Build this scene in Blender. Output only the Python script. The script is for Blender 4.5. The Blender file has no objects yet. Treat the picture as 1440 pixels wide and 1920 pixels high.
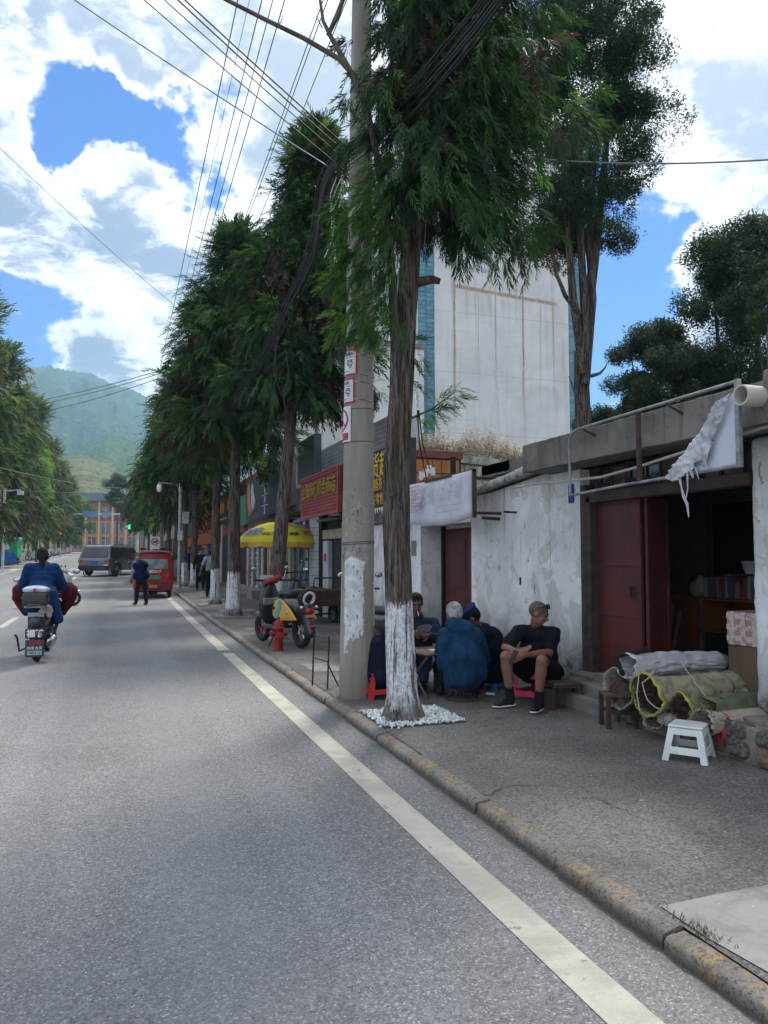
import bpy, bmesh, math, random, time
import numpy as np
from mathutils import Vector, Matrix, Quaternion, noise as mnoise
R = math.radians
PI = math.pi
scn = bpy.context.scene
col = scn.collection

# ------------------------------------------------------------------ camera
CAM_H = 1.55
YAW, PITCH = R(18.9176), R(3.2546)
cam = bpy.data.objects.new('camera', bpy.data.cameras.new('camera'))
col.objects.link(cam)
cam.location = (0, 0, CAM_H)
cam.rotation_euler = (R(90) + PITCH, 0, -YAW)
cam.data.sensor_fit = 'VERTICAL'
cam.data.sensor_height = 36.0
cam.data.lens = 36.0 * 1442 / 1920
cam.data.clip_end = 6000
cam.data.clip_start = 0.05
scn.camera = cam
FW = Vector((math.sin(YAW) * math.cos(PITCH), math.cos(YAW) * math.cos(PITCH), math.sin(PITCH)))
RT = Vector((math.cos(YAW), -math.sin(YAW), 0))
UP = RT.cross(FW)

def ray(px, py):
    return FW + RT * ((px - 720) / 1442) - UP * ((py - 960) / 1442)

def at(px, py, z):
    """world point seen at a photograph pixel, z metres in front of the eye"""
    return Vector((0, 0, CAM_H)) + ray(px, py) * z

# ------------------------------------------------------------------ light and sky
SUN_EL, SUN_AZ = R(56), R(38)
sun_dir = Vector((math.sin(SUN_AZ) * math.cos(SUN_EL), math.cos(SUN_AZ) * math.cos(SUN_EL), math.sin(SUN_EL)))
sun = bpy.data.objects.new('sun', bpy.data.lights.new('sun', 'SUN'))
col.objects.link(sun)
sun.data.energy = 2.2
sun.data.angle = R(14)
sun.data.color = (1.0, 0.95, 0.88)
sun.rotation_euler = sun_dir.to_track_quat('Z', 'Y').to_euler()

SKY_STRENGTH = 0.1
world = bpy.data.worlds.new('World')
scn.world = world
world.use_nodes = True
wn = world.node_tree
wn.nodes.clear()

class NT:
    """small helper for wiring node trees"""
    def __init__(s, tree): s.t = tree
    def n(s, kind, **kw):
        nd = s.t.nodes.new(kind)
        for k, v in kw.items():
            if k.startswith('i_'):
                key = k[2:]
                key = int(key) if key.isdigit() else key.replace('_', ' ')
                if hasattr(v, 'is_output') or isinstance(v, bpy.types.NodeSocket): s.t.links.new(v, nd.inputs[key])
                else: nd.inputs[key].default_value = v
            else: setattr(nd, k, v)
        return nd
    def math(s, op, a, b=0.0, c=None, clamp=False):
        nd = s.t.nodes.new('ShaderNodeMath'); nd.operation = op; nd.use_clamp = clamp
        for i, v in enumerate((a, b, c)):
            if v is None: continue
            if isinstance(v, bpy.types.NodeSocket): s.t.links.new(v, nd.inputs[i])
            else: nd.inputs[i].default_value = v
        return nd.outputs[0]
    def vmath(s, op, a, b=(0, 0, 0), scale=None):
        nd = s.t.nodes.new('ShaderNodeVectorMath'); nd.operation = op
        for i, v in enumerate((a, b)):
            if isinstance(v, bpy.types.NodeSocket): s.t.links.new(v, nd.inputs[i])
            else: nd.inputs[i].default_value = v
        if scale is not None: nd.inputs['Scale'].default_value = scale
        return nd
    def mix(s, f, a, b, mode='MIX'):
        nd = s.t.nodes.new('ShaderNodeMix'); nd.data_type = 'RGBA'; nd.blend_type = mode
        for i, v in ((0, f), (6, a), (7, b)):
            if isinstance(v, bpy.types.NodeSocket): s.t.links.new(v, nd.inputs[i])
            else:
                if i and len(v) == 3: v = (*v, 1)
                nd.inputs[i].default_value = v
        return nd.outputs[2]
    def step(s, x, lo, hi, to0=0.0, to1=1.0):
        nd = s.t.nodes.new('ShaderNodeMapRange'); nd.interpolation_type = 'SMOOTHSTEP'
        s.t.links.new(x, nd.inputs[0])
        nd.inputs[1].default_value = lo; nd.inputs[2].default_value = hi
        nd.inputs[3].default_value = to0; nd.inputs[4].default_value = to1
        return nd.outputs[0]
    def noise(s, vec, scale, detail=4, rough=.55, dist=0.0, lac=2.0):
        nd = s.t.nodes.new('ShaderNodeTexNoise')
        if vec is not None: s.t.links.new(vec, nd.inputs['Vector'])
        nd.inputs['Scale'].default_value = scale; nd.inputs['Detail'].default_value = detail
        nd.inputs['Roughness'].default_value = rough; nd.inputs['Distortion'].default_value = dist
        nd.inputs['Lacunarity'].default_value = lac
        return nd.outputs[0]

W_ = NT(wn)
sky = W_.n('ShaderNodeTexSky', sky_type='NISHITA', sun_disc=False, sun_elevation=SUN_EL, sun_rotation=SUN_AZ,
           altitude=1900, air_density=1.0, dust_density=0.3, ozone_density=2.5)
tc = W_.n('ShaderNodeTexCoord')
D = tc.outputs['Generated']
sep = W_.n('ShaderNodeSeparateXYZ', i_0=D)
zz = W_.math('MAXIMUM', sep.outputs[2], 0.0)
inv = W_.math('DIVIDE', 1.0, W_.math('ADD', zz, 0.22))
P = W_.n('ShaderNodeVectorMath', operation='SCALE', i_0=D)
wn.links.new(inv, P.inputs['Scale'])
P = P.outputs[0]
wc1 = W_.n('ShaderNodeTexNoise', i_Vector=P, i_Scale=2.2, i_Detail=5.0, i_Roughness=.62).outputs[1]
wc1 = W_.vmath('SUBTRACT', wc1, (.5, .5, .5)).outputs[0]
Pw = W_.vmath('ADD', P, W_.vmath('SCALE', wc1, scale=.30).outputs[0]).outputs[0]
wcd = W_.n('ShaderNodeTexNoise', i_Vector=D, i_Scale=7.0, i_Detail=5.0, i_Roughness=.60).outputs[1]
Dw = W_.vmath('ADD', D, W_.vmath('SCALE', W_.vmath('SUBTRACT', wcd, (.5, .5, .5)).outputs[0], scale=.22).outputs[0]).outputs[0]
Dw = W_.n('ShaderNodeVectorMath', operation='NORMALIZE', i_0=Dw).outputs[0]
big = W_.noise(Pw, 2.1, 8, .60, 0)
fine = W_.noise(Pw, 8.5, 8, .66, .1)
m = W_.math('MULTIPLY_ADD', fine, 0.42, W_.math('MULTIPLY', big, 0.85))
m = W_.math('ADD', m, -0.03)
def spot(px, py, rad, depth):
    """a gap (depth<0) or a bank (depth>0) of cloud round one direction of the sky"""
    global m
    d = ray(px, py).normalized()
    dt = W_.n('ShaderNodeVectorMath', operation='DOT_PRODUCT', i_0=Dw, i_1=tuple(d)).outputs['Value']
    f = W_.step(dt, math.cos(R(rad)), 1.0, 0.0, depth)
    m = W_.math('ADD', m, f)
spot(170, 270, 7.0, -.30); spot(260, 310, 7.5, -.32); spot(350, 300, 7, -.28); spot(250, 390, 5, -.20); spot(130, 220, 4, -.12)
spot(232, 345, 4.2, .62); spot(20, 420, 6, .16)
spot(20, 575, 6.5, -.36); spot(60, 600, 4.5, -.16); spot(130, 10, 4, -.2); spot(190, 470, 2.5, -.1)
spot(1160, 480, 6.5, -.30); spot(1150, 620, 6, -.34); spot(1160, 350, 6, -.22); spot(1110, 760, 5, -.28); spot(1140, 740, 2.5, .2)
spot(1330, 130, 13, .20); spot(1330, 480, 11, .22); spot(1180, 110, 6, .16)
spot(520, 150, 16, .24); spot(60, 120, 14, .16); spot(160, 520, 11, .22); spot(420, 430, 9, .18); spot(420, 620, 10, .15); spot(180, 640, 6, .12)
mask = W_.step(m, .47, .61)
# cloud bodies: bright sunlit heads, grey-blue undersides
P2 = W_.vmath('ADD', Pw, (0.05, 0.09, 0)).outputs[0]
shade = W_.noise(P2, 3.4, 9, .66, .1)
edge = W_.step(m, .55, .80)
sund = W_.n('ShaderNodeVectorMath', operation='DOT_PRODUCT', i_0=D, i_1=tuple(sun_dir)).outputs['Value']
glow = W_.step(sund, math.cos(R(50)), math.cos(R(14)), 0.0, .35)
lum = W_.math('SUBTRACT', 1.0, W_.math('MULTIPLY', edge, W_.step(shade, .42, .56)))
lum = W_.math('ADD', lum, glow, clamp=True)
k = 1 / SKY_STRENGTH
ccol = W_.mix(lum, (.155 * k, .205 * k, .29 * k), (.68 * k, .69 * k, .71 * k))
skyt = W_.mix(1.0, sky.outputs[0], (.145, .47, .86), 'MULTIPLY')
cc = W_.mix(mask, skyt, ccol)
bg = W_.n('ShaderNodeBackground', i_0=cc, i_1=SKY_STRENGTH)
wo = W_.n('ShaderNodeOutputWorld', i_0=bg.outputs[0])
world.cycles.sampling_method = 'MANUAL'
world.cycles.sample_map_resolution = 1024

scn.view_settings.view_transform = 'Standard'
scn.view_settings.look = 'None'
scn.view_settings.gamma = 1
scn.view_settings.use_curve_mapping = False
scn.view_settings.exposure = 1.15
scn.cycles.max_bounces = 6
scn.cycles.diffuse_bounces = 3
scn.cycles.transparent_max_bounces = 8
scn.cycles.volume_bounces = 0

def gz(y):
    """height of the carriageway: level by the camera, climbing gently beyond 12 m"""
    if y < 12: return 0.0
    if y < 45: return .00025 * (y - 12) ** 2
    return .27225 + .0165 * (min(y, 170) - 45)
PAVE = 0.075

# ------------------------------------------------------------------ helpers
def tag(o, label=None, cat=None, group=None, kind=None):
    if label: o['label'] = label
    if cat: o['category'] = cat
    if group: o['group'] = group
    if kind: o['kind'] = kind
    return o

def thing(name, label, cat, loc=(0, 0, 0), rz=0.0, group=None):
    o = bpy.data.objects.new(name, None)
    col.objects.link(o)
    o.location = loc; o.rotation_euler = (0, 0, rz)
    o.empty_display_size = .2
    return tag(o, label, cat, group)

def link(name, me, parent=None, loc=None):
    o = bpy.data.objects.new(name, me)
    col.objects.link(o)
    if parent is not None: o.parent = parent
    if loc is not None: o.location = loc
    return o

def dup(root, loc, rz=None, label=None, group=None, scale=None):
    def cp(o, par):
        c = o.copy(); col.objects.link(c); c.parent = par
        for ch in o.children: cp(ch, c)
        return c
    c = cp(root, None)
    c.location = loc
    if rz is not None: c.rotation_euler = (0, 0, rz)
    if scale is not None: c.scale = (scale,) * 3
    if label: c['label'] = label
    if group: c['group'] = group
    return c

class MB:
    """collects simple shapes into one mesh"""
    def __init__(s): s.v = []; s.f = []; s.m = []; s.cur = 0
    def slot(s, i): s.cur = i; return s
    def add(s, vs, fs):
        b = len(s.v); s.v += [tuple(v) for v in vs]
        s.f += [tuple(i + b for i in f) for f in fs]; s.m += [s.cur] * len(fs); return s
    def box(s, a, b, rot=None, piv=None):
        x0, y0, z0 = a; x1, y1, z1 = b
        vs = [Vector(p) for p in ((x0, y0, z0), (x1, y0, z0), (x1, y1, z0), (x0, y1, z0), (x0, y0, z1), (x1, y0, z1), (x1, y1, z1), (x0, y1, z1))]
        if rot is not None:
            c = Vector(piv) if piv is not None else sum(vs, Vector()) / 8
            vs = [rot @ (v - c) + c for v in vs]
        return s.add(vs, [(0, 3, 2, 1), (4, 5, 6, 7), (0, 1, 5, 4), (1, 2, 6, 5), (2, 3, 7, 6), (3, 0, 4, 7)])
    def cbox(s, c, d, rot=None):
        return s.box([c[i] - d[i] / 2 for i in range(3)], [c[i] + d[i] / 2 for i in range(3)], rot)
    def quad(s, *p): return s.add(p, [tuple(range(len(p)))])
    def tube(s, pts, rad, seg=8, caps=True, flat=None):
        pts = [Vector(p) for p in pts]
        n = len(pts)
        if not isinstance(rad, (list, tuple)): rad = [rad] * n
        t0 = (pts[1] - pts[0]).normalized()
        a = t0.orthogonal().normalized()
        vs = []; fs = []
        for i in range(n):
            t = (pts[min(i + 1, n - 1)] - pts[max(i - 1, 0)])
            t = t.normalized() if t.length > 1e-9 else t0
            a = (a - t * a.dot(t))
            a = a.normalized() if a.length > 1e-6 else t.orthogonal().normalized()
            b = t.cross(a)
            for j in range(seg):
                w = 2 * PI * j / seg
                vs.append(pts[i] + (a * math.cos(w) + b * math.sin(w)) * rad[i])
        for i in range(n - 1):
            for j in range(seg):
                k = (j + 1) % seg
                fs.append((i * seg + j, i * seg + k, (i + 1) * seg + k, (i + 1) * seg + j))
        if caps:
            fs.append(tuple(range(seg - 1, -1, -1))); fs.append(tuple((n - 1) * seg + j for j in range(seg)))
        return s.add(vs, fs)
    def lathe(s, prof, c=(0, 0, 0), ax=(0, 0, 1), seg=20):
        ax = Vector(ax).normalized(); a = ax.orthogonal().normalized(); b = ax.cross(a); c = Vector(c)
        vs = []; fs = []; n = len(prof)
        for r, h in prof:
            for j in range(seg):
                w = 2 * PI * j / seg
                vs.append(c + ax * h + (a * math.cos(w) + b * math.sin(w)) * max(r, 1e-4))
        for i in range(n - 1):
            for j in range(seg):
                k = (j + 1) % seg
                fs.append((i * seg + j, i * seg + k, (i + 1) * seg + k, (i + 1) * seg + j))
        fs.append(tuple(range(seg - 1, -1, -1))); fs.append(tuple((n - 1) * seg + j for j in range(seg)))
        return s.add(vs, fs)
    def torus(s, c, ax, R0, r0, seg=28, sec=10):
        ax = Vector(ax).normalized(); a = ax.orthogonal().normalized(); b = ax.cross(a); c = Vector(c)
        vs = []; fs = []
        for i in range(seg):
            w = 2 * PI * i / seg; d = a * math.cos(w) + b * math.sin(w)
            for j in range(sec):
                u = 2 * PI * j / sec
                vs.append(c + d * (R0 + r0 * math.cos(u)) + ax * (r0 * math.sin(u)))
        for i in range(seg):
            for j in range(sec):
                i2 = (i + 1) % seg; j2 = (j + 1) % sec
                fs.append((i * sec + j, i2 * sec + j, i2 * sec + j2, i * sec + j2))
        return s.add(vs, fs)
    def ell(s, c, r, rot=None, seg=14, rings=8):
        vs = []; fs = []; c = Vector(c)
        for i in range(rings + 1):
            t = PI * i / rings
            for j in range(seg):
                w = 2 * PI * j / seg
                p = Vector((r[0] * math.sin(t) * math.cos(w), r[1] * math.sin(t) * math.sin(w), r[2] * math.cos(t)))
                vs.append((rot @ p if rot is not None else p) + c)
        for i in range(rings):
            for j in range(seg):
                k = (j + 1) % seg
                fs.append((i * seg + j, (i + 1) * seg + j, (i + 1) * seg + k, i * seg + k))
        return s.add(vs, fs)
    def extr(s, outline, y0, y1, plane='xz'):
        """outline in a plane, pushed along the third axis"""
        n = len(outline)
        def mk(p, t):
            if plane == 'xz': return (p[0], t, p[1])
            if plane == 'yz': return (t, p[0], p[1])
            return (p[0], p[1], t)
        vs = [mk(p, y0) for p in outline] + [mk(p, y1) for p in outline]
        fs = [tuple(range(n)), tuple(range(2 * n - 1, n - 1, -1))]
        for i in range(n):
            k = (i + 1) % n
            fs.append((i, i + n, k + n, k))
        return s.add(vs, fs)
    def mesh(s, name, mats, smooth=False, bevel=0.0, bseg=2):
        me = bpy.data.meshes.new(name)
        me.from_pydata(s.v, [], s.f)
        for m_ in (mats if isinstance(mats, (list, tuple)) else [mats]): me.materials.append(m_)
        me.polygons.foreach_set('material_index', s.m)
        bm = bmesh.new(); bm.from_mesh(me)
        bmesh.ops.remove_doubles(bm, verts=bm.verts, dist=1e-5)
        bmesh.ops.recalc_face_normals(bm, faces=bm.faces)
        if bevel > 0:
            ed = [e for e in bm.edges if len(e.link_faces) == 2 and e.calc_face_angle(0) > R(35)]
            if ed: bmesh.ops.bevel(bm, geom=ed, offset=bevel, segments=bseg, profile=.5, affect='EDGES', clamp_overlap=True)
        bm.to_mesh(me); bm.free()
        if smooth:
            me.polygons.foreach_set('use_smooth', [True] * len(me.polygons))
            try: me.set_sharp_from_angle(angle=R(42))
            except Exception: pass
        me.update()
        return me
    def build(s, name, mats, parent=None, smooth=False, bevel=0.0, loc=None, bseg=2):
        return link(name, s.mesh(name, mats, smooth, bevel, bseg), parent, loc)

def one(name, mats, parent, smooth=False, bevel=0.0, **kw):
    """a single box part"""
    return MB().box(kw['a'], kw['b']).build(name, mats, parent, smooth, bevel)

def arr_mesh(name, V, F, mats, mi=None, smooth=False):
    """fast mesh from numpy arrays of points and triangles"""
    me = bpy.data.meshes.new(name)
    me.vertices.add(len(V)); me.vertices.foreach_set('co', np.asarray(V, np.float32).ravel())
    nF, k = F.shape
    me.loops.add(nF * k); me.loops.foreach_set('vertex_index', np.asarray(F, np.int32).ravel())
    me.polygons.add(nF)
    me.polygons.foreach_set('loop_start', np.arange(nF, dtype=np.int32) * k)
    me.polygons.foreach_set('loop_total', np.full(nF, k, np.int32))
    for m_ in mats: me.materials.append(m_)
    if mi is not None: me.polygons.foreach_set('material_index', np.asarray(mi, np.int32))
    me.update(calc_edges=True)
    if smooth: me.polygons.foreach_set('use_smooth', [True] * nF)
    return me

FONT = None
def text(name, s, size, mat, parent, origin, xdir, updir, depth=.004, align='CENTER', bold=0.0, space=1.0, squash=1.0):
    """lettering standing on a face: origin = centre of the line"""
    cu = bpy.data.curves.new(name, 'FONT')
    cu.body = s; cu.size = size; cu.align_x = align; cu.align_y = 'CENTER'
    cu.extrude = depth / 2; cu.offset = bold; cu.space_character = space; cu.resolution_u = 2
    tmp = bpy.data.objects.new(name, cu)
    me = baked(tmp)
    trash(tmp)
    x = Vector(xdir).normalized(); u = Vector(updir).normalized(); nrm = x.cross(u)
    M4 = Matrix(((x.x * squash, u.x, nrm.x, origin[0]), (x.y * squash, u.y, nrm.y, origin[1]), (x.z * squash, u.z, nrm.z, origin[2]), (0, 0, 0, 1)))
    me.transform(M4)
    me.materials.clear(); me.materials.append(mat)
    return link(name, me, parent)

# side scene where single meshes are evaluated without touching the big one
tmp_scn = bpy.data.scenes.new('workbench')
TRASH = []
def trash(o): tmp_scn.collection.objects.unlink(o); TRASH.append(o); TRASH.append(o.data)
def baked(o):
    tmp_scn.collection.objects.link(o)
    vl = tmp_scn.view_layers[0]; vl.update()
    me = bpy.data.meshes.new_from_object(o.evaluated_get(vl.depsgraph))
    return me

# ---- smooth bodies: overlapping rounded shapes fused into one skin
class Blob:
    def __init__(s): s.mb = MB()
    def cone(s, p0, p1, r0, r1, seg=14):
        p0 = Vector(p0); p1 = Vector(p1); d = p1 - p0
        L = d.length
        if L < 1e-5: return s.ell(p0, (r0,) * 3)
        t = d / L
        pts = []; rad = []
        for i in range(5):
            w = PI / 2 * (1 - i / 5); pts.append(p0 - t * r0 * math.sin(w)); rad.append(max(r0 * math.cos(w), .0005))
        for i in range(5):
            f = i / 4; pts.append(p0 + d * f); rad.append(r0 + (r1 - r0) * f)
        for i in range(1, 6):
            w = PI / 2 * i / 5; pts.append(p1 + t * r1 * math.sin(w)); rad.append(max(r1 * math.cos(w), .0005))
        s.mb.tube(pts, rad, seg); return s
    def chain(s, pts, rs):
        for i in range(len(pts) - 1): s.cone(pts[i], pts[i + 1], rs[i], rs[i + 1])
        return s
    def ell(s, c, r, rot=None): s.mb.ell(c, r, rot, 18, 12); return s
    def box(s, *a, **k): s.mb.box(*a, **k); return s
    def build(s, name, mats, parent, voxel=.012, smooth=4, fold=0.0, ffreq=7.0, local=None, seed=0, stretch=(1, 1, 1), post=None):
        me = s.mb.mesh(name, mats)
        tmp = bpy.data.objects.new('tmp', me)
        md = tmp.modifiers.new('r', 'REMESH'); md.mode = 'VOXEL'; md.voxel_size = voxel; md.adaptivity = 0
        if smooth:
            ms = tmp.modifiers.new('s', 'SMOOTH'); ms.iterations = smooth; ms.factor = .6
        m2 = baked(tmp)
        trash(tmp)
        m2.materials.clear()
        for m_ in (mats if isinstance(mats, (list, tuple)) else [mats]): m2.materials.append(m_)
        if fold > 0:
            off = Vector((seed * 3.1, seed * 1.7, seed * .9))
            n = len(m2.vertices); nn_ = np.empty(n * 3, np.float32); m2.vertices.foreach_get('normal', nn_); nn_ = nn_.reshape(-1, 3).tolist()
            cc_ = np.empty(n * 3, np.float32); m2.vertices.foreach_get('co', cc_); cc_ = cc_.reshape(-1, 3).tolist()
            for i in range(n):
                co = cc_[i]; nv = nn_[i]
                q = Vector((co[0] * stretch[0], co[1] * stretch[1], co[2] * stretch[2])) * ffreq + off
                q += mnoise.noise_vector(q * .6) * .8
                a = 1 - abs(mnoise.noise(q)) * 2.2
                a = max(a, -.6) + .35 * mnoise.noise(q * 2.7)
                cc_[i] = [co[0] + nv[0] * a * fold, co[1] + nv[1] * a * fold, co[2] + nv[2] * a * fold]
            m2.vertices.foreach_set('co', np.array(cc_, np.float32).ravel())
        if post: post(m2)
        m2.polygons.foreach_set('use_smooth', [True] * len(m2.polygons))
        if local is not None: m2.transform(local)
        m2.update()
        return link(name, m2, parent)
# ------------------------------------------------------------------ materials
def mat(name, c, rough=.8, c2=None, vs=4.0, bump=0.0, bs=60.0, metal=0.0, spec=.4, stretch=(1, 1, 1), fine=0.0, fs=90.0, trans=0.0, lo=.40, hi=.62, det=5, coat=0.0, bdist=.01):
    m_ = bpy.data.materials.new(name); m_.use_nodes = True
    t = m_.node_tree; N = NT(t); b = t.nodes['Principled BSDF']
    tc_ = N.n('ShaderNodeTexCoord').outputs['Object']
    mp = N.n('ShaderNodeMapping', i_0=tc_); mp.inputs['Scale'].default_value = stretch
    v = mp.outputs[0]
    colr = (*c, 1)
    if c2 is not None:
        f = N.step(N.noise(v, vs, det, .6, .2), lo, hi)
        colr = N.mix(f, c, c2)
    if fine > 0:
        f2 = N.noise(v, fs, 2, .6)
        g = N.math('MULTIPLY_ADD', f2, 2 * fine, 1 - fine)
        gg = N.n('ShaderNodeCombineXYZ', i_0=g, i_1=g, i_2=g).outputs[0]
        colr = N.mix(1.0, colr if not isinstance(colr, tuple) else colr[:3], gg, 'MULTIPLY')
    if isinstance(colr, tuple): b.inputs['Base Color'].default_value = colr
    else: t.links.new(colr, b.inputs['Base Color'])
    b.inputs['Roughness'].default_value = rough; b.inputs['Metallic'].default_value = metal
    b.inputs['Specular IOR Level'].default_value = spec
    b.inputs['Coat Weight'].default_value = coat
    b.inputs['Transmission Weight'].default_value = trans
    if bump > 0:
        bn = N.n('ShaderNodeBump', i_Strength=bump, i_Distance=bdist, i_Height=N.noise(v, bs, 4, .6))
        t.links.new(bn.outputs[0], b.inputs['Normal'])
    return m_

def emit(name, c, s):
    m_ = bpy.data.materials.new(name); m_.use_nodes = True
    b = m_.node_tree.nodes['Principled BSDF']
    b.inputs['Base Color'].default_value = (*c, 1)
    b.inputs['Emission Color'].default_value = (*c, 1); b.inputs['Emission Strength'].default_value = s
    return m_

def custom(name, fn, rough=.85, spec=.3):
    """fn(N, P) -> (colour socket, height socket or None, roughness socket or None)"""
    m_ = bpy.data.materials.new(name); m_.use_nodes = True
    t = m_.node_tree; N = NT(t); b = t.nodes['Principled BSDF']
    Pn = N.n('ShaderNodeTexCoord').outputs['Object']
    b.inputs['Roughness'].default_value = rough; b.inputs['Specular IOR Level'].default_value = spec
    r = fn(N, Pn)
    t.links.new(r[0], b.inputs['Base Color'])
    if r[1] is not None:
        bn = N.n('ShaderNodeBump', i_Strength=r[1][1], i_Distance=r[1][2], i_Height=r[1][0])
        t.links.new(bn.outputs[0], b.inputs['Normal'])
    if len(r) > 2 and r[2] is not None: t.links.new(r[2], b.inputs['Roughness'])
    return m_

def vor(N, P, scale, feat='F1'):
    nd = N.n('ShaderNodeTexVoronoi', feature=feat); N.t.links.new(P, nd.inputs['Vector']); nd.inputs['Scale'].default_value = scale
    return nd.outputs[0]
def mapv(N, P, sc, loc=(0, 0, 0)):
    mp = N.n('ShaderNodeMapping', i_0=P); mp.inputs['Scale'].default_value = sc; mp.inputs['Location'].default_value = loc
    return mp.outputs[0]

def f_asphalt(N, P):
    g = vor(N, P, 95)
    g2 = N.noise(P, 240, 2, .7)
    base = N.mix(N.step(N.noise(P, .35, 5, .6, .3), .35, .65), (.160, .160, .160), (.205, .204, .202))
    trk = N.noise(mapv(N, P, (1.6, .05, 1)), 1.0, 3, .5)
    base = N.mix(N.step(trk, .45, .62, 0, .45), base, (.240, .242, .245))
    cell = N.n('ShaderNodeTexVoronoi', i_Vector=P, i_Scale=130.0).outputs[1]
    cv = N.n('ShaderNodeSeparateXYZ', i_0=cell).outputs[0]
    cell2 = N.n('ShaderNodeTexVoronoi', i_Vector=P, i_Scale=52.0).outputs[1]
    cv2 = N.n('ShaderNodeSeparateXYZ', i_0=cell2).outputs[0]
    f = N.math('ADD', N.math('MULTIPLY_ADD', cv, .80, .50), N.math('MULTIPLY', cv2, .30))
    fv = N.n('ShaderNodeCombineXYZ', i_0=f, i_1=f, i_2=f).outputs[0]
    c = N.mix(1.0, base, fv, 'MULTIPLY')
    c = N.mix(N.step(cv, .93, .97, 0, .65), c, (.50, .50, .49))
    c = N.mix(N.step(g2, .60, .40, 0, .18), c, (.04, .042, .045))
    st = N.step(N.noise(P, 3.1, 5, .7, .6), .66, .74, 0, .5)
    c = N.mix(st, c, (.060, .060, .062))
    # tyre polished tracks, seams and old trench repairs
    spx = N.n('ShaderNodeSeparateXYZ', i_0=P)
    xw = N.math('ADD', spx.outputs[0], N.math('MULTIPLY', N.math('SUBTRACT', N.noise(mapv(N, P, (.2, .35, 1)), 1.0, 4, .6), .5), .7))
    for x0 in (-1.3, .45):
        tk_ = N.step(N.math('ABSOLUTE', N.math('SUBTRACT', xw, x0)), .42, .10)
        c = N.mix(N.math('MULTIPLY', tk_, .22), c, (.27, .27, .268))
    dk = N.step(N.math('ABSOLUTE', N.math('SUBTRACT', xw, -.42)), .30, .05)
    c = N.mix(N.math('MULTIPLY', dk, .22), c, (.075, .075, .078))
    gut = N.step(N.math('ADD', spx.outputs[0], N.math('MULTIPLY', N.noise(P, 3, 5, .7), .10)), 1.97, 2.09)
    c = N.mix(N.math('MULTIPLY', gut, .55), c, (.085, .078, .070))
    c = N.mix(N.step(vor(N, P, 1.3), .035, .02, 0, .5), c, (.26, .25, .23))
    return c, (N.math('ADD', N.math('MULTIPLY', g, .6), g2), .35, .005), N.step(g2, .3, .7, .68, .88)
M_asphalt = custom('asphalt', f_asphalt, .8, .35)

def f_pave(N, P):
    g2 = N.noise(P, 170, 3, .7)
    base = N.mix(N.step(N.noise(P, .8, 6, .65, .5), .35, .65), (.120, .114, .108), (.190, .182, .172))
    base = N.mix(N.step(N.noise(mapv(N, P, (1, .45, 1)), 2.3, 6, .7, .8), .52, .68, 0, .55), base, (.135, .130, .122))
    cvp = N.n('ShaderNodeSeparateXYZ', i_0=N.n('ShaderNodeTexVoronoi', i_Vector=P, i_Scale=85.0).outputs[1]).outputs[0]
    fp = N.math('MULTIPLY_ADD', cvp, .9, .6); base = N.mix(1.0, base, N.n('ShaderNodeCombineXYZ', i_0=fp, i_1=fp, i_2=fp).outputs[0], 'MULTIPLY')
    c = N.mix(N.step(g2, .38, .66, 0, .45), base, (.035, .033, .032))
    c = N.mix(N.step(N.noise(P, 95, 2, .6), .64, .72, 0, .6), c, (.30, .29, .27))
    # hairline cracks where the screed has broken
    w = mapv(N, P, (1, 1, 0))
    wv = N.vmath('ADD', w, N.n('ShaderNodeTexNoise', i_Vector=w, i_Scale=1.7, i_Detail=5.0).outputs[1]).outputs[0]
    cr = N.step(vor(N, wv, .55, 'DISTANCE_TO_EDGE'), .012, .004)
    cr = N.math('MULTIPLY', cr, N.step(N.noise(P, .7, 3, .6), .50, .60))
    c = N.mix(N.math('MULTIPLY', cr, .6), c, (.03, .028, .027))
    return c, (N.math('SUBTRACT', g2, N.math('MULTIPLY', cr, 1.5)), .6, .007)
M_pave = custom('worn pavement screed', f_pave, .88, .25)
M_patch = custom('pale cement patch', lambda N, P: (
    N.mix(N.step(N.noise(P, 2.4, 7, .7, .6), .38, .62), (.17, .17, .165), (.26, .255, .245)), (N.noise(P, 70, 4, .7), .35, .005)), .9)

def f_line(N, P):
    g = N.noise(P, 120, 3, .7)
    c = N.mix(N.step(N.noise(P, 2.2, 6, .7, .4), .4, .62), (.50, .48, .40), (.38, .365, .31))
    c = N.mix(N.step(g, .56, .72, 0, .55), c, (.16, .155, .145))
    c = N.mix(N.step(N.noise(P, 6.5, 5, .7, .5), .62, .70, 0, .7), c, (.11, .11, .115))
    return c, (g, .4, .004)
M_line = custom('worn road paint', f_line, .8)

def f_kerb(N, P):
    sp = N.n('ShaderNodeSeparateXYZ', i_0=P)
    g = N.noise(P, 48, 6, .78)
    c = N.mix(N.step(N.noise(P, 3.0, 6, .7, .4), .4, .6), (.185, .172, .155), (.27, .25, .225))
    yel = N.math('MULTIPLY', N.step(N.noise(P, 1.6, 3, .6, .5), .47, .62), N.step(N.noise(P, 17, 5, .78), .44, .60))
    c = N.mix(N.math('MULTIPLY', yel, .75), c, (.44, .29, .12))
    c = N.mix(N.step(g, .50, .60, 0, .80), c, (.065, .056, .048))
    c = N.mix(N.step(N.noise(P, 140, 2, .6), .6, .7, 0, .5), c, (.36, .33, .28))
    low = N.step(sp.outputs[2], .055, .015)
    c = N.mix(N.math('MULTIPLY', low, .6), c, (.04, .038, .036))
    return c, (g, .9, .014)
M_kerb = custom('yellow worn kerb stone', f_kerb, .9)

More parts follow.
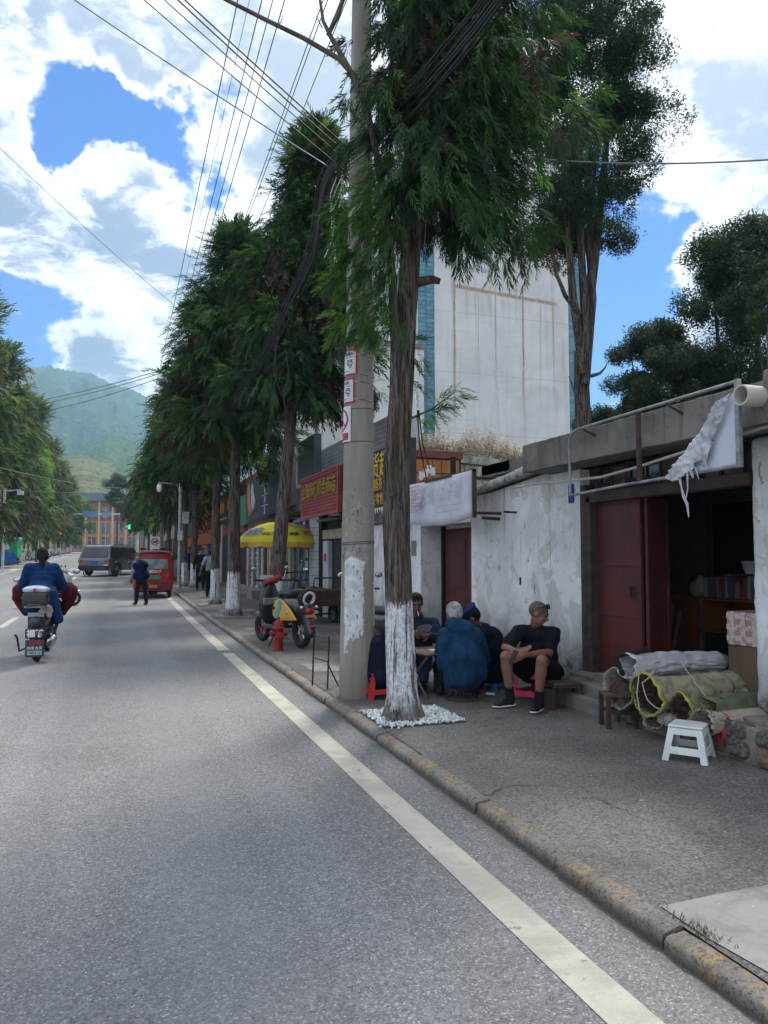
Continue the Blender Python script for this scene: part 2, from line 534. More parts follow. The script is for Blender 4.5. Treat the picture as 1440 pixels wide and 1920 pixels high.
def f_plaster(N, P):
    sp = N.n('ShaderNodeSeparateXYZ', i_0=P); z = sp.outputs[2]
    big = N.noise(P, 1.4, 7, .66, .6)
    c = N.mix(N.step(big, .38, .62), (.80, .81, .81), (.62, .63, .63))
    # old patches where a greyer or yellower coat shows
    pa = N.step(N.noise(mapv(N, P, (1, 1, .7)), 2.1, 5, .6, .9), .54, .58)
    c = N.mix(N.math('MULTIPLY', pa, .55), c, (.47, .45, .40))
    run = N.noise(mapv(N, P, (9, 9, .45)), 1.6, 5, .65)
    c = N.mix(N.math('MULTIPLY', N.step(run, .52, .72), N.step(z, .9, 2.5, .1, .75)), c, (.25, .23, .20))
    # damp, mouldy foot of the wall
    w = N.math('ADD', z, N.math('MULTIPLY', N.noise(P, 2.2, 5, .7, .5), -1.1))
    c = N.mix(N.step(w, .42, -.32, 0, .95), c, (.19, .18, .165))
    scr = N.step(N.noise(mapv(N, P, (1, 1, 1.6), (2, 5, 1)), 3.4, 8, .80, 1.4), .585, .60)
    c = N.mix(N.math('MULTIPLY', scr, .5), c, (.34, .33, .31))
    c = N.mix(N.math('MULTIPLY', N.step(w, .1, -.3), N.step(N.noise(P, 12, 5, .75), .45, .6)), c, (.055, .058, .052))
    chip = N.step(N.noise(P, 5.5, 8, .76, .7), .625, .645)
    c = N.mix(N.math('MULTIPLY', chip, .8), c, (.24, .225, .205))
    return c, (N.math('SUBTRACT', N.noise(P, 32, 5, .7), N.math('MULTIPLY', chip, .8)), .35, .012)
M_plaster = custom('stained white limewash', f_plaster, .92, .2)

def f_conc(N, P):
    c = N.mix(N.step(N.noise(P, 1.8, 7, .68, .5), .36, .64), (.25, .235, .215), (.155, .145, .135))
    run = N.noise(mapv(N, P, (7, 7, .5)), 1.8, 5, .65)
    c = N.mix(N.step(run, .52, .70, 0, .6), c, (.085, .08, .072))
    c = N.mix(N.step(N.noise(P, 7, 6, .75, .3), .60, .68, 0, .7), c, (.05, .05, .047))
    return c, (N.noise(P, 38, 6, .72), .6, .012)
M_concrete = custom('old stained concrete', f_conc, .92, .2)

def f_mossy(N, P):
    c = N.mix(N.step(N.noise(P, 2.4, 7, .68, .5), .40, .60), (.46, .47, .43), (.30, .30, .27))
    c = N.mix(N.step(N.noise(mapv(N, P, (3, 3, 1)), 2.8, 7, .75, .4), .50, .60, 0, .9), c, (.055, .058, .052))
    return c, (N.noise(P, 40, 5, .7), .5, .012)
M_mossy = custom('mould blackened cement', f_mossy, .95, .2)

def f_pole(N, P):
    sp = N.n('ShaderNodeSeparateXYZ', i_0=P); z = sp.outputs[2]
    c = N.mix(N.step(N.noise(mapv(N, P, (3, 3, .6)), 1.6, 6, .6, .3), .36, .64), (.31, .285, .25), (.23, .212, .185))
    c = N.mix(N.step(N.noise(mapv(N, P, (14, 14, .35)), 1.5, 4, .6), .54, .72, 0, .5), c, (.40, .375, .335))
    # torn remains of bills between chest and head height
    bill = N.math('MULTIPLY', N.step(N.noise(P, 9, 6, .8, .2), .56, .60), N.math('MULTIPLY', N.step(z, 1.15, 1.5), N.step(z, 2.25, 1.9)))
    c = N.mix(N.math('MULTIPLY', bill, .7), c, (.46, .46, .45))
    bill2 = N.math('MULTIPLY', N.step(N.noise(mapv(N, P, (1, 1, 1), (3, 2, 5)), 12, 6, .8, .2), .58, .61), N.math('MULTIPLY', N.step(z, 1.1, 1.6), N.step(z, 2.4, 2.1)))
    c = N.mix(N.math('MULTIPLY', bill2, .8), c, (.07, .065, .06))
    low = N.step(N.math('ADD', z, N.math('MULTIPLY', N.noise(P, 3, 5, .7), -.5)), .35, -.2, 0, .6)
    c = N.mix(low, c, (.17, .135, .10))
    return c, (N.noise(P, 110, 4, .7), .25, .004)
M_pole = custom('spun concrete pole', f_pole, .82, .3)
M_white_paint = custom('thin white paint', lambda N, P: (N.mix(N.step(N.noise(P, 6, 6, .7, .3), .42, .60), (.66, .70, .73), (.48, .50, .51)), (N.noise(P, 50, 4, .6), .3, .004)), .8)

def bark(name, wash, seed):
    def f(N, P):
        sp = N.n('ShaderNodeSeparateXYZ', i_0=P); z = sp.outputs[2]
        Pm = mapv(N, P, (1, 1, .075), (seed, 0, 0))
        st = N.noise(Pm, 38, 6, .68, .7)
        st2 = N.noise(mapv(N, P, (1, 1, .11), (seed, 3, 0)), 90, 4, .7, .4)
        c = N.mix(N.step(st, .40, .60), (.022, .017, .015), (.165, .136, .120))
        fis = N.step(N.noise(mapv(N, P, (1, 1, .05), (seed + 9, 0, 0)), 22, 5, .7, .9), .47, .40)
        c = N.mix(N.math('MULTIPLY', fis, .75), c, (.014, .011, .010))
        c = N.mix(N.step(st2, .50, .70, 0, .55), c, (.225, .195, .178))
        c = N.mix(N.step(N.noise(P, 2.2, 4, .6), .45, .65, 0, .45), c, (.115, .078, .060))
        h = st
        if wash:
            e = N.math('ADD', z, N.math('MULTIPLY', N.math('SUBTRACT', N.noise(mapv(N, P, (1, 1, .25)), 30, 4, .7), .5), .38))
            top = N.step(e, wash + .02, wash - .03)
            flake = N.step(N.math('ADD', N.math('MULTIPLY', st, .75), N.math('MULTIPLY', N.noise(mapv(N, P, (1, 1, .16)), 30, 5, .75, .5), .50)), .50, .565)
            lowf = N.step(N.math('ADD', z, N.math('MULTIPLY', N.noise(P, 9, 4, .7), -.25)), -.06, .14, .15, 1)
            m_ = N.math('MULTIPLY', N.math('MULTIPLY', top, flake), lowf)
            m_ = N.math('MULTIPLY', m_, N.step(N.noise(P, 4, 5, .75, .5), .30, .42, .35, 1))
            wc = N.mix(N.step(N.noise(P, 25, 4, .6), .4, .62), (.74, .75, .78), (.50, .50, .53))
            m_ = N.math('MULTIPLY', m_, N.math('SUBTRACT', 1.0, N.math('MULTIPLY', fis, .8)))
            c = N.mix(m_, c, wc)
        return c, (h, .9, .02)
    return custom(name, f, .95, .15)
M_bark_near = bark('ridged bark with peeling whitewash', 1.05, 0.0)
M_bark = bark('bark with whitewashed foot', 1.05, 4.0)
M_bark_plain = bark('weathered grey bark', 0, 7.0)
M_twig = mat('dead twig', (.15, .11, .085), .9, (.09, .065, .05), 8)

def leaf(name, c, c2, tr=.35, vs=1.3):
    m_ = bpy.data.materials.new(name); m_.use_nodes = True
    t = m_.node_tree; N = NT(t)
    for nd in list(t.nodes): t.nodes.remove(nd)
    Pn = N.n('ShaderNodeTexCoord').outputs['Object']
    f = N.step(N.math('ADD', N.math('MULTIPLY', N.noise(Pn, vs, 4, .65), .7), N.math('MULTIPLY', N.noise(Pn, vs * 11, 2, .5), .3)), .38, .62)
    cc_ = N.mix(f, c, c2)
    b = N.n('ShaderNodeBsdfPrincipled', i_Base_Color=cc_, i_Roughness=.6); b.inputs['Specular IOR Level'].default_value = .25
    tl = N.n('ShaderNodeBsdfTranslucent', i_Color=N.mix(.5, cc_, (c2[0] * 1.5, c2[1] * 1.6, c2[2] * .7)))
    mx = N.n('ShaderNodeMixShader', i_0=tr); t.links.new(b.outputs[0], mx.inputs[1]); t.links.new(tl.outputs[0], mx.inputs[2])
    N.n('ShaderNodeOutputMaterial', i_0=mx.outputs[0])
    return m_
L_dark = leaf('conifer needle dark', (.014, .034, .018), (.030, .068, .030))
L_mid = leaf('conifer needle green', (.026, .066, .026), (.055, .125, .040))
L_lite = leaf('conifer needle fresh', (.060, .145, .040), (.115, .225, .055), .45)
L_dead = leaf('conifer needle dead', (.045, .028, .019), (.095, .058, .038), .25)
L_left1 = leaf('sunlit needle olive', (.060, .085, .022), (.135, .150, .040), .4, .5)
L_left2 = leaf('sunlit needle green', (.045, .110, .028), (.095, .170, .045), .4, .5)
L_jun = leaf('juniper scale leaf', (.020, .042, .022), (.045, .085, .042), .3)
L_junb = leaf('juniper scale leaf bluish', (.030, .060, .040), (.070, .115, .070), .3)
L_bright = leaf('young bright leaf', (.14, .27, .035), (.24, .36, .06), .5)

M_red = mat('red paint', (.36, .012, .014), .45, (.27, .010, .012), 6, coat=.3)
M_hyd = mat('hydrant red paint', (.30, .014, .020), .55, (.19, .014, .016), 9, .15, 60)
M_black = mat('black plastic', (.014, .015, .017), .45)
M_rubber = mat('tyre rubber', (.018, .018, .019), .8, bump=.2)
M_chrome = mat('bright steel', (.55, .56, .58), .28, metal=1)
M_steel = mat('dull galvanised steel', (.36, .37, .38), .5, (.22, .22, .22), 8, metal=.6)
M_rust = mat('rusty dark steel', (.075, .045, .035), .8, (.04, .03, .028), 14, .3, 80)
M_white = mat('white plastic', (.70, .73, .70), .4, (.56, .58, .56), 5)
M_glass = mat('dark window glass', (.018, .024, .030), .06, spec=.7)
M_glass2 = mat('pale window glass', (.10, .14, .17), .08, (.05, .07, .09), 1.5, spec=.8)
M_white_cloth = mat('torn white banner cloth', (.60, .62, .66), .8, (.42, .43, .47), 4, .3, 40)
M_wood = mat('worn wood', (.13, .085, .055), .8, (.075, .05, .035), 5, .3, 60, stretch=(1, 1, .15))
M_dark = mat('dark soot', (.012, .011, .011), .9)
M_yellowsign = mat('yellow lettering', (.62, .40, .04), .6)
M_whitetxt = mat('white lettering', (.72, .74, .76), .6)
M_redtxt = mat('red lettering', (.46, .02, .03), .6)
M_blacktxt = mat('black lettering', (.012, .012, .014), .6)
# ------------------------------------------------------------------ ground, road, kerb, hills
def strip(name, x0, x1, y0, y1, dz, m_, kind='structure', step=1.0, parent=None, nx=1):
    ys = list(np.arange(y0, y1, step)) + [y1]
    xs = np.linspace(x0, x1, nx + 1)
    V = [(x, y, gz(y) + dz) for y in ys for x in xs]
    k = nx + 1
    F = [(i * k + j, i * k + j + 1, (i + 1) * k + j + 1, (i + 1) * k + j) for i in range(len(ys) - 1) for j in range(nx)]
    mb = MB(); mb.add(V, F)
    o = mb.build(name, m_, parent)
    if kind: o['kind'] = kind
    return o

M_ground = mat('dry town ground', (.10, .095, .075), .95, (.06, .075, .04), .08)
def ground_sheet():
    ys = [-280, -60, -10, 0, 12, 20, 30, 45, 80, 120, 170, 300, 700, 1500, 2480]
    xs = [-2450, -900, -200, -60, -14, 6.9, 60, 200, 900, 2450]
    V = [(x, y, gz(y) - .06) for y in ys for x in xs]
    k = len(xs)
    F = [(i * k + j, i * k + j + 1, (i + 1) * k + j + 1, (i + 1) * k + j) for i in range(len(ys) - 1) for j in range(k - 1)]
    o = MB().add(V, F).build('ground', M_ground); o['kind'] = 'structure'
ground_sheet()
strip('road', -9.0, 2.10, -12, 172, 0.0, M_asphalt, step=2.0)
cross = MB(); cross.box((-60, 172, 1.9), (60, 182, 2.335)); cross.build('side_road', M_asphalt)['kind'] = 'structure'
# painted lines, 4 mm proud of the asphalt
strip('road_line', 1.555, 1.735, -4, 12.46, .004, M_line)
strip('road_line', 1.555, 1.735, 12.85, 26.5, .004, M_line)
for y in (26.9, 41, 55, 69): strip('road_line', 1.555, 1.735, y, y + 13.5, .004, M_line)
for k_ in range(12):
    y = 18.35 - 6 + k_ * 9.0 - 3.2
    strip('road_line', -2.47, -2.32, y, y + 3.0, .004, M_line)
strip('road_line', -7.05, -6.9, -4, 120, .004, M_line)
for k_ in range(9): strip('crossing_bar', -7.5 + k_ * 1.0, -7.05 + k_ * 1.0, 60, 63.2, .004, M_line)
M_stain = mat('dark oil stain', (.030, .030, .032), .6, (.05, .05, .052), 8)
strip('pavement', 2.150, 5.2, -4, 150, PAVE, M_pave, step=1.5)
strip('pavement', -16.0, -9.3, -4, 172, PAVE, M_pave, step=2.0)

strip('kerb_bed', 2.06, 2.21, -4, 40, .052, mat('gritty joint soil', (.075, .068, .06), .95, (.12, .11, .10), 9))
kerb = thing('kerb', None, None); kerb['kind'] = 'structure'
rng = random.Random(5)
def kerb_mesh(L, seed, w=.112, rows=14):
    rr = random.Random(seed)
    prof = [(0.0, -.05), (0.0, .030), (.003, .052), (.011, .066), (.024, .073), (.042, .077), (.065, .079), (w - .012, .078), (w, .070), (w, -.05)]
    V = []; F = []; n = len(prof)
    for i in range(rows + 1):
        t = i / rows; y = t * L
        e = min(t, 1 - t) * rows
        for j, (a, b) in enumerate(prof):
            dx = dz_ = 0
            if 0 < j < n - 1:
                q = Vector((a * 9 + seed * 3.3, y * 7, b * 9))
                s_ = mnoise.noise(q) * .009 + mnoise.noise(q * 3.1) * .005
                dx = -s_ * .8; dz_ = s_ * .9
                if e < 1: dz_ -= (.012 if a < .08 else .003) * (1 - e); dx += .007 * (1 - e) * (1 if a < .06 else 0)
            V.append((a + dx, y, b + dz_))
    for i in range(rows):
        for j in range(n - 1): F.append((i * n + j, i * n + j + 1, (i + 1) * n + j + 1, (i + 1) * n + j))
    F.append(tuple(range(n - 1, -1, -1))); F.append(tuple(rows * n + j for j in range(n)))
    return MB().add(V, F).mesh('kerb_stone', M_kerb, True)
kms = [kerb_mesh(1.0, k_) for k_ in range(7)]
for arr_x, flip in ((2.045, 1), (-9.07, -1)):
    y = -3.1
    while y < (115 if flip == 1 else 90):
        L = rng.uniform(.80, 1.12) if y < 30 else 2.0
        o = link('kerb_stone', rng.choice(kms), kerb, (arr_x + rng.uniform(-.006, .006), y + .006, gz(y) + rng.uniform(-.006, .004)))
        o.scale = (flip, L - .014, 1)
        o.rotation_euler = ((gz(y + L) - gz(y)) / L, 0, rng.uniform(-.006, .006))
        y += L
# pale cement patches let into the pavement
for (x0, y0, x1, y1) in ((2.19, 1.2, 3.6, 2.78), (2.35, 9.6, 3.05, 10.35), (2.4, 15.3, 3.2, 15.9), (2.5, 20.2, 3.5, 21.2), (2.5, 25, 3.6, 25.9)):
    rr = random.Random(int(x0 * 100 + y0)); P_ = []
    for (ax, ay, bx, by) in ((x0, y0, x1, y0), (x1, y0, x1, y1), (x1, y1, x0, y1), (x0, y1, x0, y0)):
        for k_ in range(5):
            t = k_ / 5; P_.append((ax + (bx - ax) * t + rr.uniform(-.02, .02), ay + (by - ay) * t + rr.uniform(-.02, .02), gz((y0 + y1) / 2) + PAVE + .005))
    MB().quad(*P_).build('cement_patch', M_patch)['kind'] = 'structure'

# ---- hills
def f_forest(c1, c2, c3, sc):
    def f(N, P):
        v = vor(N, P, sc)
        c = N.mix(N.step(N.noise(P, .012, 6, .65, .4), .40, .60), c1, c2)
        c = N.mix(N.step(v, .1, .7, 0, .7), c, c3)
        return c, (N.math('ADD', v, N.noise(P, sc * .5, 4, .6)), 1.0, 6.0)
    return f
M_forest = custom('distant forest', f_forest((.040, .095, .032), (.085, .165, .045), (.014, .036, .018), .085), .95, .1)
M_forest2 = custom('wooded foothill', f_forest((.065, .135, .032), (.135, .220, .050), (.020, .055, .018), .16), .95, .1)
def f_terr(N, P):
    sp = N.n('ShaderNodeSeparateXYZ', i_0=P)
    c = N.mix(N.step(N.noise(P, .05, 6, .7, .5), .4, .6), (.115, .130, .055), (.075, .105, .040))
    w = N.noise(mapv(N, P, (.02, .02, 1)), .9, 4, .6)
    c = N.mix(N.step(w, .45, .55, 0, .7), c, (.19, .18, .10))
    c = N.mix(N.step(N.noise(P, .35, 4, .7), .56, .62), c, (.028, .05, .022))
    return c, (w, .5, 1.5)
M_terrace = custom('terraced scrub slope', f_terr, .95, .1)

def hill(name, pts, d0, d1, back, m_, seed, spur, az0=-40, az1=40, da=.12, nd=60, terrace=0.0):
    az = np.arange(az0, az1 + .01, da)
    xs = [p[0] for p in pts]; ys = [p[1] for p in pts]
    S = np.interp(az, xs, ys)
    kk = np.ones(7) / 7; S = np.convolve(np.pad(S, 3, 'edge'), kk, 'valid')
    V = []; dd = [d0 + (d1 - d0) * i / nd for i in range(nd + 1)] + [d1 + back * .5, d1 + back]
    for i, d in enumerate(dd):
        s_ = min(1, (d - d0) / (d1 - d0)); base = s_ ** 1.05 if d <= d1 else (.75 if i == nd + 1 else .2)
        for a, el in zip(az, S):
            h = el * d1 * base
            q = Vector((a * .45 + seed, s_ * 2.2, seed))
            n1 = 1 - abs(mnoise.noise(q)) * 2; n2 = mnoise.noise(q * 3.3); n3 = mnoise.noise(q * 11)
            damp = math.sin(PI * min(s_, 1)) if d <= d1 else 0
            h *= 1 + spur * damp * (n1 * .7 + n2 * .35)
            h += el * d1 * (.012 * n3 + .010 * mnoise.noise(q * 37)) * (1 if s_ > .02 else 0)
            if terrace: h = h * .35 + .65 * (math.floor(h / terrace) + min(1, (h / terrace % 1) * 4)) * terrace
            ar = R(a); V.append((math.sin(ar) * d, math.cos(ar) * d, h + 1.0 - (3 if s_ == 0 else 0)))
    n = len(az); nr = len(dd)
    idx = np.arange(n * nr).reshape(nr, n)
    F = np.stack([idx[:-1, :-1].ravel(), idx[:-1, 1:].ravel(), idx[1:, 1:].ravel(), idx[1:, :-1].ravel()], 1)
    o = link(name, arr_mesh(name, np.array(V), F, [m_], smooth=not terrace)); o['kind'] = 'structure'
hill('mountain', [(-40, .10), (-20, .165), (-12, .195), (-7.9, .2139), (-6.4, .223), (-5, .2289), (-4.3, .2262), (-3.6, .2247), (-2.2, .2236), (-1.1, .215), (.3, .208), (1.4, .2015), (2.5, .182), (4, .163), (8, .125), (15, .10), (40, .06)],
     700, 1650, 350, M_forest, 3.0, .22)
hill('foothill', [(-20, .03), (-7, .08), (-4.2, .112), (-3.4, .122), (-2.3, .138), (-1.5, .147), (-.87, .151), (-.3, .149), (.4, .1454), (1.5, .1356), (3, .115), (6, .09), (20, .03)],
     430, 900, 200, M_forest2, 8.0, .12, -20, 20, .08)
hill('terraced_hill', [(-25, .02), (-12, .06), (-8, .09), (-3.8, .1169), (-2.8, .1225), (-1.7, .1173), (-.3, .1031), (.8, .0905), (3, .06), (8, .03), (20, .01)],
     215, 430, 90, M_terrace, 5.0, .10, -25, 20, .12, 70, 2.6)

hz = MB().box((-2500, -300, -1.2), (2500, 2520, 420)).build('haze', None)
hz.data.materials.clear()
mh = bpy.data.materials.new('valley haze'); mh.use_nodes = True
mh.node_tree.nodes.clear(); Nh = NT(mh.node_tree)
pv = Nh.n('ShaderNodeVolumePrincipled', i_Color=(.47, .74, 1.0, 1), i_Density=.00046, i_Anisotropy=.2)
Nh.n('ShaderNodeOutputMaterial', i_Volume=pv.outputs[0])
hz.data.materials.append(mh); hz['kind'] = 'stuff'

# ------------------------------------------------------------------ buildings near the camera
def wallbox(parent, name, x0, x1, y0, y1, z0, z1, m_, bev=.006):
    return MB().box((x0, y0, z0), (x1, y1, z1)).build(name, m_, parent, bevel=bev)

M_doorred = custom('oxblood sheet door', lambda N, P: (N.mix(N.step(N.noise(mapv(N, P, (2, 2, .7)), 2.2, 6, .7, .4), .38, .64), (.115, .022, .020), (.060, .020, .018)), (N.noise(P, 20, 4, .7), .25, .006)), .55, .35)
M_frame = mat('weathered brown frame', (.070, .045, .035), .85, (.035, .028, .025), 6, .3, 50)

low = thing('wayside_shop', 'open fronted concrete shop with red steel door leaves and clutter inside', 'building')
# right-hand pillar with ragged plaster
b = Blob(); b.box((4.60, 3.0, .36), (4.86, 4.70, 2.47))
def ragged(me):
    for v in me.vertices:
        if v.co.y > 4.6: v.co.y += .012 * mnoise.noise(Vector((v.co.z * 3, 1, v.co.x * 2))) + .010 * mnoise.noise(v.co * 14)
        if v.co.x < 4.65: v.co.x += .006 * mnoise.noise(v.co * 9)
b.build('pillar', M_plaster, low, .045, 1, post=ragged)
wallbox(low, 'pillar', 4.60, 4.86, 7.02, 7.62, .10, 2.47, M_plaster)
wallbox(low, 'lintel', 4.72, 4.84, 4.70, 7.02, 2.20, 2.47, M_frame)
def rough_beam(x0, x1, y0, y1, z0, z1, seed, amp=.007):
    ny = max(4, int((y1 - y0) / .07)); V = []; F = []; ring = []
    for i, (a, b) in enumerate(((x0, z0), (x0, (z0 * 2 + z1) / 3), (x0, (z0 + 2 * z1) / 3), (x0, z1), ((x0 + x1) / 2, z1), (x1, z1), (x1, z0), ((x0 + x1) / 2, z0))): ring.append((a, b))
    n = len(ring)
    for i in range(ny + 1):
        y = y0 + (y1 - y0) * i / ny
        for a, b in ring:
            q = Vector((a * 5 + seed, y * 3.2, b * 5)); V.append((a + amp * mnoise.noise(q) + amp * .6 * mnoise.noise(q * 4), y, b + amp * mnoise.noise(q * 1.3 + Vector((5, 0, 0))) + amp * .8 * mnoise.noise(q * 5)))
    for i in range(ny):
        for j in range(n): k = (j + 1) % n; F.append((i * n + j, i * n + k, (i + 1) * n + k, (i + 1) * n + j))
    F.append(tuple(range(n - 1, -1, -1))); F.append(tuple(ny * n + j for j in range(n)))
    return MB().add(V, F).build('roof_beam', M_concrete, low, bevel=.010)
rough_beam(4.24, 4.62, 3.9, 7.60, 2.475, 2.78, 2)
rough_beam(4.19, 4.62, 2.2, 4.13, 2.50, 2.84, 7, .014)
wallbox(low, 'roof_slab', 4.62, 7.4, 2.6, 9.4, 2.60, 2.76, M_concrete)
wallbox(low, 'floor_slab', 4.62, 7.2, 2.6, 9.3, .02, .36, M_concrete)
wallbox(low, 'door_sill', 4.41, 4.615, 2.6, 6.98, .02, .355, M_concrete)
M_dim = mat('dim indoor plaster', (.13, .12, .115), .95, (.07, .066, .064), 2, .3, 30)  # dimness of the unlit room is put into the wall colour
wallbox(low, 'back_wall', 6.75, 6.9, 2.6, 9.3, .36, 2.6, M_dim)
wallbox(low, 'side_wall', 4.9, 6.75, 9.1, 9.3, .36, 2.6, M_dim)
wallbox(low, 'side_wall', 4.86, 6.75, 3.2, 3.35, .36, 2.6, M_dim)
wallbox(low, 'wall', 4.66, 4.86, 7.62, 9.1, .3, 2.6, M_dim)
# door frame
for (y0, y1, z0, z1, nm) in ((6.93, 7.02, .22, 2.29, 'frame_post'), (6.84, 6.925, .36, 2.16, 'frame_post'), (4.70, 6.92, 2.10, 2.20, 'frame_head')):
    MB().box((4.60, y0, z0), (4.74, y1, z1)).build(nm, M_frame, low, bevel=.006)
# clay course and glazing bars of the transom
for k_ in range(9):
    y = 4.82 + k_ * .245
    MB().box((4.655, y, 2.20), (4.675, y + .018, 2.47)).build('transom_bar', M_rust, low)
for k_ in range(8):
    MB().box((4.690, 4.84 + k_ * .255, 2.215), (4.70, 5.05 + k_ * .255, 2.44)).build('transom_pane', M_glass if k_ % 3 else M_wood, low); MB().tube([(4.665, 4.84 + k_ * .245, 2.28), (4.665, 4.92 + k_ * .245, 2.32), (4.665, 4.99 + k_ * .245, 2.27), (4.665, 5.06 + k_ * .245, 2.31)], .007, 6).build('lattice_bar', M_rust, low)
def door_leaf(parent, p0, p1, z0, z1, rails=(.5,)):
    d = (Vector(p1) - Vector(p0)); L = d.length; ang = math.atan2(d.y, d.x)
    Mx = Matrix.Translation((p0[0], p0[1], 0)) @ Matrix.Rotation(ang, 4, 'Z')
    mb = MB(); mb.box((.03, -.006, z0 + .03), (L - .03, .006, z1 - .03))
    o = mb.build('door_leaf', M_doorred, parent); o.matrix_local = Mx
    fr = MB(); w = .04
    fr.box((0, -.018, z0), (w, .018, z1)).box((L - w, -.018, z0), (L, .018, z1)).box((w, -.018, z0), (L - w, .018, z0 + w)).box((w, -.018, z1 - w), (L - w, .018, z1))
    for r_ in rails: fr.box((w, -.014, z0 + (z1 - z0) * r_), (L - w, .014, z0 + (z1 - z0) * r_ + .035))
    fr.build('door_frame', M_doorred, o, bevel=.004)
    MB().box((L * .8, -.05, z0 + (z1 - z0) * .5 - .1), (L * .83, -.02, z0 + (z1 - z0) * .5 + .02)).build('handle', M_rust, o)
    return o
door_leaf(low, (4.70, 6.90), (4.70, 6.14), .37, 2.10, (.33, .62))
door_leaf(low, (4.73, 6.115), (5.06, 6.21), .37, 2.10, (.33, .62))

# stone ledge the sacks lie against
led = thing('stone_ledge', 'rough stone and cement ledge under the shop opening', 'ledge')
rs = random.Random(3)
MB().box((4.26, 3.0, .0), (4.40, 6.9, .33)).build('core', M_concrete, led, bevel=.02)
def rock_mesh(seed, m_):
    bm = bmesh.new(); bmesh.ops.create_icosphere(bm, subdivisions=2, radius=.5)
    for v in bm.verts:
        v.co *= 1 + .35 * mnoise.noise(v.co * 1.7 + Vector((seed * 5, 0, 0)))
        for a in range(3): v.co[a] = max(-.40, min(.40, v.co[a]))
    me = bpy.data.meshes.new('stone'); bm.to_mesh(me); bm.free(); me.materials.append(m_); return me
M_rock = mat('mossy field stone', (.15, .14, .125), .95, (.06, .06, .052), 5, .6, 25, fine=.4)
M_rock2 = mat('ochre field stone', (.26, .15, .09), .95, (.14, .10, .075), 6, .6, 25)
rocks = [rock_mesh(k_, M_rock) for k_ in range(4)]; rock_o = rock_mesh(9, M_rock2)
y = 3.05
while y < 5.9:
    L = rs.uniform(.16, .30)
    for zz_, hh in ((.16, .15), (.28, .13)):
        o = link('stone', rock_o if (rs.random() < .12 or (zz_ < .2 and 4.0 < y < 4.25)) else rs.choice(rocks), led, (4.285 + rs.uniform(-.02, .02), y + L / 2 + rs.uniform(-.05, .05), zz_))
        o.scale = (rs.uniform(.12, .17), L * 1.15, hh * 1.2); o.rotation_euler = (rs.uniform(-.15, .15), rs.uniform(-.2, .2), rs.uniform(-.2, .2))
    y += L
MB().box((4.18, 5.9, .02), (4.26, 6.9, .22)).build('cement_face', M_concrete, led, bevel=.03)

# white wall with the recessed doorway
wb = thing('white_house', 'low whitewashed house with stained wall and recessed dark red door', 'building')
pts = [(7.63, .1), (9.70, .1), (9.70, 2.33), (7.63, 2.50)]
MB().extr(pts, 4.60, 4.88, 'yz').build('wall', M_plaster, wb, bevel=.008)
wallbox(wb, 'wall', 4.60, 5.30, 11.60, 14.25, .1, 2.14, M_plaster, .01)
wallbox(wb, 'cornice', 4.50, 5.30, 11.2, 14.3, 2.145, 2.33, M_concrete, .01)
wallbox(wb, 'lintel', 4.60, 5.30, 9.72, 11.6, 2.02, 2.14, M_plaster)
wallbox(wb, 'door_surround', 5.02, 5.30, 9.72, 11.60, .1, 2.02, M_plaster)
MB().box((4.96, 11.53, .12), (5.02, 11.595, 2.02)).build('door_jamb', M_dark, wb)
d_ = MB().box((5.00, 9.80, .14), (5.018, 11.52, 1.98)).build('door', M_doorred, wb)
for (a, b_) in ((.3, .9), (1.05, 1.8)):
    MB().box((4.988, 9.9, a), (4.998, 10.62, b_)).build('door_panel', M_doorred, d_, bevel=.003)
    MB().box((4.988, 10.72, a), (4.998, 11.44, b_)).build('door_panel', M_doorred, d_, bevel=.003)
wallbox(wb, 'door_step', 4.7, 5.0, 9.75, 11.55, .1, .18, M_concrete)
# blackened coping that slopes along the wall top, canopy slab above
cb = Blob(); cb.mb.add([(4.42, 7.55, 2.52), (4.80, 7.55, 2.58), (4.80, 9.75, 2.40), (4.42, 9.75, 2.33), (4.42, 7.55, 2.62), (4.80, 7.55, 2.72), (4.80, 9.75, 2.50), (4.42, 9.75, 2.39)],
    [(0, 3, 2, 1), (4, 5, 6, 7), (0, 1, 5, 4), (1, 2, 6, 5), (2, 3, 7, 6), (3, 0, 4, 7)])
cb.build('coping', M_mossy, wb, .03, 1, fold=.012, ffreq=7)
wallbox(wb, 'canopy_slab', 4.62, 6.4, 8.6, 9.9, 2.62, 2.76, M_mossy)
wallbox(wb, 'flat_roof', 4.9, 7.5, 9.4, 14.2, 2.34, 2.50, M_concrete)
MB().tube([(4.62, 8.85, 2.02), (4.35, 8.83, 2.03)], .02).build('drain_spout', M_rust, wb)
MB().box((4.585, 11.78, 1.55), (4.597, 11.98, 1.80)).build('meter_patch', M_concrete, wb)
for k_, (y, z) in enumerate(((12.3, 1.25), (12.9, .9), (8.3, 1.2))):
    MB().box((4.588, y, z), (4.597, y + .025, z + .09)).build('wall_scar', M_dark, wb)

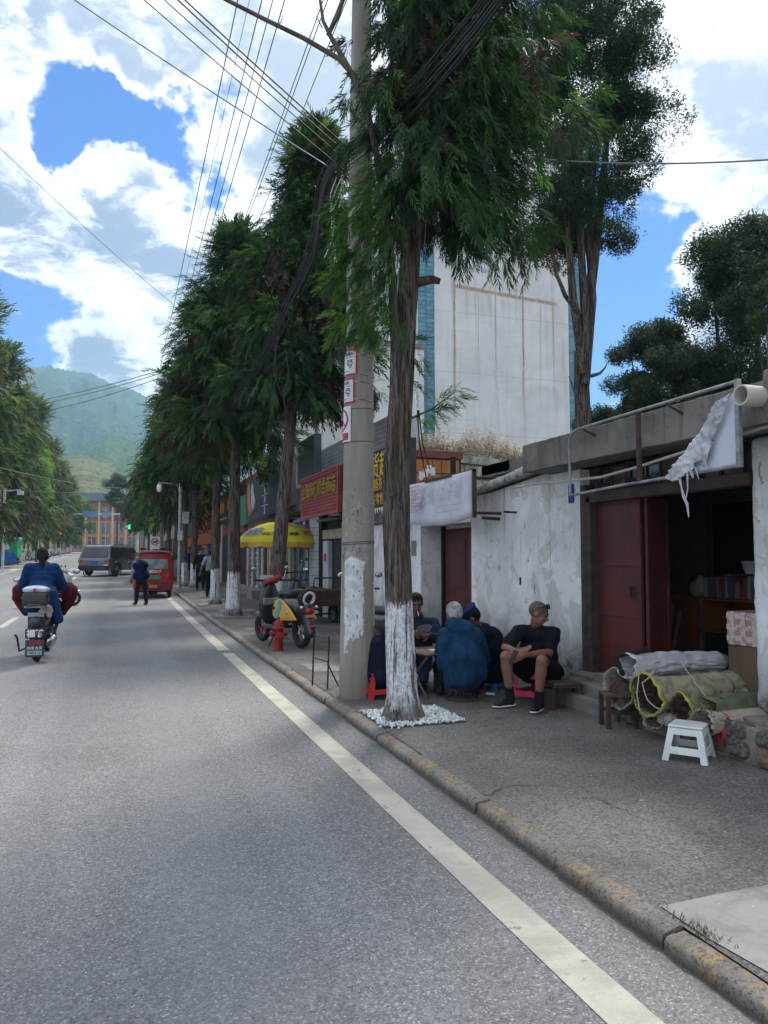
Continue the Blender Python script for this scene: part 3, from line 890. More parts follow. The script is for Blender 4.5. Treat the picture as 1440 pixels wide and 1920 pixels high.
# parapet with weeds behind the low roofs
par = thing('rear_outbuilding', 'weedy mould stained outbuilding behind the low white house', 'building')
def rot_wall(parent, name, p0, p1, th, z0, z1, m_):
    d = Vector((p1[0] - p0[0], p1[1] - p0[1], 0)); n = Vector((-d.y, d.x, 0)).normalized() * th
    vs = [(p0[0], p0[1]), (p1[0], p1[1]), (p1[0] + n.x, p1[1] + n.y), (p0[0] + n.x, p0[1] + n.y)]
    return MB().extr(vs, z0, z1, 'xy').build(name, m_, parent, bevel=.01)
rot_wall(par, 'wall', (5.9, 15.3), (10.6, 16.9), 3.0, 0, 3.62, M_mossy)
rot_wall(par, 'parapet', (5.85, 15.2), (10.7, 16.85), .35, 3.63, 3.80, M_mossy)
def weeds():
    r_ = np.random.default_rng(4); V = []; F = []; mi = []
    def blade(p, d, w, m_):
        b0 = len(V); d = Vector(d); s = d.orthogonal().normalized() * w
        V.extend([tuple(p - s), tuple(p + s), tuple(p + d)]); F.append((b0, b0 + 1, b0 + 2)); mi.append(m_)
    for _ in range(1500):
        t = r_.random(); k = r_.random() * .5
        hump = .22 + .16 * abs(mnoise.noise(Vector((t * 9, 3, 0)))) * 2 + (.12 if .35 < t < .55 else 0)
        p = Vector((5.9 + 4.7 * t, 15.35 + 1.6 * t + k, 3.80)); h = hump * r_.uniform(.6, 1.9)
        lean = Vector((r_.normal(0, .15), r_.normal(0, .15), 1)) * h
        blade(p, lean, .006, 0)
        for j in range(r_.integers(6, 14)):
            q = p + lean * r_.uniform(.35, 1); d = Vector(r_.normal(0, 1, 3)); d.z = abs(d.z) * .6; d.normalize()
            blade(q, d * r_.uniform(.03, .075), r_.uniform(.008, .017), 1 if r_.random() < .72 else (2 if r_.random() < .6 else 0))
    o = link('dry_weeds', arr_mesh('dry_weeds', np.array(V), np.array(F), [mat('dry stalk', (.26, .19, .11), .9), mat('pale seed head', (.52, .47, .35), .9), mat('rusty seed head', (.28, .14, .07), .9)], mi))
    tag(o, 'pale dry weeds growing along the mouldy parapet', 'weeds', kind='stuff')
weeds()

# small board clad box over the white sign
bc = thing('board_clad_box', 'orange board clad box with dark red cap beside the black shop sign', 'roof box')
MB().box((4.72, 12.2, 2.5), (5.6, 13.3, 3.22)).build('core', M_dark, bc)
M_orange = mat('orange board', (.40, .165, .05), .6, (.29, .11, .035), 4, stretch=(1, 1, .3))
for j, z in enumerate((2.72, 2.97)):
    for k_ in range(6): MB().box((4.695, 12.2 + k_ * .183, z), (4.718, 12.372 + k_ * .183, z + .235)).build('board', M_orange, bc, bevel=.004)
    for k_ in range(5): MB().box((4.72 + k_ * .17, 12.175, z), (4.88 + k_ * .17, 12.198, z + .235)).build('board', M_orange, bc, bevel=.004)
MB().box((4.66, 12.14, 3.225), (5.62, 13.34, 3.36)).build('cap', mat('dull red cap', (.16, .045, .04), .7), bc, bevel=.01)

# ---- tall block with the rust streaked gable
def f_gable(N, P):
    sp = N.n('ShaderNodeSeparateXYZ', i_0=P); x, z = sp.outputs[0], sp.outputs[2]
    c = N.mix(N.step(N.noise(P, .5, 6, .6, .4), .36, .64), (.72, .72, .71), (.62, .62, .61))
    c = N.mix(N.step(N.noise(mapv(N, P, (1, 1, 6)), .9, 4, .6), .55, .70, 0, .25), c, (.50, .48, .45))
    wob = N.math('MULTIPLY', N.math('SUBTRACT', N.noise(mapv(N, P, (1, 1, .5)), 1.2, 4, .7), .5), .10)
    xx = N.math('ADD', x, wob)
    tot = None
    for x0, zt, zb, w, s_ in ((14.95+.35, 15.2, 6.5, .10, .9), (16.6, 14.7, 7.8, .05, .45), (17.55, 14.6, 8.5, .07, .7), (19.1, 15.2, 6.8, .09, .85), (20.1, 14.4, 9.5, .06, .5), (20.85, 14.5, 9, .08, .65), (16.0, 14.8, 11, .04, .4), (18.3, 14.4, 11.5, .05, .4)):
        b_ = N.step(N.math('ABSOLUTE', N.math('SUBTRACT', xx, x0)), w, w * .15)
        v_ = N.math('MULTIPLY', N.step(z, zb, zb + 5), N.step(z, zt + .1, zt - .1))
        q = N.math('MULTIPLY', N.math('MULTIPLY', b_, v_), s_)
        tot = q if tot is None else N.math('MAXIMUM', tot, q)
    hz_ = N.math('ADD', z, N.math('MULTIPLY', x, .055))
    ln = N.math('MULTIPLY', N.step(N.math('ABSOLUTE', N.math('SUBTRACT', N.math('ADD', hz_, wob), 15.65)), .16, .03), N.math('MULTIPLY', N.step(x, 15.1, 15.4), N.step(x, 21.3, 20.8)))
    tot = N.math('MAXIMUM', tot, N.math('MULTIPLY', ln, .8))
    blot = N.math('MULTIPLY', N.step(N.noise(P, 1.3, 4, .6, .4), .60, .70), N.math('MULTIPLY', N.step(z, 14.3, 14.9), N.step(z, 16.4, 15.6)))
    tot = N.math('MAXIMUM', tot, N.math('MULTIPLY', blot, .6))
    tot = N.math('MULTIPLY', tot, N.step(N.noise(P, 3.5, 5, .7), .28, .5, .35, 1))
    c = N.mix(tot, c, (.36, .20, .09))
    gr = N.math('MULTIPLY', N.step(N.noise(mapv(N, P, (2.2, 2.2, .16)), 1.3, 6, .7), .50, .68), N.step(z, 4, 15, .15, .7))
    c = N.mix(gr, c, (.44, .42, .38))
    jn = N.step(N.math('ABSOLUTE', N.math('SUBTRACT', N.math('FRACT', N.math('MULTIPLY', z, .3333)), .5)), .012, .004)
    c = N.mix(N.math('MULTIPLY', jn, .35), c, (.40, .39, .37))
    return c, (N.noise(P, 9, 5, .6), .12, .02)
M_gable = custom('rust streaked white render', f_gable, .92, .2)
M_tile = [mat('blue glazed tile', c1, .35, c2, 3, spec=.5, coat=.2) for c1, c2 in (((.075, .22, .29), (.045, .15, .21)), ((.11, .30, .36), (.06, .20, .27)), ((.045, .13, .20), (.10, .26, .32)))]
tb = thing('apartment_block', 'tall white block with rust streaked blank gable edged in blue tile', 'building')
MB().box((14.25, 34.0, -1), (21.75, 34.2, 23.5)).build('gable_wall', M_gable, tb)
MB().box((13.40, 34.21, -1), (22.6, 50, 23.5)).build('body', M_gable, tb)
MB().box((13.3, 33.9, 23.5), (22.7, 50.1, 24.2)).build('parapet', M_gable, tb)
tm = [MB().box((0, -.05, 0), (.40, 0, .21)).mesh('tile', M_tile[k_], bevel=.008, bseg=1) for k_ in range(3)]
rt = random.Random(8)
for x0 in (13.40, 21.77):
    MB().box((x0, 34.07, -1), (x0 + .84, 34.205, 23.5)).build('tile_backing', M_gable, tb)
    nfar = MB()
    for r_ in range(104):
        z = 1.0 + r_ * .215
        for k_ in range(2):
            off = (.02 if r_ % 2 else .0)
            xa = x0 + .0 + k_ * .415 + off * 0
            if 5.5 < z < 17.5: link('tile', rt.choice(tm), tb, (xa, 34.07 - rt.uniform(0, .01), z))
            else: nfar.box((xa, 34.02, z), (xa + .40, 34.07, z + .21))
    o = nfar.build('upper_tiles', M_tile[0], tb); o['kind'] = 'stuff'
M_win = mat('bluish window glass', (.10, .17, .26), .12, (.20, .28, .36), .8, spec=.8)
for fl in range(7):
    for k_ in range(5):
        y0 = 35.2 + k_ * 3.0; z0 = 2.2 + fl * 3.05
        w_ = MB().box((13.34, y0, z0), (13.39, y0 + 1.7, z0 + 1.6)).build('window', M_win, tb)
        fr = MB()
        for a in (0, .85, 1.66): fr.box((13.30, y0 + a - .03, z0), (13.335, y0 + a + .05, z0 + 1.6))
        fr.box((13.30, y0 - .05, z0 - .06), (13.335, y0 + 1.75, z0 - .002)).box((13.30, y0 - .05, z0 + 1.602), (13.335, y0 + 1.75, z0 + 1.66))
        fr.build('frame', M_white, w_)
lb = thing('side_block', 'plain white rendered block beside the tall gable', 'building')
MB().box((9.3, 33.0, -1), (13.28, 46, 11.2)).build('wall', M_gable, lb)
MB().box((9.2, 32.9, 11.2), (13.29, 46.1, 11.42)).build('roof_edge', M_concrete, lb)
# ------------------------------------------------------------------ row of shops along the pavement
M_tilew = mat('white wall tile', (.50, .53, .56), .35, (.40, .43, .46), 3, spec=.5)
M_beige = mat('beige render', (.42, .36, .27), .9, (.32, .27, .20), 2, .2, 30)
M_beigepaint = mat('beige door frame', (.40, .33, .22), .7, (.30, .25, .17), 4)
M_grey = mat('grey shutter steel', (.20, .21, .22), .5, (.13, .135, .14), 3, metal=.3)
M_brick = mat('old red brick', (.26, .105, .07), .95, (.17, .075, .055), 5, .4, 30)
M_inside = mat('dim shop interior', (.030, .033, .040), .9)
M_whitewall = mat('dirty white wall', (.50, .51, .52), .9, (.36, .36, .36), 1.5, .2, 30)

def shop(label, y0, y1, zt, m_, depth=1.5, x=4.62, upper=None):
    g = gz((y0 + y1) / 2)
    t = thing('shop_building', label, 'building', (0, 0, 0))
    MB().box((x + .14, y0, -.5), (x + depth, y1, zt)).build('wall', m_, t)
    if upper: MB().box((x + .5, y0, zt + .002), (x + depth, y1, upper[0])).build('upper_wall', upper[1], t)
    return t

def frame_rect(parent, nm, x, y0, y1, z0, z1, w, m_, dep=.05, mull=0):
    mb = MB()
    mb.box((x - dep, y0, z0), (x, y0 + w, z1)).box((x - dep, y1 - w, z0), (x, y1, z1)).box((x - dep, y0 + w, z1 - w), (x, y1 - w, z1)).box((x - dep, y0 + w, z0), (x, y1 - w, z0 + w))
    for k in range(mull):
        yy = y0 + (y1 - y0) * (k + 1) / (mull + 1); mb.box((x - dep, yy - w / 2, z0 + w), (x, yy + w / 2, z1 - w))
    return mb.build(nm, m_, parent, bevel=.004)

def shutter(parent, x, y0, y1, z0, z1, m_, pitch=.085):
    s_ = MB(); z = z0
    while z < z1:
        s_.add([(x, y0, z), (x, y1, z), (x - .022, y1, z + pitch * .45), (x - .022, y0, z + pitch * .45), (x, y1, z + pitch), (x, y0, z + pitch)], [(0, 1, 2, 3), (3, 2, 4, 5)]); z += pitch
    o = s_.build('roller_shutter', m_, parent); o['kind'] = 'stuff'; return o

def sign(label, x, y0, y1, z0, z1, m_, cat='shop sign', border=None, th=.08, name='shop_sign'):
    t = thing(name, label, cat, (x, (y0 + y1) / 2, (z0 + z1) / 2))
    w, h = y1 - y0, z1 - z0
    MB().box((0, -w / 2, -h / 2), (th, w / 2, h / 2)).build('panel', m_, t, bevel=.004)
    if border:
        mb = MB(); b = .025
        mb.box((-.012, -w / 2, h / 2 - b), (-.001, w / 2, h / 2)).box((-.012, -w / 2, -h / 2), (-.001, w / 2, -h / 2 + b)).box((-.012, -w / 2, -h / 2 + b), (-.001, -w / 2 + b, h / 2 - b)).box((-.012, w / 2 - b, -h / 2 + b), (-.001, w / 2, h / 2 - b))
        mb.build('rim', border, t)
    return t
XD, ZU = (0, -1, 0), (0, 0, 1)
def stext(t, s, size, m_, y, z, **k): return text('lettering', s, size, m_, t, (-.006, y, z), XD, ZU, **k)

# A: shop behind the black sign
A = shop('dark fronted shop behind the pole with beige shutter box over its doorway', 14.3, 18.2, 3.1, M_whitewall, 1.0, upper=(4.35, M_tilew))
MB().box((4.60, 15.2, .1), (4.755, 16.3, 2.3)).build('wall_panel', M_whitewall, A)
MB().box((4.72, 16.3, .1), (4.755, 18.0, 2.35)).build('doorway', M_inside, A)
MB().box((4.60, 16.3, 1.94), (4.715, 18.0, 2.16)).build('shutter_box', M_beigepaint, A, bevel=.01)
MB().box((4.58, 18.0, .1), (4.755, 18.28, 2.6)).build('door_post', M_dark, A)
MB().box((4.60, 17.45, .1), (4.70, 17.95, 1.9)).build('notice_panel', M_whitewall, A)
nt = MB().box((4.585, 17.5, 1.35), (4.598, 17.85, 1.88)).build('notice', mat('pale notice', (.42, .50, .55), .6), A)
MB().box((4.575, 17.57, 1.42), (4.584, 17.76, 1.60)).build('red_block', M_redtxt, nt)
MB().box((4.50, 14.3, 2.36), (4.755, 18.2, 2.42)).build('ledge', M_concrete, A)
# B: glazed shop with tiled pillar
B = shop('glazed shop with white tiled pillar under the red sign', 18.3, 21.6, 3.0, M_tilew, upper=(4.35, M_tilew))
MB().box((4.60, 18.3, .1), (4.755, 19.35, 3.0)).build('tile_pillar', M_tilew, B, bevel=.01)
jo = MB()
for k_ in range(14): jo.box((4.594, 18.3, .25 + k_ * .2), (4.599, 19.35, .262 + k_ * .2))
jo.build('tile_joint', M_grey, B)
MB().box((4.70, 19.36, .2), (4.755, 21.5, 2.5)).build('glass', M_glass2, B)
frame_rect(B, 'window_frame', 4.69, 19.36, 21.5, .15, 2.55, .07, M_steel, .05, 2)
for k_ in range(3): MB().box((4.61, 19.55, 1.2 + k_ * .3), (4.62, 19.85, 1.42 + k_ * .3)).build('white_poster', M_white, B)
MB().box((4.35, 18.5, 2.62), (4.755, 21.4, 2.70)).build('canopy', M_dark, B)
# white tile courses of the upper floor stand a little proud
tw = MB()
for k_ in range(12):
    tw.box((5.10, 14.3, 3.2 + k_ * .1), (5.115, 21.5, 3.29 + k_ * .1))
tw.build('tile_course', M_tilew, B)['kind'] = 'stuff'
bx = thing('sign_box', 'tall blank slate grey light box on the upper wall', 'light box')
MB().box((4.55, 18.7, 3.50), (4.75, 20.5, 4.62)).build('panel', mat('slate panel', (.10, .125, .155), .5), bx, bevel=.01)
MB().box((4.53, 20.52, 3.40), (4.77, 20.66, 4.66)).build('edge_strip', M_white, bx)
TPB = None
vn = thing('creeping_plant', 'green creeper spilling over the top of the red sign', 'plant', (4.6, 15.9, 3.35))
def creeper():
    r_ = np.random.default_rng(2); pos = []; dr = []; sc = []
    for k in range(160):
        y = r_.uniform(-1.2, 1.0); pos.append((r_.uniform(.1, .4), y, .02 + r_.random() * .22 + (.5 * r_.random() if abs(y - .1) < .06 else 0))); dr.append(r_.normal(0, 1, 3)); sc.append(r_.uniform(.10, .2))
    V, F, Mi = scatter(TPB, pos, dr, sc, [0] * len(pos), r_)
    link('foliage', arr_mesh('foliage', V, F, [L_left2], Mi), vn)['kind'] = 'stuff'
# C: shuttered shop
C_ = shop('shop with grey roller shutter between beige posts behind the parasol', 21.7, 25.2, 2.9, M_beige, upper=(4.6, M_whitewall))
for y in (21.7, 23.55, 24.75): MB().box((4.60, y, .1), (4.755, y + .28, 2.45)).build('post', M_beigepaint, C_)
shutter(C_, 4.74, 22.0, 23.54, .3, 2.4, M_grey)
MB().box((4.70, 22.6, 1.0), (4.735, 22.85, 1.35)).build('lock_plate', M_dark, C_)
MB().box((4.72, 23.84, .2), (4.755, 24.74, 2.3)).build('doorway', M_inside, C_)
MB().extr([(3.95, 2.62), (4.755, 2.95), (4.755, 3.02), (3.95, 2.70)], 21.7, 25.1, 'xz').build('awning', mat('dark blue awning', (.02, .024, .05), .7), C_)
MB().box((4.50, 21.7, 2.46), (4.755, 25.2, 2.60)).build('fascia', M_dark, C_)
for (k_, y) in enumerate((25.4, 26.9, 28.4, 29.9)): pass
# D: shops under the dark board
Dd = shop('shop with pale framed glass doors under the dark signboard', 25.3, 30.4, 3.3, M_beige, upper=(5.4, M_beige))
for k_ in range(4):
    y = 25.6 + k_ * 1.15
    MB().box((4.73, y, .35), (4.757, y + 1.0, 2.3)).build('glass', M_glass, Dd)
    frame_rect(Dd, 'door_frame', 4.72, y, y + 1.0, .3, 2.35, .10, M_beigepaint if k_ < 1 else M_white, .05, 0)
mm = MB()
for k_ in range(9): mm.box((4.655, 29.0, .5 + k_ * .2), (4.668, 29.08, .62 + k_ * .2)); mm.box((4.655, 27.85, .5 + k_ * .2), (4.668, 27.93, .62 + k_ * .2))
mm.build('door_motif', mat('dark green motif', (.02, .07, .045), .6), Dd)
MB().box((4.1, 25.3, .0), (4.755, 31.5, gz(28) + .34)).build('door_step', M_concrete, Dd, bevel=.02)
MB().box((3.8, 26.5, .0), (4.095, 31.0, gz(28) + .20)).build('door_step', M_concrete, Dd, bevel=.02)
E_ = shop('shop with red door leaf and leaning planks under the green and orange signs', 30.5, 38.5, 3.4, M_brick, upper=(4.9, M_brick))
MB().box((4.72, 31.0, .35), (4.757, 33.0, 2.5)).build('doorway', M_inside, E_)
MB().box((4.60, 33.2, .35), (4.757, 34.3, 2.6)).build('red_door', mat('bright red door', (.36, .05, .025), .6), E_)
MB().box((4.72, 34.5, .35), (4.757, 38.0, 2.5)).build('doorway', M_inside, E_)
for k_ in range(3):
    MB().tube([(4.35, 32.3 + k_ * .25, .4), (4.68, 32.5 + k_ * .2, 1.75)], .03, 6).build('plank', M_wood, E_)
F_ = shop('far row of shops with orange fascia beyond the red banner', 38.6, 62, 3.3, M_whitewall, upper=(4.8, M_concrete))
MB().box((4.55, 39, 2.2), (4.757, 60, 2.85)).build('orange_fascia', mat('orange fascia', (.42, .10, .035), .7), F_)
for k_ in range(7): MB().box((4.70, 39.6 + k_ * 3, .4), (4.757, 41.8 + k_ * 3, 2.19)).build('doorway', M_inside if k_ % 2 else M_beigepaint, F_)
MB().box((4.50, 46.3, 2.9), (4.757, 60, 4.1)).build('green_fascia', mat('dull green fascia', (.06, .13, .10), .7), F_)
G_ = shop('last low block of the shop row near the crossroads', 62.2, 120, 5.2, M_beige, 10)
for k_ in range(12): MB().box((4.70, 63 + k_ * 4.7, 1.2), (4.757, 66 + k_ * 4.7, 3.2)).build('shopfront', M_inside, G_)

# signs -----------------------------------------------------------
M_sblack = mat('black sign face', (.018, .015, .014), .5, (.03, .024, .02), 3)
s = sign('long black sign with yellow characters half hidden by pole and trunk', 4.28, 11.15, 15.3, 2.38, 3.40, M_sblack, border=M_black)
stext(s, '五金百货超市', .50, M_yellowsign, .0, .22, bold=.006)
stext(s, '烟酒糖茶专卖店', .24, M_yellowsign, -.55, -.10)
stext(s, '批发零售', .22, M_yellowsign, -.3, -.36)
stext(s, '五金', .26, M_yellowsign, 1.75, -.15)
tr_ = MB()
for k_ in range(16): tr_.add([(-.02, -2.05 + k_ * .12, -.50), (-.02, -1.95 + k_ * .12, -.50), (-.02, -2.0 + k_ * .12, -.58 - .03 * (k_ % 3))], [(0, 1, 2)])
tr_.build('torn_edge', M_white, s)
s = sign('dark red sign with gold characters and pale stripes above the pavement', 4.00, 14.46, 17.67, 2.40, 3.33, mat('dull red sign face', (.235, .022, .030), .6, (.17, .016, .024), 2), border=mat('pink rim', (.42, .13, .13), .6))
st_ = MB()
for z in (.385, .30, -.075, -.145, -.215, -.285, -.355, -.425): st_.box((-.008, -1.58, z), (-.001, 1.58, z + .012))
st_.build('stripe', mat('pink stripe', (.50, .14, .14), .6), s)
stext(s, '会泽麻辣综合商店', .375, mat('old gold lettering', (.36, .23, .045), .6), 0, .10, bold=.008, space=.99, depth=.03)
stext(s, '电话13887451209', .115, mat('old gold small', (.36, .23, .045), .6), -.75, -.30)
MB().tube([(.1, -.6, -.5), (.6, -.6, -.5)], .025).build('bracket', M_rust, s)
s = sign('dark charcoal signboard with white word column and orange figure', 4.38, 21.1, 28.6, 2.72, 4.25, mat('charcoal sign face', (.030, .038, .042), .5, (.045, .052, .055), 1))
for k_, ch in enumerate('美容养发'):
    stext(s, ch, .25, mat('cool white print', (.50, .55, .66), .6), -.35 + .12, .52 - k_ * .34, bold=.01)
lnb = MB()
for k_ in range(4): lnb.box((-.008, -.75, .36 - k_ * .34), (-.001, .40, .375 - k_ * .34))
lnb.build('rule', M_whitetxt, s)
fg = MB(); fg.ell((-.0, 2.3, .35), (.012, .30, .26)).ell((-.0, 2.15, .0), (.012, .42, .30)); fg.build('printed_bowl', mat('pale print', (.34, .38, .46), .6), s)
fg = MB(); fg.ell((-.0, 3.1, .2), (.010, .35, .50)).ell((-.0, 2.9, -.25), (.010, .30, .26)); fg.build('printed_flame', mat('orange print', (.48, .13, .04), .6), s)
fg = MB(); fg.tube([(-.005, 2.6, -.2), (-.005, 2.2, -.42), (-.005, 1.5, -.30), (-.005, 1.2, .0)], .05, 6); fg.build('printed_arc', mat('dull print', (.20, .16, .15), .6), s)
s = sign('green shop sign with faded red marks next to the charcoal one', 4.40, 28.65, 31.5, 2.70, 3.85, mat('shop green', (.025, .20, .10), .6, (.03, .15, .08), 2))
stext(s, '副食', .42, mat('faded salmon', (.38, .24, .16), .6), .3, .18); stext(s, '百货', .3, mat('faded salmon small', (.38, .24, .16), .6), .2, -.28)
s = sign('black sign with orange characters and an orange end panel', 4.40, 32.9, 37.6, 3.0, 4.30, M_sblack)
stext(s, '门窗部', .80, mat('orange lettering', (.62, .28, .02), .6), .9, .14, bold=.02)
MB().box((-.02, -2.3, -.1), (-.001, -1.3, .62)).build('end_panel', mat('orange end panel', (.50, .16, .05), .6), s)
MB().box((-.012, -1.2, -.46), (-.001, 1.6, -.40)).build('rule', M_yellowsign, s)
s = sign('tall faded red banner sign with yellow characters farthest along the row', 4.40, 38.9, 46.0, 2.90, 4.52, mat('faded red banner', (.36, .035, .03), .7, (.30, .04, .035), 1))
stext(s, '建材五金水暖', .95, M_yellowsign, 0, .30, bold=.01)
MB().box((-.012, -3.3, -.28), (-.001, 3.3, -.24)).build('rule', M_yellowsign, s); MB().box((-.012, -3.3, -.45), (-.001, 3.3, -.42)).build('rule', M_yellowsign, s)

# weather-bleached breakfast shop banner, slightly bowed
ws = thing('shop_sign', 'bleached white banner sign with almost vanished lettering over the red door', 'shop sign', (4.2, 9.95, 2.34))
def bowed(y): return -.03 + .05 * math.sin((y + 1.2) * 1.3), -.03 * math.cos(y * 1.3)
V = []; F = []
for i in range(25):
    y = -1.13 + 2.26 * i / 24
    for j in range(9):
        z = -.29 + .58 * j / 8; dx, dz_ = bowed(y)
        V.append((dx + .006 * mnoise.noise(Vector((y * 4, z * 7, 0))), y, z + (.045 * (1 - ((y) / 1.13) ** 2) * (-1) if j < 4 else 0) * (1 - j / 4) + dz_ * (j == 0)))
for i in range(24):
    for j in range(8): F.append((i * 9 + j, (i + 1) * 9 + j, (i + 1) * 9 + j + 1, i * 9 + j + 1))
me_ = MB().add(V, F).build('banner', mat('bleached banner', (.62, .62, .70), .8, (.54, .54, .60), 3, .2, 25), ws, True)
sd = me_.modifiers.new('t', 'SOLIDIFY'); sd.thickness = .03; sd.offset = 1
g_ = mat('ghost grey lettering', (.36, .37, .43), .8, (.60, .60, .67), 16, lo=.42, hi=.50); gp = mat('ghost pink print', (.50, .36, .40), .8)
for k_, ch in enumerate('田园早点店'):
    text('lettering', ch, .25, g_, ws, (-.075, .52 - k_ * .31, .07), XD, ZU, depth=.002)
pk = MB()
for k_ in range(7): pk.box((-.072, .50, .22 - k_ * .055), (-.069, 1.0 - .03 * (k_ % 3), .248 - k_ * .055))
pk.box((-.055, -.85, -.20), (-.053, -.1, -.19)).box((-.055, -.85, -.12), (-.053, -.1, -.11))
pk.build('faded_print', gp, ws)['kind'] = 'stuff'
pl_ = MB()
for k_ in range(5): pl_.box((-.072, .30, -.14 - k_ * .032), (-.069, .95, -.133 - k_ * .032))
pl_.build('faded_print', g_, ws)
fr = MB(); fr.box((.01, -1.16, .27), (.05, 1.14, .31)).box((.01, -1.16, -.31), (.05, -1.12, .31)).tube([(.02, -1.14, .2), (.42, -1.14, .2)], .018).tube([(.02, -1.14, -.25), (.42, -1.14, -.25)], .018).tube([(.02, 1.1, .2), (.42, 1.1, .2)], .018)
fr.build('frame', M_rust, ws)

bp = thing('barber_pole', 'small lit blue and white barber pole on the shop front', 'barber pole', (4.42, 21.75, 2.38))
MB().lathe([(.06, -.20), (.065, -.19), (.065, .19), (.06, .20)], (0, 0, 0)).build('tube', emit('barber blue light', (.03, .03, .75), .8), bp, True)
wbp = MB()
for k_ in range(2):
    pts = [(.068 * math.cos(w), .068 * math.sin(w), -.1 + .2 * (w / 6.3)) for w in np.linspace(0, 6.3, 18)]
    pts = [(a, b, c - .05 + k_ * .12) for a, b, c in pts]
    wbp.tube(pts, .010, 6)
wbp.build('spiral', emit('barber white light', (.8, .85, 1), .8), bp)
MB().lathe([(.07, .2), (.07, .32), (.05, .34)], (0, 0, 0)).lathe([(.05, -.34), (.07, -.32), (.07, -.2)], (0, 0, 0)).build('cap', emit('barber cap light', (.7, .75, .95), .7), bp, True)
MB().box((.05, -.03, -.03), (.2, .03, .03)).build('bracket', M_steel, bp)

# brick building that closes the street
bb = thing('brick_building', 'red brick three storey building with grey roof at the end of the street', 'building', (0, 0, 0))
MB().box((-14.5, 190, 0), (3.2, 204, 14.2)).build('wall', mat('street end brick', (.33, .115, .085), .9, (.27, .09, .07), .6), bb)
MB().box((-14.0, 189.93, 2.6), (3.1, 189.995, 9.6)).build('lower_wall', mat('orange render', (.50, .24, .10), .9), bb)
MB().box((-15.2, 189.0, 14.2), (3.8, 205, 16.0)).build('roof', mat('grey slate roof', (.155, .17, .20), .8), bb)
for k_ in range(6):
    xx = -13.8 + k_ * 2.95
    MB().box((xx, 189.6, 2.0), (xx + .42, 189.92, 14.19)).build('pilaster', mat('cream pilaster', (.55, .42, .30), .8) if k_ == 0 else bpil, bb) if k_ else None
    if k_ == 0:
        bpil = mat('cream pilaster', (.55, .42, .30), .8); MB().box((xx, 189.6, 2.0), (xx + .42, 189.92, 14.19)).build('pilaster', bpil, bb)
    for z in (10.2, 6.6, 3.2):
        w_ = MB().box((xx + .85, 189.84, z), (xx + 2.5, 189.92, z + 2.7)).build('window', M_glass2, bb)
        MB().box((xx + 1.6, 189.78, z), (xx + 1.72, 189.835, z + 2.7)).box((xx + .85, 189.78, z + 1.9), (xx + 1.59, 189.835, z + 2.0)).build('frame', M_whitewall, w_)
sh_ = thing('far_house', 'small pale roofed house right of the brick building', 'building')
MB().box((4.5, 196, 0), (14, 206, 13.5)).build('wall', M_whitewall, sh_)
MB().extr([(4, 13.5), (14.5, 13.5), (14.5, 14.0), (9.2, 16.2), (4, 14.2)], 195.6, 206.5, 'xz').build('roof', mat('pale blue roof', (.36, .45, .52), .5), sh_)
lf = thing('roadside_hall', 'long shadowy building behind the conifers across the road', 'building')
MB().box((-30, 40, 0), (-19, 170, 6.4)).build('wall', mat('brown hall wall', (.13, .10, .085), .9, (.08, .065, .06), .4), lf)
for k_ in range(22): MB().box((-18.995, 42 + k_ * 5.8, 1.6), (-18.93, 45.6 + k_ * 5.8, 4.2)).build('window', M_glass2 if k_ % 3 else M_whitewall, lf)
# ------------------------------------------------------------------ trees
def spray_tpl(r_, nb=9, needles=3, w=.030, droop=.25, fan=.8, cross=True):
    """a conifer spray along +x, one unit long: thin shoots either side of a drooping stem"""
    V = []; F = []
    def tri(a, b, c): i = len(V); V.extend([a, b, c]); F.append((i, i + 1, i + 2))
    def kite(p, d, n, L, w_):
        tri(p, p + d * L * .35 + n * w_, p + d * L); tri(p, p + d * L, p + d * L * .35 - n * w_)
    for i in range(nb + 1):
        s = .05 + .95 * i / nb
        p = np.array([s * .85, 0, -droop * s * s])
        if i == nb: d = np.array([1, 0, -droop * 1.5]); L = .28
        else:
            side = 1 if i % 2 else -1; roll = r_.normal(0, .55)
            al = r_.uniform(.28, .68)
            d = np.array([math.cos(al), side * math.sin(al) * math.cos(roll) * fan, math.sin(al) * math.sin(roll) - droop * .7]); L = r_.uniform(.32, .54) * (1.05 - .45 * s)
        d = d / np.linalg.norm(d)
        n1 = np.cross(d, [0, 0, 1]); n1 /= np.linalg.norm(n1) + 1e-9; n2 = np.cross(d, n1)
        kite(p, d, n1, L, w)
        if cross: kite(p, d, n2, L, w * .9)
        for k in range(needles):
            t = (k + .6) / (needles + .3); q = p + d * L * t
            for sg in (1, -1):
                nd = d * .85 + (n1 if k % 2 else n2) * sg * .55 + r_.normal(0, .12, 3); nd = nd / np.linalg.norm(nd) * L * .30 * (1.1 - .5 * t)
                ww = np.cross(nd, d); ww = ww / (np.linalg.norm(ww) + 1e-9) * w * .35
                tri(q - ww, q + ww, q + nd)
    return np.array(V), np.array(F)
_r = np.random.default_rng(11)
TP_HI = [spray_tpl(_r, 17, 0, .026, d, 1.0, False) for d in (.1, .25, .4, .3)]
TP_MID = [spray_tpl(_r, 11, 0, .040, d, 1.0, False) for d in (.1, .25, .35)]
TP_LO = [spray_tpl(_r, 7, 0, .072, d, 1.0, False) for d in (.1, .3)]
def jun_tpl(r_, n=14, w=.10):
    V = []; F = []
    for i in range(n):
        p = r_.normal(0, .32, 3); d = r_.normal(0, 1, 3); d /= np.linalg.norm(d); e = np.cross(d, r_.normal(0, 1, 3)); e /= np.linalg.norm(e)
        i0 = len(V); V.extend([p - e * w, p + e * w, p + d * .38]); F.append((i0, i0 + 1, i0 + 2))
    return np.array(V), np.array(F)
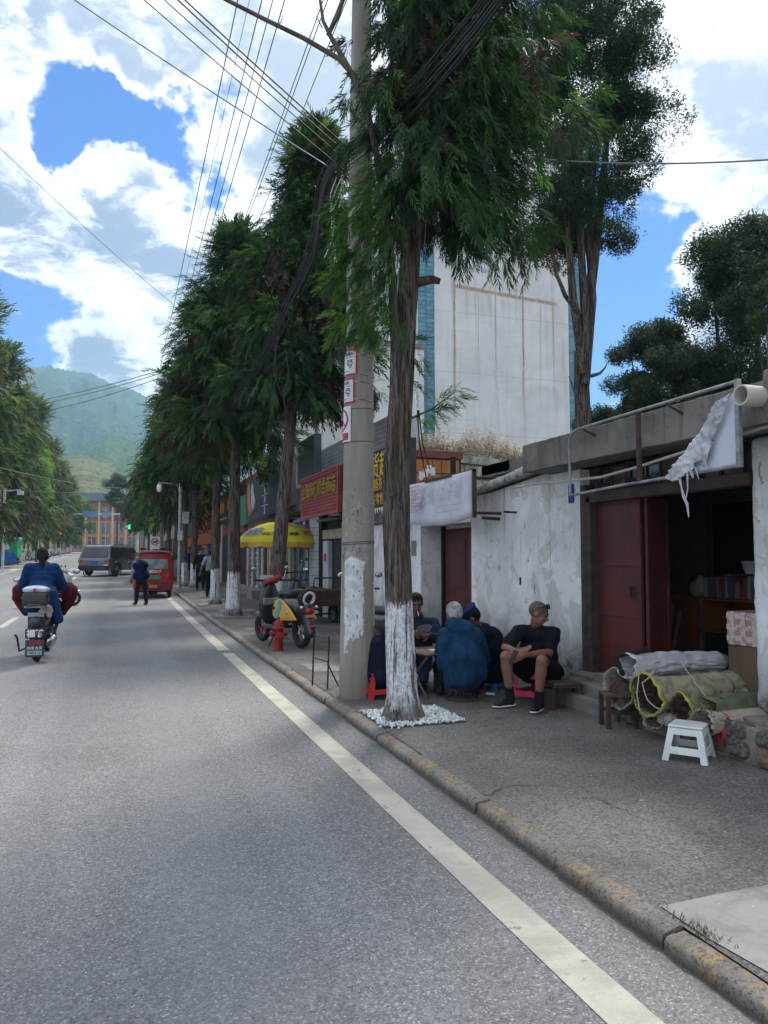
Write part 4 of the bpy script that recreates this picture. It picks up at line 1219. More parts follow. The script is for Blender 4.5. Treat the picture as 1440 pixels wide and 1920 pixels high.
TP_JUN = [jun_tpl(_r, 12, .075) for _ in range(3)]
TP_JUNB = [jun_tpl(_r, 12, .10) for _ in range(3)]
def broad_tpl(r_, n=10):
    V = []; F = []
    for i in range(n):
        p = r_.normal(0, .35, 3); a = r_.normal(0, 1, 3); a /= np.linalg.norm(a); b = np.cross(a, r_.normal(0, 1, 3)); b /= np.linalg.norm(b)
        i0 = len(V); V.extend([p, p + a * .16 + b * .09, p + a * .34, p + a * .16 - b * .09]); F.append((i0, i0 + 1, i0 + 2)); F.append((i0, i0 + 2, i0 + 3))
    return np.array(V), np.array(F)
TP_BROAD = [broad_tpl(_r) for _ in range(3)]

def scatter(tpls, pos, dirs, scale, mats_i, r_):
    """copy templates to many places; dirs = template x axis"""
    pos = np.array(pos, float); dirs = np.array(dirs, float); scale = np.array(scale, float); mats_i = np.array(mats_i)
    n = len(pos)
    dirs /= np.linalg.norm(dirs, axis=1)[:, None] + 1e-9
    up = np.tile([0, 0, 1.0], (n, 1)) + r_.normal(0, .35, (n, 3))
    y = np.cross(up, dirs); y /= np.linalg.norm(y, axis=1)[:, None] + 1e-9
    z = np.cross(dirs, y)
    Mx = np.stack([dirs, y, z], 2) * scale[:, None, None]
    which = r_.integers(0, len(tpls), n)
    Vs = []; Fs = []; Ms = []; base = 0
    for k, (tv, tf) in enumerate(tpls):
        s = which == k
        if not s.any(): continue
        v = np.einsum('nij,vj->nvi', Mx[s], tv) + pos[s][:, None, :]
        m_ = v.shape[0]; nv = len(tv)
        f = tf[None] + (np.arange(m_) * nv)[:, None, None] + base
        Vs.append(v.reshape(-1, 3)); Fs.append(f.reshape(-1, 3)); Ms.append(np.repeat(mats_i[s], len(tf))); base += m_ * nv
    return np.concatenate(Vs), np.concatenate(Fs), np.concatenate(Ms)

def trunk_mesh(name, path, rad, m_, seg=40, rows=120, ridge=.012, flare=.0, seed=0, nridge=9):
    """path: list of points; rad: list of radii; vertical bark ridges are real relief"""
    path = [Vector(p) for p in path]; n = len(path)
    ts = [0]
    for i in range(n - 1): ts.append(ts[-1] + (path[i + 1] - path[i]).length)
    T = ts[-1]; V = []; F = []
    for i in range(rows + 1):
        t = T * i / rows
        k = max(j for j in range(n) if ts[j] <= t + 1e-9); k = min(k, n - 2)
        u = (t - ts[k]) / (ts[k + 1] - ts[k]); us = u
        p = path[k].lerp(path[k + 1], us); r0 = rad[k] + (rad[k + 1] - rad[k]) * u
        for j in range(seg):
            w = 2 * PI * j / seg; c, s = math.cos(w), math.sin(w)
            q = Vector((c * 2.2 + seed, s * 2.2, t * .55))
            rg = abs(mnoise.noise(Vector((c * nridge * .5, s * nridge * .5, t * .7 + seed)))) * 2 + .5 * mnoise.noise(Vector((c * nridge * 1.3, s * nridge * 1.3, t * 1.9 + seed)))
            fl = flare * math.exp(-t / .12) * (1 + .6 * math.sin(w * 5 + seed))
            r = r0 * (1 + .10 * mnoise.noise(q)) + ridge * (rg - .6) + fl
            V.append((p.x + c * r, p.y + s * r, p.z))
    for i in range(rows):
        for j in range(seg): k = (j + 1) % seg; F.append((i * seg + j, i * seg + k, (i + 1) * seg + k, (i + 1) * seg + j))
    F.append(tuple(rows * seg + j for j in range(seg)))
    return MB().add(V, F).mesh(name, m_, True)

def conifer(name, label, group, x, y, z0, H, Rr, c0, seed, lod, nbr, ncl, nsp, size, leaves, weights, tr=.16, asym=None, prof=None, barkm=None, dead=.12, lean=(0, 0), trunk=None, seg=20, rows=40, sub=.9, loc_z=True, extra=None, droop=.6, cat='tree', az_fn=None, hang=.45):
    r_ = np.random.default_rng(seed)
    root = thing(name, label, cat, (x, y, z0), 0, group)
    prof = prof or (lambda t: (min(1, .55 + t * 2.2)) * (1 - t) ** .75 * 1.15)
    def axis(h):
        if trunk: 
            for (p, q) in zip(trunk[:-1], trunk[1:]):
                if h <= q[2]: u = (h - p[2]) / (q[2] - p[2] + 1e-9); return np.array([p[0] + (q[0] - p[0]) * u, p[1] + (q[1] - p[1]) * u, h])
            return np.array([trunk[-1][0], trunk[-1][1], h])
        return np.array([lean[0] * h / H, lean[1] * h / H, h])
    tp = [tuple(axis(H * k / 6)) for k in range(7)] if not trunk else [p[:3] for p in trunk]
    rd = [tr * (1 - .93 * (p[2] / H) ** 1.1) + .01 for p in tp]
    if trunk and len(trunk[0]) > 3: rd = [p[3] for p in trunk]
    link('trunk', trunk_mesh('trunk', tp, rd, barkm or M_bark, seg, rows, .010 if seg > 24 else .006, .05, seed), root)
    pos = []; dr = []; sc = []; mi = []
    limb = MB()
    for b in range(nbr):
        t = (b + r_.random()) / nbr
        h = c0 + (H - c0) * t ** .95
        az = az_fn(r_, t) if az_fn else b * 2.399 + r_.normal(0, .35)
        L = Rr * prof(t) * r_.uniform(.62, 1.12)
        dx, dy = math.cos(az), math.sin(az)
        if asym is not None:
            dd = dx * asym[0] + dy * asym[1]
            L *= asym[2] + (1 - asym[2]) * (dd + 1) / 2
        L = max(L, .22)
        a0 = axis(h)
        rise = r_.uniform(.05, .35) if t < .8 else .9
        pth = lambda s: a0 + np.array([dx * L * s, dy * L * s, L * (rise * s - droop * s * s)])
        limb.tube([tuple(pth(s)) for s in (0, .35, .7, 1)], [.014 + .018 * L, .010 + .012 * L, .008, .003], 5)
        for c in range(ncl):
            s = .25 + .80 * (c + r_.random()) / ncl
            cc_ = pth(s) + r_.normal(0, .11, 3) * L * sub + np.array([0, 0, -.06])
            out = np.array([dx, dy, .0])
            dc = dead * (2.2 if s < .45 else .8) * (1.5 if t < .35 else .8)
            isdead = r_.random() < dc
            wsel = r_.choice(len(leaves), p=weights)
            for q in range(nsp):
                rn = r_.normal(0, 1, 3); rn /= np.linalg.norm(rn)
                pos.append(cc_ + rn * size * r_.uniform(.1, .8))
                dr.append(out * .45 + rn * .60 + np.array([0, 0, -.95 if isdead else (-hang if t < .8 else .25)]))
                sc.append(size * r_.uniform(.7, 1.25) * (.8 + .2 * (1 - t)))
                mi.append(len(leaves) if isdead else (wsel if r_.random() < .8 else r_.integers(0, len(leaves))))
    if extra: extra(r_, pos, dr, sc, mi, limb, axis)
    limb.build('branch', barkm and M_bark_plain or M_bark_plain, root)['kind'] = 'stuff'
    V, F, Mi = scatter(lod, pos, dr, sc, mi, r_)
    link('crown', arr_mesh('crown', V, F, list(leaves) + [L_dead], Mi), root)['kind'] = 'stuff'
    return root

# main conifer beside the pole (trunk offsets: camera-right is +x*.946 -y*.324)
def cr(k, h, r): return (k * .946, -k * .324, h, r)
MAIN = [cr(0, 0, .152), cr(-.01, .25, .138), cr(-.03, .9, .130), cr(-.055, 1.7, .119), cr(-.06, 2.3, .112), cr(-.02, 3.0, .104), cr(.04, 3.8, .095), cr(.09, 4.6, .090), cr(.11, 5.6, .075), cr(.12, 7.2, .055), cr(.12, 9.6, .02)]
img_r = (.946, -.324)
def main_extra(r_, pos, dr, sc, mi, limb, axis):
    # fresh green skirts on the second stem, left of the trunk
    for (px, py, L, n, z) in ((690, 380, .26, 60, 7.0), (650, 400, .24, 60, 7.1), (720, 430, .24, 55, 6.9), (660, 470, .26, 70, 7.05), (700, 500, .25, 60, 7.0), (640, 530, .20, 45, 7.1), (675, 570, .24, 60, 7.1), (720, 560, .18, 40, 6.9), (650, 610, .16, 34, 7.15), (700, 610, .13, 24, 7.0), (745, 500, .14, 24, 6.75), (745, 600, .12, 16, 6.75),
                              (700, 320, .22, 45, 7.1), (695, 240, .18, 40, 7.2), (715, 150, .16, 40, 7.25), (725, 60, .16, 40, 7.3), (745, 300, .2, 40, 7.0), (760, 200, .22, 45, 7.0), (775, 90, .25, 50, 7.1), (655, 80, .07, 14, 7.5), (652, 180, .07, 14, 7.5), (648, 265, .10, 22, 7.4)):
        c = np.array(at(px, py, z)) - np.array([2.44, 6.58, PAVE])
        for q in range(n):
            rn = r_.normal(0, 1, 3); rn /= np.linalg.norm(rn)
            pos.append(c + rn * r_.uniform(.05, 1.0) * L * np.array([.9, .9, 1.1])); dr.append(np.array([-.5 * .946, .5 * .324, -.55]) + rn * .55)
            sc.append(r_.uniform(.13, .25)); mi.append((2 if r_.random() < .45 else 1) if py > 300 else (1 if r_.random() < .5 else 0))
    # small lone sprig right of the trunk and a few whiskers below the crown
    b0 = np.array([*cr(.03, 2.72, 0)[:2], 2.72])
    limb.tube([tuple(b0), tuple(b0 + np.array([.22, -.07, .10])), tuple(b0 + np.array([.42, -.14, .26]))], [.012, .008, .004], 5)
    for q in range(46):
        s = r_.uniform(.25, 1.05); p = b0 + np.array([.42 * s, -.14 * s, .10 * s + .15 * s * s])
        pos.append(p + r_.normal(0, .03, 3)); rn = r_.normal(0, 1, 3)
        dr.append(np.array([.8, -.27, -.35 if q % 3 else .5]) + rn * .38); sc.append(r_.uniform(.13, .22)); mi.append(2 if q % 3 else 1)
    for h in (3.05, 3.3, 3.5):
        for q in range(7):
            p = np.array([*cr(.10, h, 0)[:2], h]); pos.append(p + r_.normal(0, .03, 3)); dr.append(np.array([.8, -.27, -.3]) + r_.normal(0, .4, 3)); sc.append(r_.uniform(.15, .22)); mi.append(1)
def az_main(r_, t):
    # most limbs reach to the right and towards the wall, few to the left
    a = math.atan2(-.324, .946)
    return a + r_.normal(0, 1.0) if r_.random() < .80 else r_.uniform(0, 2 * PI)
main_tree = conifer('conifer_tree', 'big shaggy conifer with peeling whitewashed trunk on white pebbles', 'conifers lining the near pavement', 2.44, 6.58, PAVE, 9.6, 1.58, 4.92, 21, TP_HI, 112, 6, 14, .28,
        [L_dark, L_mid, L_lite], [.62, .33, .05], asym=(.946, -.324, .30), prof=lambda t: (.85 + .15 * min(1, t * 4)) * (1 - t) ** .35, barkm=M_bark_near, dead=.11, trunk=MAIN, seg=72, rows=220, extra=main_extra, droop=.72, az_fn=az_main, hang=.85)
# stub of a sawn limb
sb = MB(); sb.tube([(.05, -.02, 3.98), (.16, -.055, 4.02), (.27, -.09, 4.04), (.33, -.11, 4.02)], [.05, .045, .038, .028], 12)
sb.build('limb_stub', M_bark_plain, main_tree, True)
# second stem and its dead, leafless tops
st = MB()
def q3(px, py, z): 
    p = at(px, py, z); return (p.x - 2.44, p.y - 6.58, p.z - PAVE)
st.tube([q3(738, 930, 6.82), q3(731, 860, 6.86), q3(739, 760, 6.92), q3(741, 640, 7.00), q3(735, 520, 7.06), q3(726, 400, 7.11), q3(708, 300, 7.11), q3(690, 215, 7.11), q3(664, 140, 7.11)],
        [.035, .045, .045, .043, .04, .036, .032, .03, .027], 12)
st.build('second_stem', M_bark_plain, main_tree, True)
st = MB()
st.tube([q3(664, 142, 7.11), q3(635, 110, 7.11), q3(570, 72, 7.00), q3(500, 38, 6.90), q3(425, 0, 6.80), q3(330, -50, 6.70)], [.026, .024, .021, .019, .017, .012], 8)
st.tube([q3(690, 215, 7.11), q3(655, 130, 7.16), q3(622, 72, 7.21), q3(606, 40, 7.21), q3(600, 0, 7.21), q3(592, -50, 7.21)], [.028, .026, .022, .017, .014, .01], 8)
st.tube([q3(615, 66, 7.21), q3(632, 30, 7.21), q3(650, -20, 7.21), q3(662, -60, 7.21)], [.02, .024, .02, .012], 8)
st.tube([q3(604, 52, 7.21), q3(592, 28, 7.21)], [.007, .003], 5)
st.tube([q3(650, 140, 7.16), q3(668, 148, 7.16), q3(700, 150, 7.16)], [.014, .01, .006], 6)
st.tube([q3(520, 47, 6.90), q3(528, 40, 6.90), q3(530, 30, 6.92)], [.006, .004, .002], 5)
st.build('dead_limb', M_twig, main_tree, True)

NEAR = 'conifers lining the near pavement'
leavesN = [L_dark, L_mid, L_lite]
prN = lambda t: min(1, .62 + t * 1.6) * (1 - t) ** .62 * 1.12
def rowtree(label, x, y, H, Rr, c0, seed, lod, nbr, ncl, nsp, size, tr=.15, w=(.58, .36, .06), lean=(0, 0), dead=.18):
    return conifer('conifer_tree', label, NEAR, x, y, gz(y) + PAVE, H, Rr, c0, seed, lod, nbr, ncl, nsp, size, leavesN, list(w), tr, prof=prN, dead=dead, lean=lean, seg=24, rows=50, hang=.32, droop=.5)
rowtree('dark conifer whose trunk stands before the yellow parasol', 2.80, 14.9, 10.3, 1.75, 4.75, 31, TP_MID, 92, 6, 19, .36, .15, lean=(.95, .35))
rowtree('conifer with stout whitewashed foot beyond the yellow scooter', 2.65, 19.1, 9.5, 2.05, 4.65, 32, TP_MID, 90, 6, 14, .44, .165, w=(.5, .42, .08))
rowtree('slender conifer hiding part of the man in the grey blue shirt', 2.70, 23.4, 9.2, 1.9, 4.6, 33, TP_MID, 70, 6, 11, .50, .14)
rowtree('thin conifer leaning beside the strolling people', 2.99, 33.77, 9.6, 2.0, 4.8, 34, TP_LO, 56, 5, 14, .56, .14)
rowtree('thin conifer nearest the red three wheeler', 2.69, 35.0, 9.9, 2.2, 4.9, 35, TP_LO, 56, 5, 14, .56, .13, w=(.4, .5, .1))
for k_, (y, H) in enumerate(((41, 10.2), (48, 9.6), (57, 9.0), (68, 9.3), (82, 9.5), (100, 10))):
    rowtree(['conifer behind the white bus lane sign', 'conifer close behind the camera pole', 'conifer among the far pavement row beyond the camera pole', 'far dark conifer right of the parked cars', 'far dark conifer near the green signal', 'last dark conifer before the brick building'][k_], 2.75, y, H, [2.5, 2.4, 2.4, 2.6, 2.8, 3][k_], 4.0, 40 + k_, TP_LO, 44, 4, 11, .72, .14, w=(.4, .45, .15))
# left-hand row across the road, in sun
prL = lambda t: min(1, .7 + t * 1.5) * (1 - t) ** .5 * 1.05
for k_, (x, y, H, Rr) in enumerate(((-8.9, 55, 18.0, 3.0), (-8.9, 66.5, 17.2, 2.9), (-8.9, 78, 15.6, 2.7), (-8.9, 92, 17.2, 2.8), (-8.9, 108, 14.6, 2.8), (-8.8, 126, 13.6, 2.8), (-8.7, 146, 12.8, 3.0))):
    conifer('conifer_tree', ['tallest sunlit conifer cut by the picture edge', 'tall sunlit conifer over the parked scooters', 'bushy conifer behind the green box cart', 'brown topped conifer in the far row', 'rounded conifer with a bright young top before it', 'smaller conifer towards the crossroads', 'last bluish conifer of the far row'][k_],
            'conifers across the road', x, y, gz(y) + PAVE, H, Rr, 3.4, 60 + k_, TP_LO, 54, 5, 11, 1.0, [L_left1, L_left2, L_mid], [.45, .35, .2], .28, prof=prL, dead=.16, seg=18, rows=24)
def bushy(name, label, x, y, z0, H, Rr, c0, seed, lod, leaves, n, size, group=None, tr=.1, forks=3, squash=1.0, barkm=None, lumps=26, fork0=None):
    r_ = np.random.default_rng(seed)
    root = thing(name, label, 'tree', (x, y, z0), 0, group)
    tk = MB()
    f0 = fork0 or c0
    link('trunk', trunk_mesh('trunk', [(0, 0, 0), (.02, 0, f0 * .5), (0, .02, f0)], [tr, tr * .85, tr * .7], barkm or M_bark_plain, 16, 30, .008, .03, seed), root)
    for k in range(forks):
        az = 2 * PI * k / forks + r_.normal(0, .3); e = Rr * .35
        tk.tube([(0, 0, f0 - .1), (math.cos(az) * e * .5, math.sin(az) * e * .5, f0 + (H - f0) * .25), (math.cos(az) * e, math.sin(az) * e, f0 + (H - f0) * .55), (math.cos(az) * e * 1.2, math.sin(az) * e * 1.2, f0 + (H - f0) * .85)], [tr * .6, tr * .5, tr * .32, tr * .08], 8)
    tk.build('limb', M_bark_plain, root, True)
    pos = []; dr = []; sc = []; mi = []
    for l in range(lumps):
        t = r_.random(); az = r_.uniform(0, 2 * PI)
        rr = Rr * math.sin(PI * min(.97, .12 + .80 * t)) ** .6 * r_.uniform(.25, 1.0)
        c = np.array([math.cos(az) * rr, math.sin(az) * rr, c0 + (H - c0) * t]); R2 = Rr * r_.uniform(.14, .42) * (1 if lumps < 60 else .8)
        wsel = r_.integers(0, len(leaves))
        for q in range(n // lumps):
            rn = r_.normal(0, 1, 3); rn /= np.linalg.norm(rn)
            pos.append(c + rn * R2 * r_.uniform(.3, 1) ** .5 * np.array([1, 1, .75 * squash])); dr.append(rn + np.array([0, 0, .3])); sc.append(size * r_.uniform(.6, 1.3)); mi.append(wsel if r_.random() < .75 else r_.integers(0, len(leaves)))
    V, F, Mi = scatter(lod, pos, dr, sc, mi, r_)
    link('crown', arr_mesh('crown', V, F, leaves, Mi), root)['kind'] = 'stuff'
    return root
JUN = [L_jun, L_junb]
# big forked juniper that rises behind the low roof
jt = bushy('juniper_tree', 'tall many stemmed juniper rising behind the low shop roof', 7.32, 11.05, 0, 11.6, 1.60, 6.9, 71, TP_JUN, [L_jun, L_jun, L_junb, L_dark], 13000, .15, tr=.175, forks=1, lumps=150, fork0=5.0)
stj = MB()
def j3(px, py, z): p = at(px, py, z); return (p.x - 7.32, p.y - 11.05, p.z)
stj.tube([j3(1094, 700, 12.8), j3(1075, 560, 12.7), j3(1068, 480, 12.7), j3(1062, 400, 12.7), j3(1055, 280, 12.7)], [.08, .065, .055, .045, .02], 12)
stj.tube([j3(1095, 700, 12.8), j3(1096, 580, 12.8), j3(1090, 470, 12.8), j3(1086, 380, 12.8), j3(1090, 240, 12.8)], [.09, .072, .06, .05, .02], 12)
stj.tube([j3(1098, 720, 12.8), j3(1112, 560, 12.9), j3(1104, 470, 12.9), j3(1108, 380, 12.9), j3(1125, 250, 12.9)], [.07, .06, .052, .04, .015], 12)
stj.tube([j3(1088, 590, 12.7), j3(1060, 555, 12.6), j3(1042, 510, 12.5), j3(1035, 460, 12.5)], [.05, .038, .028, .012], 8)
stj.tube([j3(1095, 770, 12.6), j3(1078, 735, 12.5), j3(1067, 705, 12.5)], [.03, .02, .008], 6)
stj.tube([j3(1108, 705, 12.7), j3(1125, 700, 12.6), j3(1134, 690, 12.6), j3(1140, 678, 12.6)], [.035, .025, .015, .004], 6)
stj.build('limb', M_bark_plain, jt, True)
bushy('juniper_tree', 'dense juniper standing above the shop roof at the picture edge', 10.25, 10.45, 0, 7.25, 1.30, 2.6, 72, TP_JUN, JUN, 12000, .16, tr=.12, lumps=160)
bushy('juniper_tree', 'low spreading juniper left of the dense one above the roof', 9.15, 11.5, 0, 5.65, .95, 3.2, 73, TP_JUN, JUN, 8000, .15, tr=.08, lumps=90)
bushy('pine_sapling', 'slender pale sapling in front of the dense juniper', 9.35, 9.15, 0, 6.0, .22, 3.4, 75, TP_JUN, [L_left2, L_junb], 900, .11, tr=.025, lumps=14)
bushy('bush', 'small dark bush peeping over the concrete beam', 9.0, 12.9, 0, 4.25, .75, 3.0, 74, TP_JUN, JUN, 3200, .13, tr=.06, lumps=14)
bushy('broadleaf_tree', 'bright yellow green young tree in the far conifer row', -7.9, 84, gz(84), 11.2, 1.6, 6.6, 76, TP_BROAD, [L_bright], 1800, .42, tr=.12)
bushy('broadleaf_tree', 'light green roadside tree before the brick building', -8.8, 152, gz(152), 9.5, 4.2, 2.0, 77, TP_BROAD, [L_left2, L_bright, L_left2], 4200, .62, tr=.18)
bushy('broadleaf_tree', 'dark tree standing before the brick building roof', -.6, 150, gz(150), 14.5, 2.6, 7.5, 78, TP_BROAD, [L_dark, L_mid], 2500, .62, tr=.2)
TPB = TP_BROAD
creeper()
# ------------------------------------------------------------------ utility pole, plates, cables
PX, PY = 2.39, 7.85
PR = lambda h: .190 - .0110 * h
pole = thing('utility_pole', 'thick concrete utility pole with white paint patch and red edged plates', 'utility pole', (PX, PY, PAVE))
MB().tube([(0, 0, -.3), (0, 0, 0), (.01, 0, 2), (.02, 0, 4), (.03, 0, 6), (.04, 0, 8), (.04, 0, 10.2)], [PR(0), PR(0), PR(2), PR(4), PR(6), PR(8), PR(10.2)], 48).build('shaft', M_pole, pole, True)
VA = math.atan2(-PY, -PX)              # direction from the pole towards the street corner we stand on
def pc(h): return Vector((.04 * min(1, h / 8), 0, h))
def wrap_pt(u, h, off):
    """u = metres round the pole to the right of the side that faces south west"""
    r = PR(h) + off; a = VA + u / PR(h)
    c = pc(h); return (c.x + math.cos(a) * r, c.y + math.sin(a) * r, h)
def patch(name, m_, u0, u1, h0, h1, off, keep=None, cell=.010, parent=pole):
    nu = max(2, int((u1 - u0) / cell)); nh = max(2, int((h1 - h0) / cell))
    V = [wrap_pt(u0 + (u1 - u0) * i / nu, h0 + (h1 - h0) * j / nh, off) for i in range(nu + 1) for j in range(nh + 1)]
    F = []
    for i in range(nu):
        for j in range(nh):
            if keep and not keep((i + .5) / nu, (j + .5) / nh): continue
            F.append((i * (nh + 1) + j, (i + 1) * (nh + 1) + j, (i + 1) * (nh + 1) + j + 1, i * (nh + 1) + j + 1))
    return MB().add(V, F).build(name, m_, parent, True)
def ragged_patch(u, v):
    n1 = mnoise.noise(Vector((u * 2.5, v * 6, 2))); n2 = mnoise.noise(Vector((u * 9, v * 30, 7)))
    left = .05 + .03 * n1 + .03 * n2 + (.10 * max(0, v - .9) * 10 * .5)
    right = .90 + .06 * n1 + .05 * n2 - .45 * max(0, v - .93) * 8
    bot = .05 + .05 * n2 + (.13 if u > .22 else .0) + (.05 if u > .7 else 0)
    top = .97 - .10 * abs(u - .40) + .03 * n2
    return left < u < right and bot < v < top and mnoise.noise(Vector((u * 7, v * 26, 11))) < .50
patch('white_paint_patch', M_white_paint, -.165, .085, .42, 1.50, .0025, ragged_patch)
patch('white_paint_patch', M_white_paint, .165, .24, .75, 1.35, .0025, lambda u, v: u > .45 + .3 * mnoise.noise(Vector((v * 5, 1, 4))))
M_plate = mat('enamel plate white', (.62, .64, .68), .4)
M_plred = mat('plate red', (.40, .015, .03), .45)
def wrap_text(s_, size, m_, u, h, parent, off=.010):
    cu = bpy.data.curves.new('t', 'FONT'); cu.body = s_; cu.size = size; cu.align_x = 'CENTER'; cu.align_y = 'CENTER'; cu.resolution_u = 2; cu.offset = size * .012
    t_ = bpy.data.objects.new('t', cu); me = baked(t_)
    trash(t_)
    for v in me.vertices: v.co = wrap_pt(u + v.co.x, h + v.co.y, off)
    me.materials.clear(); me.materials.append(m_)
    return link('lettering', me, parent)
def plate(u1, w, h0, h1, label_, big, head, foot, rim=True):
    """right edge u1, width w"""
    o = patch('number_plate', M_plate, u1 - w, u1, h0, h1, .006, None, .02)
    if rim:
        b = .018
        for (a0, a1, c0_, c1_) in ((u1 - w, u1, h0, h0 + b), (u1 - w, u1, h1 - b, h1), (u1 - b, u1, h0, h1), (u1 - w, u1 - w + b, h0, h1), (u1 - w + b, u1 - b, h1 - .088, h1 - .084)):
            patch('red_rim', M_plred, a0, a1, c0_, c1_, .008, None, .02, o)
    wrap_text(head, .042, M_blacktxt, u1 - w * .5, h1 - .052, o)
    wrap_text(big, .095, M_blacktxt, u1 - w * .42, (h0 + h1) / 2 - .02, o)
    wrap_text(foot, .016, M_blacktxt, u1 - w * .5, h0 + .045, o)
    return o
# plate heights read off at the pole's distance
plate(-.02, .30, 3.39, 3.67, '', '1 号', '10kV胜利线', '国家电网 95598')
plate(-.045, .30, 3.09, 3.36, '', '6 号', '城区支线', '国家电网 95598')
o = patch('warning_plate', M_plate, -.42, -.085, 2.68, 3.06, .010, None, .02)
V = []; F = []; nn = 40
for k_ in range(nn):
    a = 2 * PI * k_ / nn
    for rr in (.098, .120): V.append(wrap_pt(-.235 + rr * math.cos(a), 2.92 + rr * math.sin(a), .013))
for k_ in range(nn): a = 2 * k_; b = 2 * ((k_ + 1) % nn); F.append((a, a + 1, b + 1, b))
MB().add(V, F).build('ban_ring', M_plred, o)
MB().tube([wrap_pt(-.235 + .1 * math.cos(a_), 2.92 + .1 * math.sin(a_), .014) for a_ in (2.4,)] + [wrap_pt(-.235, 2.92, .014), wrap_pt(-.235 + .1 * math.cos(-.75), 2.92 + .1 * math.sin(-.75), .014)], .008, 6).build('ban_bar', M_plred, o)
patch('red_band', M_plred, -.38, -.115, 2.70, 2.775, .013, None, .02, o)
for h in (3.60, 3.39, 3.31, 3.12): MB().torus(tuple(pc(h)), (.05, .03, 1), PR(h) + .004, .0045, 40, 6).build('steel_band', M_chrome, pole, True)
for h in (3.03, 2.68, 1.62, 1.60): MB().torus(tuple(pc(h)), (-.06, .02, 1), PR(h) + .003, .003, 40, 6).build('tie_wire', M_rust, pole, True)
cl = MB(); cl.torus(tuple(pc(3.76)), (0, 0, 1), PR(3.76) + .006, .016, 40, 6); cl.box((-.02, -PR(3.8) - .05, 3.74), (.10, -PR(3.8) + .01, 3.88)); cl.build('clamp', M_rust, pole)
ca = MB(); ca.box((-1.0, -.05, 9.50), (1.0, .05, 9.58)).box((-.7, -.05, 8.4), (.7, .05, 8.47))
ca.build('cross_arm', M_steel, pole, bevel=.006)
for k_ in range(6):
    MB().lathe([(.03, 0), (.055, .03), (.03, .06), (.055, .09), (.02, .12)], (-.93 + k_ * .37, 0, 9.58), seg=12).build('insulator', M_white, pole, True)

M_cable = mat('black cable', (.012, .012, .014), .6)
M_wire = mat('weathered conductor', (.045, .05, .075), .6)
PG = 'power lines along the street'
NAMES = ['outermost power line over the carriageway', 'thin grey line next to the outermost one', 'third power line counted from the road side', 'fourth power line counted from the road side', 'power line left of the gap in the set', 'left one of the close pair of lines', 'right one of the close pair of lines', 'power line nearest the shops']
for k_, (X, r) in enumerate(((1.46, .0085), (1.62, .004), (1.79, .0085), (1.94, .0075), (2.10, .0085), (2.63, .0075), (2.69, .0075), (2.95, .0075))):
    pts = []
    for i in range(61):
        y = -35 + i * 4.0; ph = ((y - PY) / 42.0) % 1
        pts.append((X, y, 9.62 + max(0, gz(y)) - .35 * 4 * ph * (1 - ph) * (.7 if y < 60 else 1)))
    tag(MB().tube(pts, [r * (1 if p[1] < 60 else 1.0) for p in pts], 5).build('power_line', M_wire), NAMES[k_], 'power line', PG)
# other poles of the line, mostly inside the trees
for k_, y in enumerate((49.85, 91.85, 133.85)):
    t = thing('utility_pole', ['second concrete pole hidden among the crowns', 'third concrete pole down the street', 'farthest concrete pole near the crossroads'][k_], 'utility pole', (2.40, y, gz(y) + PAVE), 0, 'utility poles beyond the trees')
    MB().tube([(0, 0, 0), (0, 0, 10.1)], [.17, .09], 16).build('shaft', M_pole, t, True); MB().box((-1.0, -.05, 9.50), (1.0, .05, 9.58)).build('cross_arm', M_steel, t)
def sagline(p, q, sag, n=18):
    p = Vector(p); q = Vector(q)
    return [p.lerp(q, i / n) - Vector((0, 0, sag * 4 * (i / n) * (1 - i / n))) for i in range(n + 1)]
rc = random.Random(4)
bd = thing('cable_bundle', 'thick black bundle of telephone cables slung past the pole', 'cables', (2.3, 0, 0))
KY = [(-22, 5.7), (-8, 4.9), (0, 4.98), (4.7, 5.27), (7.7, 5.72), (8.1, 5.72), (10.3, 5.42), (12.2, 5.10), (16, 4.85), (24, 4.9), (49.8, 5.9)]
for c in range(13):
    ox, oz = rc.gauss(0, .035), rc.gauss(0, .045); ph = rc.random() * 9; pts = []
    for i in range(len(KY) - 1):
        (y0, z0), (y1, z1) = KY[i], KY[i + 1]
        for j in range(6):
            u = j / 6; y = y0 + (y1 - y0) * u; us = u * u * (3 - 2 * u) if abs(y1 - y0) > 5 else u
            pts.append((ox + .02 * math.sin(y * 1.9 + ph) - .24 * math.exp(-((y - 7.9) / 1.2) ** 2) * .9, y, z0 + (z1 - z0) * us + oz + .025 * math.sin(y * 1.3 + ph * 2) + .05 * mnoise.noise(Vector((y * .4, c, 0)))))
    MB().tube(pts, rc.choice((.005, .007, .0095)), 6).build('cable', M_cable, bd)
lp = MB()
for k_ in range(4):
    a0 = at(640 - k_ * 3, 330, 8.3) - Vector((2.3, 0, 0)); pts = [a0 + Vector((0, .2 * i * .35, -.16 * i + .02 * math.sin(i + k_))) + Vector((.05 * math.sin(i * 1.5 + k_), 0, 0)) for i in range(6)]
    lp.tube(pts, .006, 6)
lp.build('loose_loop', M_white, bd)
hl = MB()
for k_, (px, py, z) in enumerate(((515, 640, 12.5), (508, 700, 12.6), (520, 560, 12.2))):
    a0 = at(px, py, z) - Vector((2.3, 0, 0))
    hl.tube([a0, a0 + Vector((.05, .1, -.5)), a0 + Vector((-.02, .2, -1.1)), a0 + Vector((.12, .2, -1.5)), a0 + Vector((.25, .25, -1.2)), a0 + Vector((.2, .3, -.7))], .009, 6)
hl.build('hanging_loop', M_cable, bd)
cb_ = thing('cable_bundle', 'sagging bundle of thin cables crossing over the road to the pole', 'cables')
